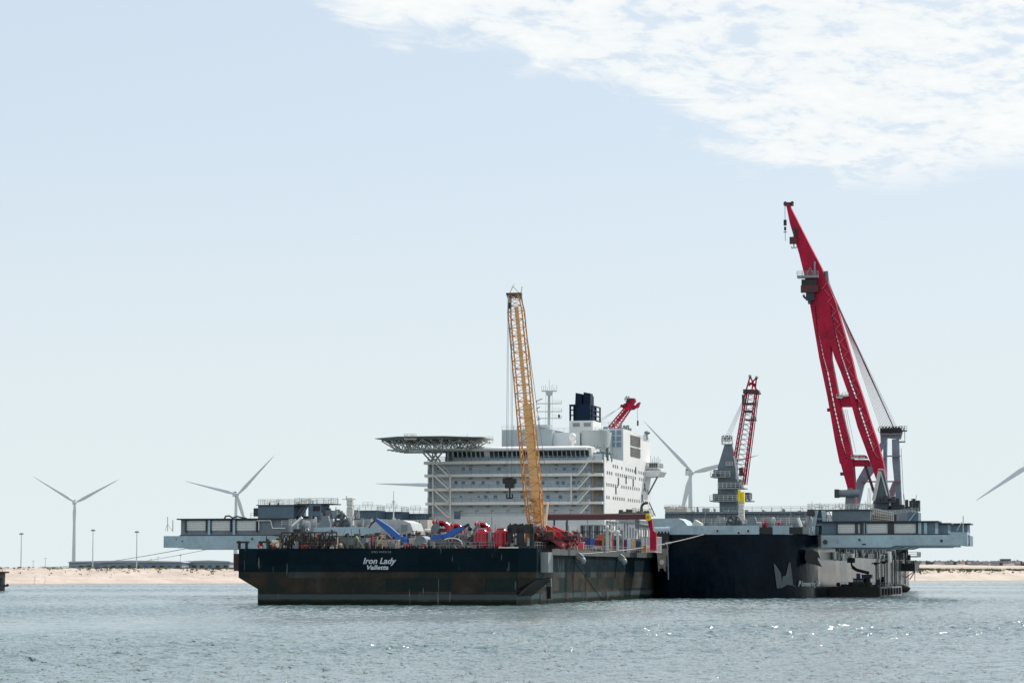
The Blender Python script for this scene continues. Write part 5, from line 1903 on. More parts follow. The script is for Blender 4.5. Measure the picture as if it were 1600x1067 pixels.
t, gd, hs = wing_beam(-1, 14, 62.4, 97.0, 93.2, 'light blue lifting beam jutting out at the far left with three pale louvred panels', [(292, 322, 813.5, 829), (331, 360, 813.5, 829), (370, 400.5, 813.5, 829)], step=92.2, ztop=14.65, zbot=11.4, hz=18.55)
for px, py, r in ((374, 847, .4), (394, 841.5, .25), (418, 844, .42), (275.5, 842, .12), (285, 845, .15)):
    p = S.at(px, py, 14)
    MB().tube((p.x, 13.8, p.z), (p.x, 14.0, p.z), r, n=14).build('port_ring', darkgrey, gd)
p = S.at(437, 844, 14)
block('slot_opening', gd, p.x - .9, p.x + .9, 13.9, 14.01, p.z - .5, p.z + .5, blacksteel)
for px in (326.5, 365.5):
    p = S.at(px, 820, 15)
    block('house_pillar', hs, p.x - .3, p.x + .3, 15.0, 15.5, 14.7, 18.5, beamblue)
a, b = S.at(401, 813, 15), S.at(423, 813, 15); c, e = S.at(426, 825, 15), S.at(446, 825, 15)
MB().path([a, b, c, e], .13, 6).build('wall_pipe', louvre, hs)
a = S.at(404.5, 822, 15)
MB().path([a + Vector((0, 0, -1)), a + Vector((0, 0, 1.2))], .12, 6).build('wall_pipe', louvre, hs)
p0 = S.at(262, 807, 15); p1 = S.at(262, 830, 15)
MB().tube(p1, p0, .1, n=6).bar(S.at(258, 829, 15), S.at(262, 818, 15), .09).bar(S.at(269, 829, 15), S.at(262, 818, 15), .09).build('end_mast', railmat, t)
p0 = S.at(270, 812, 15); p1 = S.at(270, 830, 15)
MB().tube(p1, p0, .12, n=6).build('roof_post', railmat, t)
m = MB()
a = S.at(351, 809, 16); b = S.at(385, 809, 16)
m.path([(a.x, 16, 18.8), (a.x + .2, 16, 19.4), (a.x + 1.2, 16, 19.5), (a.x + 2, 16, 19.0), (a.x + 3.2, 16, 19.35), (b.x - 1.4, 16, 19.1), (b.x, 16, 18.9)], .2, 6)
m.build('roof_hose', darkgrey, t)
for k, lab in ((33, 'second lifting beam on the left, hidden behind the front one except its roof edge'),):
    wing_beam(-1, k, 62.4, 90, 86.0, lab, step=84, hz=17.2)


# ================================================================ UPPER BEAM HOUSES ON THE WINGS
def scaffold(x0, x1, y0, y1, z, n=8, h=2.0):
    m = MB()
    m.rail([(x0, y0, z), (x1, y0, z), (x1, y1, z), (x0, y1, z), (x0, y0, z)], 1.3, .055, 1.7, 3)
    for _ in range(n):
        x = random.uniform(x0, x1); y = random.uniform(y0, y1)
        m.bar((x, y, z), (x, y, z + random.uniform(.5, h)), .12)
        m.bar((x, y, z + random.uniform(.3, 1.2)), (x + random.uniform(-2, 2), y, z + random.uniform(.3, 1.4)), .1)
    return m


x0, x1, za, zb = pxbox(S, 403, 459, 789.5, 811.5, 22)
t = thing('wing_house', 'plain slate blue deck house with a pale railing on its roof above the left wing', 'deck house', S, ((x0 + x1) / 2, 22, 14.6), 'slate blue houses above the wings')
MB().box(x0, x1, 22, 32, 14.7, zb).build('house_wall', steelblue, t)
MB().box(x0 - .3, x1 + 3, 21.6, 32, zb, zb + .2).build('roof', darkgrey, t)
scaffold(x0, x1 + 2, 22.2, 31, zb + .2).build('roof_railing', railmat, t)
m = MB().box(x0 - 1.3, x0 - .02, 22.5, 30, zb - 2.6, zb - .6).rail([(x0 - 2, 22.5, zb - 2.9), (x0, 22.5, zb - 2.9)], 1.1, .05, .9, 2)
m.build('end_platform', darkgrey, t)
for i in range(2):
    MB().box(x0 + 2.6 + i * 2.3, x0 + 2.9 + i * 2.3, 22.4, 22.7, zb, zb + .6).build('roof_vent', darkgrey, t)

x0, x1, za, zb = pxbox(S, 460, 517, 788, 836, 24)
t = thing('winch_tower', 'slate blue tower block with raking stays and dark openings behind the left bow', 'tower block', S, ((x0 + x1) / 2, 24, FD))
MB().box(x0 + 3.5, x0 + 6.8, 24, 31, MD, zb).build('tower_wall', steelblue, t)
MB().box(x0 + 6.81, x1 - 1.5, 25.2, 31, MD, zb - 1.3).build('tower_wall', mat('slate_grey_wall', (.10, .135, .165), .5, var=.3, scale=.5), t)
MB().box(x0, x1 + .5, 24, 31, zb, zb + .25).build('roof', darkgrey, t)
m = MB().bar((x0 - 1, 23.6, MD + 1), (x0 + 3.4, 23.6, zb - .3), .7, .5).bar((x0 - .8, 23.6, MD + 3.6), (x0 + 2.5, 23.6, zb - .3), .35)
m.build('raking_stay', steelblue, t)
for (a, b, c, e) in ((488, 497, 806, 822), (489, 500, 790, 798), (463, 470, 806, 812), (474, 480, 806, 812)):
    xa, xb, zc, zd = pxbox(S, a, b, c, e, 24)
    block('dark_opening', t, xa, xb, 23.88, 25.25, zc, zd, blacksteel)
c = S.at(493.5, 813, 23.5)
MB().tube(c - Vector((0, 0, .9)), c + Vector((0, 0, .9)), .35, n=10).build('pale_cylinder', louvre, t)
scaffold(x0, x1, 24.2, 30, zb + .25, 14, 1.6).build('roof_railing', railmat, t)
m = MB(); gear(m, x0 + 5, x1 + 6, 23, 30, zb - 3.4, 34, 2.6, 1.6); m.build('tower_machinery', steelgrey, t)['kind'] = 'stuff'

# right wing counterparts
x0, x1, za, zb = pxbox(S, 1300, 1360, 794.5, 816, 22)
t = thing('wing_house', 'plain slate blue deck house with a railed roof at the foot of the red crane', 'deck house', S, ((x0 + x1) / 2, 22, 17.5), 'slate blue houses above the wings')
MB().box(x0, x1, 22, 32, 17.58, zb - .4).build('house_wall', mat('slate_blue_light', (.13, .18, .215), .5), t)
MB().box(S.at(1263, 794, 22).x, x1 + .2, 21.6, 32, zb - .4, zb - .15).build('roof', darkgrey, t)
scaffold(S.at(1262, 794, 22).x, x1, 22.2, 31, zb - .15, 22, 2.0).build('roof_railing', railmat, t)

t = thing('support_trestle', 'pale grey A shaped trestle with a ladder at the inner end of the right wing', 'trestle', S, (S.at(1278, 836, 20).x, 20, 14.3))
A_ = [S.at(x, y, 20) for x, y in ((1267, 834), (1273, 834), (1278, 797), (1272, 797))]
MB().prism([(v.x, v.z) for v in A_], 20, 21.5).build('trestle_leg', beamblue, t)
A_ = [S.at(x, y, 20) for x, y in ((1288, 834), (1295, 834), (1288.5, 797), (1283, 797))]
MB().prism([(v.x, v.z) for v in A_], 20, 21.5).build('trestle_leg', beamblue, t)
x0, x1, za, zb = pxbox(S, 1273, 1289, 797, 833, 22)
MB().box(x0, x1, 22, 26, za, zb).build('infill_wall', steelblue, t)
for y in (812, 821):
    p = S.at(1272, y, 20)
    MB().box(p.x, S.at(1291, y, 20).x, 20.2, 21, p.z, p.z + .5).build('cross_tie', steelgrey, t)
m = MB()
for i in range(9):
    f = i / 9
    p = S.at(1287 + 14 * f * 0, 800 + 33 * f, 19.5)
a = S.at(1289, 797, 19.5); b = S.at(1302, 834, 19.5)
m.bar(a, b, .18).bar(a + Vector((.9, 0, 0)), b + Vector((.9, 0, 0)), .18)
for i in range(16):
    c = a.lerp(b, i / 15)
    m.bar(c, c + Vector((.9, 0, 0)), .14)
m.build('stair_flight', railgrey, t)
p = S.at(1267, 799, 20)
MB().box(p.x - .8, p.x + .9, 19.4, 22, p.z - 1.0, p.z + .5).tube((p.x, 19.2, p.z - .3), (p.x, 19.5, p.z - .3), .6, n=12).build('motor_unit', darkgrey, t)
scaffold(S.at(1256, 800, 21).x, S.at(1270, 800, 21).x, 21, 27, S.at(1260, 801, 21).z - 1, 6, 2).build('side_scaffold', railgrey, t)

# stepped white pipe bank right of the house
x0, x1, za, zb = pxbox(S, 1360, 1396, 793, 816, 26)
t = thing('pipe_bank', 'grey white sloping bank of pipes and stairs at the crane foot', 'pipe bank', S, ((x0 + x1) / 2, 26, 17.5))
m = MB()
for j in range(5):
    a = Vector((x0, 26 + j * .3, zb - j * .75)); b = Vector((x1, 26 + j * .3, za + 2.2 - j * .55))
    m.bar(a, b, .28)
m.build('sloping_pipes', railmat, t)
m = MB()
for i in range(12):
    f = i / 11
    x = x0 + (x1 - x0) * f
    m.bar((x, 25.8, 17.4), (x, 25.8, zb - f * (zb - za - 2.2)), .16)
    m.bar((x - .5, 25.8, 17.6 + (zb - za - 2.5) * (1 - f) * .6), (x + .8, 25.8, 17.6 + (zb - za - 2.5) * (1 - f) * .3), .18)
m.build('pipe_racks', offwhite, t)
MB().box(x0, x1 + .5, 28, 34, 17.55, za + (zb - za) * .55).build('rear_wall', darkgrey, t)
x0, x1, za, zb = pxbox(S, 1410, 1435, 800, 815, 30)
t = thing('wing_house', 'small slate blue box house with a raking strut near the right end of the wing', 'deck house', S, ((x0 + x1) / 2, 30, 17.5), 'slate blue houses above the wings')
MB().box(x0 + 1.2, x1, 30, 38, 17.56, zb).build('house_wall', steelblue, t)
MB().bar((x0 + 1.4, 29.8, 17.6), (x0 + 3.0, 29.8, zb - .2), .3).build('raking_strut', beamblue, t)
MB().tube((x0 + 2.1, 33, zb), (x0 + 2.1, 33, zb + .7), .7, n=12).build('roof_vent', steelgrey, t)
m = MB(); m.rail([(x0 - 3, 30, zb - .8), (x0 + 1, 30, zb - .2), (x1, 30, zb)], 1.0, .05, 1.2, 3); m.build('roof_railing', railmat, t)

# machinery hanging under the right wing and on the hull side
m = MB()
gear(m, 58.2, 60.8, 60, 272, 9.7, 170, 4.0, 2.6)
for i in range(43):
    y = 60 + i * 5
    m.bar((60.6, y, 9.7), (60.6, y, MD - .3), .25)
m.build('gallery_fittings', mat('gallery_grey', (.07, .08, .085), .6, var=.5), ship)['kind'] = 'stuff'
m = MB(); m.rail([(60.8, 60, 9.7), (60.8, 274, 9.7)], 1.2, .06, 4.0, 3); m.build('gallery_railing', railmat, ship)
m = MB(); m.box(57.0, 60.88, 22.0, 58, MD + .35, MD + .9); m.build('wing_shoulder', darkgrey, ship)
for py0, px in ((868, 1301), (869, 1307), (870, 1314), (870, 1318), (870, 1329)):
    dd = side_px(px, 61.2)
    p = S.at(px, py0, dd)
    MB().tube((61.3, dd, p.z - .9), (61.3, dd, p.z + .9), .55, n=8).build('life_raft_canister', sidewhite, ship)
dd = side_px(1386, 61.4)
p = S.at(1386, 861, dd); q = S.at(1386, 878, dd)
MB().tube((61.6, dd, q.z), (61.6, dd, p.z), .7, n=10).build('white_side_pipe', sidewhite, ship)
m = MB()
for px in (1370, 1376, 1384, 1392, 1398, 1404, 1412):
    dd = side_px(px, 61.1)
    m.bar((61.1, dd, 2.0), (61.1, dd, 9.7), .28)
m.build('side_ladders', darkgrey, ship)
# stern gallery with little platforms and the dark stinger frame
dd = 262
xe = 60.9
m = MB()
for zc in (11.0, 14.0, 17.0):
    m.box(xe - 8, xe + 4, dd, dd + 14, zc - .3, zc)
    m.rail([(xe - 8, dd, zc), (xe + 4, dd, zc), (xe + 4, dd + 14, zc)], 1.3, .1, 3, 2)
gear(m, xe - 10, xe, dd - 30, dd + 10, 9.7, 60, 8.5, 5)
m.build('stern_gallery', mat('stern_gallery_grey', (.05, .055, .05), .6, var=.4), ship)
m = MB().box(xe, xe + 3.5, dd - 4, dd + 14, 6.2, 8.6)
for i in range(5):
    m.box(xe + .5 + i * .6, xe + .9 + i * .6, dd - 4, dd - 2, 8.6, 9.6)
m.bar((xe + 3.4, dd, 6.4), (xe + 1.5, dd, 3.6), .3).bar((xe + 3.4, dd, 6.4), (xe + .3, dd, 4.2), .25).bar((xe + 3.2, dd, 6.2), (xe + 3.1, dd, 3.2), .18).bar((xe + 4.2, dd, 7.0), (xe + 5.2, dd, 5.2), .25)
m.build('stern_fender_frame', blacksteel, ship)

# ================================================================ BIG RED CRANE AT THE STERN
cd = 236.0
Pc = lambda px, py, d=cd: S.at(px, py, d)
rc_ = thing('heavy_crane', 'towering red crane with a twin legged boom and grey gantry at the stern', 'crane', S, (Pc(1350, 815).x, cd, MD))


def plate(poly, d0, thick, name, material, parent):
    q = [Pc(x, y, d0) for x, y in poly]
    area = sum(a.x * b.z - b.x * a.z for a, b in zip(q, q[1:] + q[:1]))
    q2 = q if area > 0 else q[::-1]
    return MB().prism([(v.x, v.z) for v in q2], d0, d0 + thick).build(name, material, parent)


# left leg: two chord plates with a slit between (laced by small rungs)
def laced(outer, slitL, slitR, inner, name, d0=cd):
    """one leg: outer chord polygon, inner chord polygon and rungs across the slit"""
    plate(outer + slitL[::-1], d0, 5.5, name, craned, rc_)
    plate(slitR + inner[::-1], d0, 5.5, name, craned, rc_)


Lo = [(1280, 560), (1292.5, 619), (1304.3, 687), (1312, 724), (1324, 766)]
Ls = [(1284.5, 560), (1290, 580), (1301.5, 640), (1313, 690), (1321.5, 716)]
Ls2 = [(1288.2, 560), (1293.8, 580), (1305.2, 640), (1316.7, 690), (1323.5, 716)]
Li = [(1298.5, 560), (1302.5, 580), (1314.5, 640), (1327, 690), (1331.5, 712)]
laced(Lo[:4] , Ls[:5], Ls2[:5], Li[:5], 'boom_leg')
plate([(1311, 716), (1324, 762), (1330, 790), (1336, 790), (1336, 762), (1332, 710), (1322, 716.1)], cd + .02, 5.4, 'boom_foot', craned, rc_)
Ro = [(1304.5, 560), (1313, 580), (1326.6, 619), (1340, 668), (1352, 700), (1368.6, 748)]
Rs = [(1313.5, 560), (1320, 580), (1334, 619), (1347, 660), (1359, 695), (1366, 712)]
Rs2 = [(1317.2, 560), (1323.8, 580), (1337.8, 619), (1350.8, 660), (1362.5, 695), (1368.5, 712)]
Ri = [(1330.5, 560), (1337, 588), (1347.6, 619), (1361, 662), (1372, 695), (1379, 721)]
laced(Ro, Rs, Rs2, Ri, 'boom_leg')
plate([(1360, 722), (1368.6, 748), (1374, 752), (1384, 745), (1379, 719), (1368, 712.1), (1360, 712.1)], cd + .03, 5.4, 'boom_foot', craned, rc_)
# joined upper part down to the fork
plate([(1264.6, 470.6), (1273, 519), (1280, 560.1), (1284.4, 560.1), (1276.5, 519), (1273, 478), (1272, 465)], cd, 5.5, 'boom_chord', craned, rc_)
plate([(1274.5, 478), (1279, 519), (1287.6, 560.1), (1298.6, 560.1), (1297.5, 539), (1304.6, 560.1), (1313.4, 560.1), (1303.5, 519), (1297, 478), (1284, 465)], cd, 5.5, 'boom_chord', craned, rc_)
plate([(1299, 478), (1306, 519), (1316.6, 560.1), (1330.6, 560.1), (1317, 514), (1304.8, 470.6), (1292.6, 441), (1290, 455)], cd, 5.5, 'boom_chord', craned, rc_)
plate([(1228, 319), (1234, 349), (1248.7, 397.5), (1256, 427), (1264.6, 470.7), (1272, 479), (1300, 479), (1304.7, 470.5), (1292.6, 441), (1282.8, 417), (1263.4, 380), (1250, 353.6), (1232.5, 319)], cd + .05, 5.4, 'jib', craned, rc_)
# rungs across the slits
for sl, s2, n in ((Ls, Ls2, 30), (Rs, Rs2, 32), ([(1273, 479), (1276.5, 519), (1284.4, 560)], [(1274.5, 479), (1279, 519), (1287.6, 560)], 12), ([(1297, 478), (1303.5, 519), (1313.4, 560)], [(1299, 478), (1306, 519), (1316.6, 560)], 12)):
    tot = len(sl) - 1
    for i in range(n):
        f = (i + .5) / n * tot; k = int(f); f -= k
        a = (sl[k][0] + (sl[k + 1][0] - sl[k][0]) * f, sl[k][1] + (sl[k + 1][1] - sl[k][1]) * f)
        b = (s2[k][0] + (s2[k + 1][0] - s2[k][0]) * f, s2[k][1] + (s2[k + 1][1] - s2[k][1]) * f)
        p, q = Pc(*a), Pc(*b)
        block('lacing_bar', rc_, p.x - .1, q.x + .1, cd + .3, cd + 1.0, p.z - .12, p.z + .2, craned)
# stiffener lines on the plates
m = MB()
for k in range(26):
    f = k / 25
    y = 442 + 264 * f
    def xl(y, pts):
        for (xa, ya), (xb, yb) in zip(pts, pts[1:]):
            if ya <= y <= yb:
                return xa + (xb - xa) * (y - ya) / (yb - ya)
        return pts[-1][0]
    right_edge = [(1292.6, 441), (1304.8, 470.6), (1317, 514), (1330.5, 560), (1347.6, 619), (1361, 662), (1379, 721)]
    x = xl(y, right_edge)
    zig = (-9, -1) if k % 2 else (-1, -9)
    m.bar(Pc(x + zig[0], y, cd - .15), Pc(x + zig[1], y + 10.4, cd - .15), .28)
m.build('edge_bracing', mat('crane_red_light', (.50, .06, .09), .4), rc_)
# cross beams between the legs
for (ya, yb, xa, xb) in ((617, 622, 1312, 1331), (622.3, 635, 1303, 1338), (711, 715.5, 1330, 1352), (718, 728, 1316, 1356)):
    plate([(xa, ya), (xb, ya), (xb + 3, yb), (xa + 3, yb)], cd + .6, 4, 'cross_beam', craned, rc_)
for (px, py) in ((1312, 621), (1321, 618.5), (1335, 715.5), (1346, 716)):
    p = Pc(px, py, cd - .6)
    MB().bar(p - Vector((1, 0, 0)), p + Vector((1, 0, .1)), .5).rail([p - Vector((1, 0, 0)), p + Vector((1, 0, 0))], 1.1, .07, 1, 2).build('beam_walkway', railmat, rc_)
# head, hooks, platform
p = Pc(1229, 318)
MB().box(p.x - 1.1, p.x + 1.8, cd + 1, cd + 4, p.z - .4, p.z + .5).ball((p.x - .6, cd + 2, p.z + .4), .6, 8).ball((p.x + 1.6, cd + 2, p.z + .5), .5, 8).build('jib_head', blacksteel, rc_)
q = Pc(1227, 345)
rod('hoist_rope', rc_, (q.x, cd - .5, q.z), (q.x, cd - .5, p.z), .09, wire)
hb = MB().tube((q.x, cd - .5, q.z - 1.6), (q.x, cd - .5, q.z + .2), .5, n=10).build('hook_block', blacksteel, rc_)
MB().tube((q.x, cd - .5, q.z - 3.2), (q.x, cd - .5, q.z - 2.0), .35, n=8).tube((q.x - .5, cd - .5, q.z - 3.7), (q.x + .5, cd - .5, q.z - 3.7), .15).tube((q.x, cd - .5, q.z - 6.5), (q.x, cd - .5, q.z - 3.4), .07).build('hook_pendant', blacksteel, hb)
# mid hooks
q = Pc(1241, 376)
hb = MB().box(q.x - 1.3, q.x + .9, cd - 1.6, cd - .4, q.z - 1.2, q.z + 1.0).build('hook_block', darkred, rc_)
MB().tube((q.x + .3, cd - 1, q.z + .8), (q.x + .5, cd - 1, q.z + 4), .5, n=8).build('sheave_case', blacksteel, hb)
m = MB()
for s in (-1, 1):
    m.path([(q.x, cd - 1, q.z - 1.2), (q.x, cd - 1, q.z - 2.3), (q.x + s * .6, cd - 1, q.z - 2.6), (q.x + s * .8, cd - 1, q.z - 2.0)], .2, 6)
m.build('double_hook', railmat, hb)
xa, xb, zc, zd = pxbox(S, 1246, 1279, 430.5, 434.5, cd - 1.5)
pf = MB().box(xa, xb, cd - 2.6, cd - .1, zc, zd).rail([(xa, cd - 2.6, zd), (xb, cd - 2.6, zd)], 1.3, .09, 1.5, 3)
pf.bar((xb - 1.2, cd - 1, zd), (xb - 1.2, cd - 1, zd + 4.4), .5).bar((xa + 2.5, cd - 1, zd), (xa + 4.0, cd - 1, zd + 2.6), .16).bar((xa + 5.2, cd - 1, zd), (xa + 4.0, cd - 1, zd + 2.6), .16)
pf.build('inspection_platform', railgrey, rc_)
xa, xb, zc, zd = pxbox(S, 1251.5, 1279, 446, 457, cd - 1.2)
hb = MB().box(xa, xb, cd - 2, cd - .1, zc, zd).build('main_hook_block', darkred, rc_)
MB().box(xa + .2, xb - .5, cd - 1.6, cd - .1, zd, zd + 1.9).build('sheave_nest', blacksteel, hb)
q = Pc(1265, 466)
m = MB().box(q.x - 1.0, q.x + 1.6, cd - 1.4, cd - .2, q.z - .8, q.z + 2.2)
m.path([(q.x - .4, cd - 1, q.z - .6), (q.x - 1.6, cd - 1, q.z + .3), (q.x - 1.8, cd - 1, q.z + 1.0)], .4, 6).path([(q.x, cd - 1, q.z - .5), (q.x + .2, cd - 1, q.z - 1.9)], .6, 6)
m.build('main_hook', mat('hook_navy', (.012, .025, .04), .5), hb)
MB().tube(Pc(1290.5, 424, cd + 2), Pc(1292, 439, cd + 2), .7, n=10).build('stay_sheave', steelgrey, rc_)
# inner machinery runs near the hinge
for (px, py) in ((1318.5, 740), (1298, 640)):
    p = Pc(px - 2, py)
    MB().box(p.x - .8, p.x + .4, cd + .5, cd + 2, p.z - .5, p.z + .5).build('leg_bracket', darkred, rc_)
# stay ropes from the shoulder to the gantry top
gd_ = cd + 16
for i in range(11):
    f = i / 10
    a = Pc(1290.5 + 2.5 * f, 425 + 18 * f, cd + 2)
    b = Pc(1376 + 26 * f, 669, gd_)
    rod('stay_rope', rc_, a, b, .085 if i != 8 else .2, blacksteel if i == 8 else mat('stay_wire_pale', (.80, .84, .86), .4))
# hoist ropes hanging in the fork
for i in range(4):
    rod('hoist_rope', rc_, Pc(1316 + i * 2.4, 640, cd + 3), Pc(1322 + i * 5, 706, cd + 3), .05, wire)
for i in range(3):
    rod('hoist_rope', rc_, Pc(1357 + i * 2.2, 762, cd + 10), Pc(1355 + i * 2.2, 792, cd + 10), .06, wire)
# grey gantry
g1 = mat('gantry_grey_paint', (.20, .275, .335), .5, streak=(.12, .13, .15), streak_amt=.3)
def gplate(poly, name, material=g1, d0=gd_, thick=2.4):
    return plate(poly, d0, thick, name, material, rc_)
gplate([(1375, 669), (1408, 668), (1409.5, 676), (1407, 686), (1386, 684), (1376, 692)], 'gantry_head')
gplate([(1375.1, 692), (1386, 684.1), (1383, 692), (1374, 710), (1364, 738), (1350, 757), (1340, 800), (1334, 800), (1338.5, 750), (1350, 730), (1366, 712)], 'gantry_leg', d0=gd_ + .02)
gplate([(1380, 690), (1386, 684.2), (1385.5, 720), (1386, 760), (1390, 810), (1382, 810), (1380, 760)], 'gantry_leg', d0=gd_ + 5)
gplate([(1393.5, 686), (1404, 686), (1405, 700), (1407.5, 760), (1410, 812), (1402, 812), (1398, 760), (1394, 720)], 'gantry_leg', d0=gd_ + .03)
gplate([(1395, 752), (1401, 755), (1396, 782), (1391, 790), (1388, 770)], 'gantry_brace', mat('gantry_mauve', (.36, .27, .31), .5), d0=gd_ + 4)
for y, xa, xb in ((678, 1375, 1410), (712, 1382, 1407), (752, 1345, 1408)):
    p = Pc(xa, y, gd_ - .5); q = Pc(xb, y, gd_ - .5)
    m = MB().box(p.x, q.x, gd_ - 1.2, gd_ - .2, p.z - .3, p.z + .1)
    m.build('gantry_walkway', railgrey if y != 752 else mat('pink_beam', (.35, .13, .15), .5), rc_)
for i in range(7):
    p = Pc(1377 + i * 5, 671, gd_ - .6)
    MB().wheel((p.x, gd_ - .6, p.z), 1.1, .4, n=12).build('gantry_sheave', blacksteel, rc_)
p = Pc(1405, 672, gd_)
MB().box(p.x, p.x + 2.4, gd_, gd_ + 2, p.z - .4, p.z).rail([(p.x, gd_, p.z), (p.x + 2.4, gd_, p.z)], 1.3, .08, .8, 2).build('gantry_balcony', railgrey, rc_)
p = Pc(1404, 690, gd_)
MB().box(p.x, p.x + 2.0, gd_, gd_ + 2, p.z - .2, p.z + .2).bar((p.x + 1.9, gd_, p.z + 5), (p.x + 2.0, gd_, p.z), .2).build('gantry_balcony', railgrey, rc_)
rod('guy_rope', rc_, Pc(1408, 700, gd_), Pc(1413, 800, gd_), .07, wire)
# dark luffing tower with a pale ladder, its red tie
plate([(1363, 790), (1375, 736), (1380, 733), (1390, 776), (1388, 793), (1376, 797)], cd - 4, 4, 'luffing_tower', mat('tower_slate', (.075, .105, .13), .5), rc_)
a, b = Pc(1365, 782, cd - 4.6), Pc(1374.5, 736, cd - 4.6)
MB().bar(a, b, 1.1, .3, up=(0, 1, 0)).build('tower_ladder', offwhite, rc_)
for (a, b) in (((1376.5, 738), (1387, 777)), ((1372, 733), (1380, 733))):
    MB().bar(Pc(*a, cd - 4.7), Pc(*b, cd - 4.7), .35).build('tower_edge', railmat, rc_)
p = Pc(1383, 783, cd - 5)
m = MB().box(p.x - 2.8, p.x + 3, cd - 6.5, cd - 4, p.z - .4, p.z); gear(m, p.x - 2.5, p.x + 2.8, cd - 6, cd - 4.5, p.z, 12, 2.0, 1.2)
m.build('tower_platform', darkgrey, rc_)
MB().bar(Pc(1352, 727, cd + 2), Pc(1366, 770, cd + 2), .8).build('red_tie', darkred, rc_)
# base: slewing tub, machinery and yoke at left
x0, x1, za, zb = pxbox(S, 1330, 1425, 797, 822, cd)
MB().box(x0, x1, cd - 6, cd + 24, MD, zb).build('crane_base', steelgrey, rc_)
m = MB(); gear(m, x0 + 8, x1, cd - 5, cd + 20, zb, 30, 4, 3); m.build('base_machinery', darkgrey, rc_)['kind'] = 'stuff'
# the yoke left of the leg foot
plate([(1320, 796), (1321, 778), (1324, 763), (1330, 762), (1336, 766), (1334, 796)], cd - 5, 3, 'boom_rest', steelgrey, rc_)
a, b = Pc(1306, 771, cd - 5.5), Pc(1343, 770.5, cd - 5.5)
MB().tube(a, b, 1.15, n=12).build('rest_beam', steelgrey, rc_)
MB().box(a.x - .3, a.x + 1.0, cd - 7, cd - 4.2, a.z - 1.3, a.z + 1.3).build('rest_end_cap', darkgrey, rc_)
plate([(1318, 840), (1318, 795), (1338, 795), (1338, 840)], cd - 5.2, 3.6, 'rest_post', steelgrey, rc_)

# ================================================================ GREY PEDESTAL CRANE WITH RED LATTICE BOOM
pd = 170.0
Pp = lambda px, py, d=pd: S.at(px, py, d)
pc = thing('pedestal_crane', 'grey pedestal crane with a tapering tower and red lattice boom amidships', 'crane', S, (Pp(1138, 815).x, pd, MD))
cen = Pp(1137.5, 790)
def ring(cx, half, z, d=None):
    return [(cx - half, pd - half), (cx + half, pd - half), (cx + half, pd + half), (cx - half, pd + half)]
def frustum(cx0, h0, z0, cx1, h1, z1, name, material, y0=None, deep0=None, deep1=None):
    d0 = deep0 or h0; d1 = deep1 or h1
    vs = [(cx0 - h0, pd - d0, z0), (cx0 + h0, pd - d0, z0), (cx0 + h0, pd + d0, z0), (cx0 - h0, pd + d0, z0),
          (cx1 - h1, pd - d1, z1), (cx1 + h1, pd - d1, z1), (cx1 + h1, pd + d1, z1), (cx1 - h1, pd + d1, z1)]
    return MB().add(vs, [(0, 3, 2, 1), (4, 5, 6, 7), (0, 1, 5, 4), (1, 2, 6, 5), (2, 3, 7, 6), (3, 0, 4, 7)]).build(name, material, pc)
pg = mat('pedestal_slate_paint', (.10, .135, .16), .5, streak=(.05, .06, .07), streak_amt=.5)
hw = lambda a, b, y: (Pp(b, y).x - Pp(a, y).x) / 2
cx = lambda a, b, y: Pp((a + b) / 2, y).x
Z = lambda y: Pp(1137, y).z
frustum(cx(1127.5, 1152, 822), hw(1127.5, 1152, 822), MD, cx(1126, 1153, 785), hw(1126, 1153, 785), Z(785), 'pedestal', pg)
frustum(cx(1123.5, 1151, 782), hw(1123.5, 1151, 782), Z(785), cx(1123.5, 1151, 730), hw(1123.5, 1151, 730), Z(730), 'slew_house', pg)
frustum(cx(1123.5, 1151.5, 730), hw(1123.5, 1151.5, 730), Z(730), cx(1133, 1143.5, 694), hw(1133, 1143.5, 694), Z(694), 'tower_top', pg, deep1=1.0)
# head gear
xa, xb = Pp(1128.5, 690).x, Pp(1145, 690).x
MB().box(xa, xb, pd - 1.4, pd + 1.4, Z(694.5), Z(693)).build('head_platform', railmat, pc)
m = MB().rail([(xa, pd - 1.4, Z(693)), (xb, pd - 1.4, Z(693))], 1.6, .08, .9, 4); m.build('head_railing', railmat, pc)
for px in (1133, 1139):
    p = Pp(px, 685)
    MB().wheel((p.x, pd - .4, p.z), .95, .5, n=14).build('head_sheave', blacksteel, pc)
for px in (1129.5, 1145):
    MB().bar((Pp(px, 690).x, pd - 1, Z(694)), (Pp(px - .5, 690).x, pd - 1, Z(681)), .2).build('head_post', darkgrey, pc)
# platforms with pale edges
for (a, b, y, yt) in ((1113.5, 1144, 745, 737), (1126, 1165.5, 763, 757), (1112.5, 1176.5, 782.5, 776)):
    xa, xb = Pp(a, y).x, Pp(b, y).x
    pf = MB().box(xa, xb, pd - 4.4, pd + 4, Z(y) - .25, Z(y) + .1).build('platform', railgrey, pc)
    m = MB().rail([(xa, pd - 4.4, Z(y)), (xb, pd - 4.4, Z(y))], 1.5, .08, 1.3, 3)
    m.build('platform_railing', railmat, pf)
    m = MB(); gear(m, xa + .5, xb - .5, pd - 4.2, pd - 3, Z(y), 10, 1.2, .9); m.build('platform_machinery', darkgrey, pf)['kind'] = 'stuff'
MB().box(Pp(1117, 740).x, Pp(1124, 740).x, pd - 3, pd + 3, Z(745), Z(734)).build('side_cabin', pg, pc)
MB().box(Pp(1116, 775).x, Pp(1123.6, 775).x, pd - 3, pd + 3, Z(782), Z(771.5)).build('side_cabin', pg, pc)
MB().box(Pp(1163, 775).x, Pp(1173, 775).x, pd - 3, pd + 3, Z(780), Z(770)).build('operator_cab', mat('cab_navy', (.03, .04, .06), .4), pc)
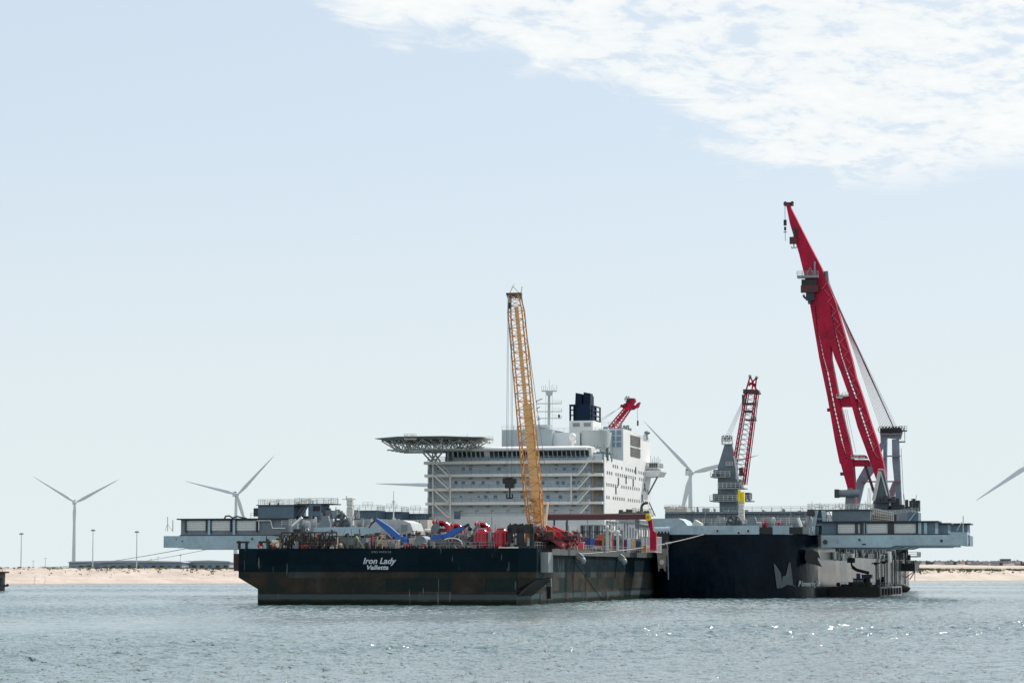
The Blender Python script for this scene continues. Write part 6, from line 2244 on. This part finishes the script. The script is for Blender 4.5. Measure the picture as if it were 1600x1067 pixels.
MB().box(Pp(1151.2, 770).x, Pp(1159, 770).x, pd - 3.2, pd + 3, Z(762), Z(750)).build('hinge_house', pg, pc)
xa, xb, zc, zd = pxbox(S, 1133.5, 1144, 721, 727, pd - 4)
m = MB(); m.box(xa, xb, pd - 2.9, pd - 2.0, zc, zc + .15); m.rail([(xa, pd - 2.9, zc), (xb, pd - 2.9, zc)], 1.1, .07, 1, 3); m.build('front_balcony', railmat, pc)
# pale ladder strip up the right flank
MB().bar(Pp(1147, 712, pd - 3), Pp(1154, 752, pd - 3.5), .5).build('flank_ladder', mat('pale_blue_grey', (.42, .47, .50), .5), pc)
# red boom
fa = Pp(1157, 757, pd); fb = Pp(1172, 612, pd)
# its chords: left pair and right pair spread
L0, L1 = Pp(1147.5, 706, pd - 2), Pp(1164.5, 612, pd - 2)
R0, R1 = Pp(1160.5, 757, pd - 2), Pp(1180, 612, pd - 2)
LL0 = Pp(1141, 748, pd - 2)
for a, b in ((LL0, L1), (R0, R1)):
    for dy in (0, 3.2):
        rod('chord', pc, a + Vector((0, dy, 0)), b + Vector((0, dy, 0)), .19, craned)
        rod('chord', pc, a + Vector((.75, dy, 0)), b + Vector((.65, dy, 0)), .14, craned)
n = 18
for i in range(n):
    f0, f1 = i / n, (i + 1) / n
    a0, a1 = LL0.lerp(L1, f0), LL0.lerp(L1, f1); b0, b1 = R0.lerp(R1, f0), R0.lerp(R1, f1)
    for dy in (0, 3.2):
        o = Vector((0, dy, 0))
        rod('brace', pc, a0 + o, b1 + o, .055, steelgrey); rod('brace', pc, b0 + o, a1 + o, .055, steelgrey)
    rod('brace', pc, a0, a1 + Vector((.7, 0, 0)), .07, craned); rod('brace', pc, b0 + Vector((.7, 0, 0)), b1, .07, craned)
# boom head: solid collar, A shaped tip
plate2 = lambda poly, d0, th, name, material: (lambda q: MB().prism([(v.x, v.z) for v in (q if sum(a.x * b.z - b.x * a.z for a, b in zip(q, q[1:] + q[:1])) > 0 else q[::-1])], d0, d0 + th).build(name, material, pc))([Pp(x, y, d0) for x, y in poly])
plate2([(1162, 609), (1165, 608), (1184, 608.5), (1187, 614.5), (1182, 615.5), (1163, 614)], pd - 2.6, 4, 'boom_collar', darkred)
plate2([(1161, 608), (1165.5, 608), (1165.5, 615), (1161, 615)], pd - 2.8, 2, 'boom_collar_end', darkgrey)
tipl = Pp(1172, 587.5, pd); tipr = Pp(1182.5, 589.5, pd)
for a, b in (((1166, 609), (1172, 588)), ((1182, 609), (1172, 588)), ((1180, 608), (1182, 590)), ((1170, 603), (1182, 590)), ((1168, 600), (1180, 600)), ((1175, 609), (1177, 594)), ((1170, 596), (1179, 604))):
    rod('tip_strut', pc, Pp(*a), Pp(*b), .22, craned)
for px, py in ((1172, 588), (1182.5, 590)):
    p = Pp(px, py)
    MB().wheel((p.x, pd - .3, p.z), .5, .3, n=10).build('tip_sheave', darkgrey, pc)
for y in (631, 643, 656.5):
    a = Pp(1161.5 + (656.5 - y) * .12, y, pd - 2.3)
    m = MB().box(a.x, a.x + 2.4, pd - 2.6, pd - 1.8, a.z - .35, a.z + .35)
    if y > 650:
        m = MB().box(Pp(1166.5, y, pd).x, Pp(1182, y, pd).x, pd - 3, pd + 1, a.z - .1, a.z + .25)
    m.build('boom_frame', darkred, pc)
rod('hoist_rope', pc, Pp(1182.5, 617, pd - 2), Pp(1181.5, 656, pd - 2), .06, wire)
rod('hoist_rope', pc, Pp(1178, 617, pd - 2), Pp(1179.5, 656, pd - 2), .06, wire)
MB().box(Pp(1161.5, 620).x, Pp(1164.5, 620).x, pd - 3, pd - 2, Z(634), Z(618)).build('counter_cage', darkgrey, pc)
for i in range(5):
    rod('stay_rope', pc, Pp(1133 + i * 2, 683), Pp(1162 + i * .8, 622), .045, mat('bright_wire', (.45, .49, .52), .4))
p = Pp(1155.5, 690)
m = MB().box(Pp(1157, 735).x, Pp(1163, 735).x, pd - 3, pd - 1.5, Z(744), Z(731))
m.build('boom_frame', darkred, pc)

# ================================================================ SMALL RED CRANE BEHIND THE BLOCK
sd_ = 140.0
Ps = lambda px, py, d=sd_: S.at(px, py, d)
sc = thing('deck_crane', 'small red lattice crane leaning right behind the top of the white block', 'crane', S, (Ps(935, 700).x, sd_, 40))
for k, (a, b) in enumerate((((944, 675), (980, 632)), ((952, 675), (984, 634)), ((964, 675), (986, 639)), ((934, 688), (950, 668)))):
    if k < 3:
        rod('chord', sc, Ps(a[0] - 12, a[1] + 14), Ps(*b), .2 if k != 1 else .5, craned)
n = 10
for i in range(n):
    f0, f1 = i / n, (i + 1) / n
    a0 = (944 + 36 * f0, 675 - 43 * f0); b1 = (964 + 22 * f1, 675 - 36 * f1); b0 = (964 + 22 * f0, 675 - 36 * f0); a1 = (944 + 36 * f1, 675 - 43 * f1)
    rod('brace', sc, Ps(*a0), Ps(*b1), .1, craned)
    rod('brace', sc, Ps(*b0), Ps(*a1), .1, craned)
def splate(poly, d0, th, name, material):
    q = [Ps(x, y, d0) for x, y in poly]
    if sum(a.x * b.z - b.x * a.z for a, b in zip(q, q[1:] + q[:1])) < 0:
        q = q[::-1]
    return MB().prism([(v.x, v.z) for v in q], d0, d0 + th).build(name, material, sc)
splate([(971, 633), (977, 630), (983, 622), (991, 622), (992, 626), (988, 632), (993, 633), (995, 630), (999, 628), (996, 636), (985, 640), (976, 640), (971, 636)], sd_ - 1, 2.5, 'boom_head', craned)
p = Ps(982, 624)
MB().wheel((p.x, sd_ - 1.4, p.z), .85, .5, n=16).build('head_sheave', darkgrey, sc)
for px, py in ((973, 634.5), (991, 638.5), (978, 633)):
    p = Ps(px, py)
    MB().tube((p.x, sd_ - 1.6, p.z), (p.x, sd_ - .9, p.z), .42, n=12).build('guide_roller', darkred, sc)
for i in range(3):
    rod('stay_rope', sc, Ps(930 - i, 666 - i * 3), Ps(973, 633 + i), .05, mat('bright_wire', (.45, .49, .52), .4))
rod('hoist_rope', sc, Ps(996, 638), Ps(996, 658), .05, wire)
MB().tube(Ps(996.5, 665), Ps(996.5, 657), .25, n=8).build('hook_weight', darkgrey, sc)
base_z = 36
MB().tube((Ps(934, 700).x, sd_, 20), (Ps(934, 700).x, sd_, Ps(934, 690).z), 1.4, n=14).build('crane_column', shipwhite, sc)


# ================================================================ WIND TURBINES
def blade_mesh(Lb):
    """tapered, slightly curved blade pointing up +z, chord along x"""
    secs = [(0, .9, .9), (.04, 1.0, 1.0), (.12, 1.7, .6), (.2, 2.1, .42), (.35, 1.75, .3), (.55, 1.25, .2), (.75, .85, .13), (.9, .5, .08), (1.0, .12, .04)]
    vs = []; fs = []
    n = 10
    for f, c, th in secs:
        c = c * Lb / 57; th = th * Lb / 57
        for k in range(n):
            a = 2 * math.pi * k / n
            x = math.cos(a) * c * .95 + c * .25
            y = math.sin(a) * th + (f * f) * -1.2
            vs.append((x, y, f * Lb))
    for i in range(len(secs) - 1):
        for k in range(n):
            fs.append((i * n + k, i * n + (k + 1) % n, (i + 1) * n + (k + 1) % n, (i + 1) * n + k))
    fs.append(tuple(range(len(secs) * n - n, len(secs) * n)))
    me = bpy.data.meshes.new('blade')
    me.from_pydata(vs, [], fs)
    me.polygons.foreach_set('use_smooth', [True] * len(fs))
    me.materials.append(turbwhite)
    return me


BLADE = blade_mesh(57.0)


def turbine(px, py, Lpx, theta, yaw, label, Lm=57.0, xs=1.0):
    D = Lm * FPX / Lpx
    v = ray(px, py)
    hub = Vector((0, 0, CAMZ)) + v * (D / v.y)
    zg = 8.0
    fr = Frame(hub.x, hub.y, 0)
    t = thing('wind_turbine', label, 'wind turbine', fr, (0, 0, zg), 'wind turbines behind the beach')
    H = hub.z
    y = math.sin(R(yaw)); x = math.cos(R(yaw))
    # rotor axis in the horizontal plane, pointing mostly at the camera
    ax = Vector((y, -x, 0))
    ov = 5.5
    m = MB().tube((-ax.x * ov, -ax.y * ov, zg - 3), (-ax.x * ov, -ax.y * ov, H - 1.2), 2.5, 1.35, n=20)
    m.build('tower', turbwhite, t)
    c = Vector((-ax.x * ov, -ax.y * ov, H)); sd2 = Vector((x, y, 0))
    a = c + ax * 3.0; b = c - ax * 8.5
    m = MB().bar(a, b, 3.6, 3.8)
    nc = m.build('nacelle', turbwhite, t)
    MB().bar(c - ax * 4.5 + Vector((0, 0, 2.6)), c - ax * 8.3 + Vector((0, 0, 2.6)), 3.0, 1.6).build('cooler', turbblue, nc)
    hb_ = MB().tube(ax * -2.4, ax * 1.2, 1.9, 1.5, n=16).tube(ax * 1.2, ax * 2.3, 1.5, .5, n=16)
    hb_ = MB()
    hb_.tube(Vector((0, 0, H)) - ax * 2.4, Vector((0, 0, H)) + ax * 1.2, 1.9, 1.5, n=16).tube(Vector((0, 0, H)) + ax * 1.2, Vector((0, 0, H)) + ax * 2.3, 1.5, .5, n=16)
    hb_.build('hub', turbwhite, t)
    for k in range(3):
        th = R(theta + 120 * k)
        o = bpy.data.objects.new('blade', BLADE)
        COL.objects.link(o)
        o.parent = t
        # rotor plane basis: sd2 (right) and z (up); blade direction
        up = sd2 * math.sin(th) + Vector((0, 0, math.cos(th)))
        yy_ = -ax
        xx_ = yy_.cross(up)
        sc_ = Lm / 57.0
        mat3 = Matrix((xx_, yy_, up)).transposed().to_4x4()
        o.matrix_local = Matrix.Translation((0, 0, H - zg)) @ mat3 @ Matrix.Rotation(R(18), 4, 'Z') @ Matrix.Scale(sc_, 4)
    return t


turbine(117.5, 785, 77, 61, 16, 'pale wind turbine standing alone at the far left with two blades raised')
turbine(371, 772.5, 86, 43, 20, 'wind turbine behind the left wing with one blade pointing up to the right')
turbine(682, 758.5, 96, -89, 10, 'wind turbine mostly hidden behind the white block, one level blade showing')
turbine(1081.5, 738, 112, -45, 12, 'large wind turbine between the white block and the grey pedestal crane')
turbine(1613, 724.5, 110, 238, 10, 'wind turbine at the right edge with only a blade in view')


# ================================================================ LIGHT MASTS, FAR BUILDINGS, HOUSES
def light_mast(px, ptop, pbot, D, label):
    v = ray(px, ptop); top = Vector((0, 0, CAMZ)) + v * (D / v.y)
    fr = Frame(top.x, top.y, 0)
    t = thing('light_mast', label, 'light mast', fr, (0, 0, 8), 'tall light masts beyond the beach')
    MB().tube((0, 0, 5), (0, 0, top.z), .5, .3, n=8).build('mast', turbwhite, t)
    m = MB().tube((0, 0, top.z - .6), (0, 0, top.z), 1.3, n=12)
    hd_ = m.build('lamp_ring', steelgrey, t)
    for k in range(6):
        a = math.pi * k / 3
        block('floodlight', hd_, 1.5 * math.cos(a) - .3, 1.5 * math.cos(a) + .3, 1.5 * math.sin(a) - .3, 1.5 * math.sin(a) + .3, top.z - 1.2, top.z - .5, steelgrey)


light_mast(33.5, 832.5, 883, 2200, 'leftmost slim light mast at the far left of the beach')
light_mast(145.5, 827, 880, 2100, 'tallest slim light mast, just right of the lone turbine')
light_mast(214, 829.5, 876, 2100, 'slim light mast third from the left before the grey shed')
light_mast(282, 866.5, 880, 4200, 'tiny far light mast above the end of the grey shed')


def W_at(px, D):
    return (px - 800) / FPX * D


def shed(x0p, x1p, ytop, D, label, material, roofm, pieces=14):
    x0, x1 = W_at(x0p, D), W_at(x1p, D)
    v = ray((x0p + x1p) / 2, ytop)
    z1 = CAMZ + v.z / v.y * D
    fr = Frame((x0 + x1) / 2, D, 0)
    w2 = (x1 - x0) / 2
    t = thing('warehouse', label, 'warehouse', fr, (0, 0, 7), None)
    MB().box(-w2, w2, 0, 60, 5, z1 - 1.2).build('wall', material, t)
    n = 10
    MB().prism([(-w2 - 2, z1 - 1.2), (w2 + 2, z1 - 1.2), (w2 * .97, z1 - .1), (w2 * .1, z1 + .8), (-w2 * .97, z1 - .1)], -1.5, 61).build('roof', roofm, t)
    for k in range(pieces):
        x = -w2 + (k + .5) * 2 * w2 / pieces
        block('loading_door', t, x - w2 / pieces * .5, x + w2 / pieces * .5, -.4, 0.1, 7, z1 - 4, darkgrey if k % 3 else turbblue)


shedw = mat('far_shed_wall', (.17, .23, .30), .6, var=.1)  # blue-grey of the sheds paints in the fading of distance
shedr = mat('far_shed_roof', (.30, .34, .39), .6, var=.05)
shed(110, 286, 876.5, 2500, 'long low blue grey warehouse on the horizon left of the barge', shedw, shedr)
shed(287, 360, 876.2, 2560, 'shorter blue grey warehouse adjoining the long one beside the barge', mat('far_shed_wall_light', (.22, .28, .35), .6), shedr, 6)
# more slender far aerials and cranes on the left horizon
for px, yt in ((71, 872), (52, 876), (236, 873), (247, 870)):
    D = 4800
    v = ray(px, yt); top = Vector((0, 0, CAMZ)) + v * (D / v.y)
    fr = Frame(top.x, top.y, 0)
    o = MB().tube((0, 0, 4), (0, 0, top.z), .7, .4, n=6).bar((-2.5, 0, top.z), (2.5, 0, top.z), .8).build('far_mast', turbwhite, frame=fr, base=(0, 0, 8))
    tag(o, 'hair thin far mast on the left horizon at the %s' % {71: 'left of the lone turbine', 52: 'farthest left', 236: 'left of the wing beam', 247: 'foot of the wing beam end'}[px], 'mast', 'hair thin far masts')

# apartment block on the right horizon
D = 4600
x0, x1 = W_at(1562, D), W_at(1577, D)
zt = CAMZ + (893 - 873.5) / FPX * D
fr = Frame((x0 + x1) / 2, D, 0)
t = thing('apartment_block', 'dull purple grey block of flats standing above the far houses at the right', 'apartment block', fr, (0, 0, 16))
MB().box(-8.2, 8.2, 0, 14, 12, zt).build('wall', mat('flats_purple_grey', (.13, .12, .17), .7), t)
MB().box(-8.4, 8.4, -.2, 14.2, zt, zt + .6).build('roof', darkgrey, t)
for r2 in range(4):
    for c2 in range(6):
        block('window', t, -7.4 + c2 * 2.6, -5.9 + c2 * 2.6, -.12, .1, zt - 2.2 - r2 * 3, zt - .9 - r2 * 3, winglass)
# far village: small houses with gable roofs
hw_ = mat('far_house_white', (.62, .62, .60), .7); hb2 = mat('far_house_grey', (.25, .27, .30), .7); hr_ = mat('far_roof_dark', (.09, .085, .10), .7); hr2 = mat('far_roof_red', (.17, .10, .09), .7)
WALL = {}
def house_mesh(material):
    if material.name not in WALL:
        b = MB().box(-4, 4, 0, 9, 0, 4.2)
        me = bpy.data.meshes.new('wall'); me.from_pydata(b.v, [], b.f); me.materials.append(material); WALL[material.name] = me
    return WALL[material.name]
def roof_mesh(material):
    if material.name not in WALL:
        b = MB().prismx([(-.6, 4.2), (9.6, 4.2), (4.5, 8.0)], -4.5, 4.5)
        me = bpy.data.meshes.new('roof'); me.from_pydata(b.v, [], b.f); me.materials.append(material); WALL[material.name] = me
    return WALL[material.name]
rng = random.Random(31)
px = 1441.0
cols = {0: 'white', 1: 'white', 2: 'grey'}
hn, hleft = 0, 0
ORD = 'first second third fourth fifth sixth seventh eighth ninth tenth eleventh twelfth thirteenth fourteenth fifteenth sixteenth seventeenth eighteenth nineteenth twentieth twenty-first twenty-second twenty-third twenty-fourth twenty-fifth twenty-sixth twenty-seventh twenty-eighth twenty-ninth thirtieth thirty-first thirty-second thirty-third'.split()
_r = random.Random(31); _p = 1441.0
while _p < 1562:
    hleft += 1
    _r.uniform(-150, 350); _r.choice((0, 1, 2)); _r.choice((1, 2, 3)); _r.uniform(-12, 12); _r.uniform(.7, 1.25); _r.uniform(.8, 1.3); _p += _r.uniform(2.6, 7.5)
while px < 1600:
    D = 4200 + rng.uniform(-150, 350)
    k = rng.choice((0, 1, 2)); rr = rng.choice((hr_, hr_, hr2))
    fr = Frame(W_at(px, D), D, rng.uniform(-12, 12))
    zg = 14.5
    hn += 1
    k9 = (hleft - hn + 1) if px < 1562 else (hn - hleft)
    where = (ORD[k9 - 1] + ' ' if k9 > 1 else '') + ('left' if px < 1562 else 'right') + ' of the flats'
    t = thing('far_house', 'tiny %s house, %s roof, on the horizon %s' % (cols[k], 'dark' if rr is hr_ else 'reddish', where), 'house', fr, (0, 0, zg), 'small houses on the right horizon')
    s_ = rng.uniform(.7, 1.25)
    inst('wall', house_mesh(hw_ if k < 2 else hb2), t, (0, 0, zg), (s_, 1, rng.uniform(.8, 1.3)))
    inst('roof', roof_mesh(rr), t, (0, 0, zg), (s_, 1, 1.0))
    px += rng.uniform(2.6, 7.5)

# dark tree belt behind the far houses, tiny at this distance
leaf = bpy.data.materials.new('far_tree_leaf'); leaf.use_nodes = True
_b = leaf.node_tree.nodes['Principled BSDF']; _b.inputs['Base Color'].default_value = (.055, .07, .06, 1); _b.inputs['Roughness'].default_value = .9
m = MB()
for i in range(330):
    px = rng.uniform(1425, 1640); D = rng.uniform(4350, 5200)
    x = W_at(px, D); r = rng.uniform(3.0, 6.2); n = 6
    zc = 15.0 + r * .7
    vs = []; fs = []
    for a in range(4):
        for b in range(n):
            th = math.pi * a / 3; ph = 2 * math.pi * b / n + a
            rr = r * rng.uniform(.75, 1.15)
            vs.append((x + rr * math.sin(th) * math.cos(ph) * 1.5, D + rr * math.sin(th) * math.sin(ph), zc + rr * math.cos(th)))
    for a in range(3):
        for b in range(n):
            fs.append((a * n + b, (a + 1) * n + b, (a + 1) * n + (b + 1) % n, a * n + (b + 1) % n))
    m.add(vs, fs)
tag(m.build('far_tree_belt', leaf), 'thin dark belt of trees behind the far houses', kind='stuff')

# dune grass and low scrub along the bank
gm = bpy.data.materials.new('dune_grass'); gm.use_nodes = True
nt = NT(gm.node_tree)
pos = nt.n('ShaderNodeNewGeometry').outputs['Position']
cc = nt.mix(smooth(nt, nt.noise(pos, .08, 4.0), .35, .65), (.045, .060, .022), (.11, .12, .055))
p_ = nt.n('ShaderNodeBsdfPrincipled'); nt.put(p_.inputs['Base Color'], cc); p_.inputs['Roughness'].default_value = .9
o_ = nt.n('ShaderNodeOutputMaterial'); nt.link(p_.outputs[0], o_.inputs[0])
m = MB()
for i in range(5200):
    x = rng.choice((rng.uniform(-300, -110), rng.uniform(195, 420)))
    cl = 92 + 14 * hash_noise(x * 0.6, 3)
    t_ = cl + rng.gauss(6, 7) + (rng.random() < .06) * -16
    dens_ = hash_noise(x * .9, 7) + .4 * hash_noise(x * 3.1, 2)
    if dens_ < rng.uniform(-1.0, .5):
        continue
    y = shore_y(x) + t_
    z = land_z(x, t_)
    s_ = rng.uniform(.35, 1.0) * (1.35 if x > 0 else .85)
    for k in range(5):
        a = rng.uniform(0, math.pi)
        dx, dy = math.cos(a) * s_ * rng.uniform(.5, 1.1), math.sin(a) * s_
        ox, oy = rng.uniform(-1, 1) * s_, rng.uniform(-1, 1) * s_
        lx, ly = rng.uniform(-.5, .5) * s_, rng.uniform(-.5, .5) * s_
        m.add([(x + ox - dx * .5, y + oy - dy * .5, z - .25), (x + ox + dx * .5, y + oy + dy * .5, z - .25), (x + ox + lx, y + oy + ly, z + s_ * rng.uniform(.6, 1.2))], [(0, 1, 2)])
tag(m.build('dune_grass', gm), 'tufts of dune grass and scrub along the top of the sand bank', kind='stuff')

# ================================================================ MOORING PILE AT THE LEFT EDGE
D = 840.0
fr = Frame(W_at(-9, D), D, 0)
t = thing('mooring_dolphin', 'black round mooring pile with a tan top standing in the water at the left edge', 'mooring pile', fr, (0, 0, 0))
MB().tube((0, 0, -3), (0, 0, 4.2), 3.95, n=28).build('pile', mat('pile_navy', (.006, .012, .018), .5, streak=RUST, streak_amt=.2), t)
MB().tube((0, 0, 4.2), (0, 0, 5.6), 4.0, n=28).build('tan_collar', mat('pile_tan', (.13, .10, .06), .7), t)
MB().tube((0, 0, 5.6), (0, 0, 6.1), 5.2, n=28).build('pile_cap', blacksteel, t)
MB().rail([(3.5, -2, 6.1), (1, -4, 6.1), (-2, -4, 6.1)], 1.0, .07, 1.5, 2).build('cap_railing', darkgrey, t)
MB().box(3.8, 4.9, -1, 0, 1.4, 2.0).ball((4.9, -.5, 1.9), .45, 8).build('side_bollard', blacksteel, t)

# ================================================================ MOORING ROPES
def sag_rope(name, label, a, b, sag, r, material, n=24):
    a = Vector(a); b = Vector(b)
    pts = [a.lerp(b, i / n) + Vector((0, 0, -sag * 4 * (i / n) * (1 - i / n))) for i in range(n + 1)]
    o = MB().path(pts, r, 5).build(name, material, frame=W, base=tuple((a + b) / 2))
    tag(o, label, 'rope')


shore1 = Vector((W_at(70, 1345), 1345, 8.3)); shore2 = Vector((W_at(85, 1350), 1350, 8.3))
sag_rope('mooring_rope', 'long thin mooring rope from the left wing down to the beach, the upper of two', S.world(S.at(312, 852.5, 15)), shore1, 1.2, .10, wire)
sag_rope('mooring_rope', 'second thin mooring rope just below the first, from the left wing to the beach', S.world(S.at(345, 853.5, 20)), shore2, 2.0, .07, wire)
pa = B.world((24.9, 52, DK - .7)); pb = S.world(S.at(1102, 834, -.4))
sag_rope('mooring_rope', 'pale rope stretched from the barge side up to the right bow', pa, pb, .8, .11, rope)

# ================================================================ WORK PONTOON, SMALL CRANE AND TUG AT THE SHIP'S SIDE
Q = S
PX0, PX1 = 64.5, 79.5
d0 = 42.0
t = thing('work_pontoon', 'low black work pontoon with a pale scuffed right end lying against the hull', 'pontoon', Q, (72, d0, 0))
xe = Q.at(1374, 925, d0).x
MB().box(61.2, xe, d0, d0 + 62, -.8, 2.45).build('pontoon_hull', mat('pontoon_black', (.006, .011, .012), .5, var=.4), t)
m = MB().box(xe + .005, xe + .25, d0 + .2, d0 + 61, -.8, 2.3)  # end sheet, its pale grey paints in the sun falling there
m.build('scuffed_end', mat('scuffed_grey', (.13, .14, .145), .7, var=.5, scale=.6, streak=(.04, .04, .04), streak_amt=.6), t)
m = MB().rail([(62.8, d0 + .2, 2.45), (xe, d0 + .2, 2.45), (xe, d0 + 60, 2.45)], 1.0, .045, 2.2, 2)
gear(m, 63, xe - .5, d0 + 1, d0 + 30, 2.45, 30, 1.2, 1.4)
m.build('pontoon_fittings', darkgrey, t)
for k in range(7):
    y = d0 + 4 + k * 8
    MB().tube((xe + .3, y, .4), (xe + .3, y, 2.0), .5, n=8).build('tyre_fender', rubber, t)

d1 = d0 + 10
t = thing('work_crane', 'dark blue excavator crane with its black arm reaching left on the work pontoon', 'crane', Q, (Q.at(1353, 905, d1).x, d1, 2.45))
x0, x1, za, zb = pxbox(Q, 1347, 1363, 897, 903, d1)
MB().box(x0, x1, d1 - 1.2, d1 + 1.6, za, zb).build('crane_house', mat('navy_machine', (.01, .03, .08), .4), t)
MB().tube(((x0 + x1) / 2, d1, 2.45), ((x0 + x1) / 2, d1, za), .8, n=12).build('turntable', darkgrey, t)
a, b, c, e = (Q.at(x, y, d1 - .3) for x, y in ((1358, 895), (1338, 890), (1331.5, 885), (1329.5, 875)))
MB().bar(a, b, .5, .75).bar(b, c, .5, .75).build('main_arm', blacksteel, t)
MB().bar(c, e, .4, .9).bar(e + Vector((-.9, 0, 0)), e + Vector((1.0, 0, 0)), .5, 1.2).build('outer_arm', blacksteel, t)
x0, x1, za, zb = pxbox(Q, 1333, 1348, 904, 912, d1 - 4)
t = thing('wheelhouse', 'small blue wheelhouse with a darker blue funnel on the work pontoon', 'wheelhouse', Q, ((x0 + x1) / 2, d1 - 4, 2.45))
MB().box(x0, x1, d1 - 4, d1, 2.46, zb).build('cabin_wall', mat('wheelhouse_teal', (.015, .06, .09), .4), t)
MB().box(x0 - .15, x1 + .15, d1 - 4.2, d1 + .2, zb, zb + .12).build('cabin_roof', darkgrey, t)
for i in range(3):
    block('window', t, x0 + .25 + i * .75, x0 + .75 + i * .75, d1 - 4.05, d1 - 3.9, zb - .7, zb - .25, winglass)
xa, xb, zc, zd = pxbox(Q, 1338, 1343.5, 895.5, 904, d1 - 3)
MB().box(xa, xb, d1 - 3, d1 - 1.5, zb + .12, zd).build('funnel', mat('funnel_cobalt', (.01, .035, .22), .35), t)
for px, yt, lab in ((1368.5, 880, 'left black spud pole with a cross top on the work pontoon'), (1381.5, 878, 'right black spud pole with a cross top on the work pontoon'), (1397.5, 872, 'plain thin black pole at the right end of the work pontoon')):
    dd = d0 + 14
    p = Q.at(px, yt, dd)
    t = thing('spud_pole', lab, 'pole', Q, (p.x, dd, 2.4), 'black poles on the pontoon')
    MB().tube((p.x, dd, 2.4), (p.x, dd, p.z), .13, n=8).build('post', blacksteel, t)
    if px < 1395:
        MB().bar((p.x - 1, dd, p.z), (p.x + 1, dd, p.z + .1), .28).box(p.x - .45, p.x + .35, dd - .3, dd + .3, p.z - .4, p.z + .3).build('cross_head', blacksteel, t)
x0, x1, za, zb = pxbox(Q, 1376, 1383.5, 903, 912, d0 + 20)
t = thing('fuel_drum', 'upright black machine with a rounded top near the pale end of the pontoon', 'machine', Q, ((x0 + x1) / 2, d0 + 20, 2.45))
MB().tube(((x0 + x1) / 2, d0 + 20, 2.4), ((x0 + x1) / 2, d0 + 20, zb), .6, .45, n=12).build('casing', blacksteel, t)
MB().ball(((x0 + x1) / 2, d0 + 20, zb), .45, 10).build('top', blacksteel, t)
x0, x1, za, zb = pxbox(Q, 1368, 1375, 905, 911, d0 + 8)
t = thing('deck_generator', 'small teal generator box on the pontoon beside the left spud pole', 'generator', Q, ((x0 + x1) / 2, d0 + 8, 2.45))
MB().box(x0, x1, d0 + 8, d0 + 10, 2.46, zb).build('casing', mat('generator_teal', (.012, .06, .08), .5), t)
MB().tube((x1 - .2, d0 + 9, zb), (x1 - .2, d0 + 9, zb + .5), .08).build('exhaust', darkgrey, t)

# black floating fender at the stern quarter
dd = 190
fr = S
x0 = S.at(1383, 912, dd).x; x1 = S.at(1423, 912, dd).x
r = (S.at(1400, 903, dd).z - S.at(1400, 918, dd).z) / 2
t = thing('floating_fender', 'fat black floating fender at the right end of the hull in the water', 'fender', S, ((x0 + x1) / 2, dd, 0))
pts = [(0, .0), (.08, .55), (.2, .85), (.35, 1), (.65, 1), (.8, .85), (.92, .55), (1, 0.0)]
n = 18; vs = []; fs = []
for f, q in pts:
    for k in range(n):
        th = 2 * math.pi * k / n
        vs.append((x0 + (x1 - x0) * f, dd + r * q * math.cos(th), r * .82 + r * q * math.sin(th)))
for i in range(len(pts) - 1):
    for k in range(n):
        fs.append((i * n + k, (i + 1) * n + k, (i + 1) * n + (k + 1) % n, i * n + (k + 1) % n))
MB().add(vs, fs, True).build('fender_body', rubber, t)
for f in (.25, .38, .5, .62, .75):
    x = x0 + (x1 - x0) * f
    q = 1.03 if .3 < f < .7 else .93
    MB().path([(x, dd + r * q * math.cos(a), r * .82 + r * q * math.sin(a)) for a in [2 * math.pi * i / 14 for i in range(15)]], .14, 5).build('fender_band', blacksteel, t)
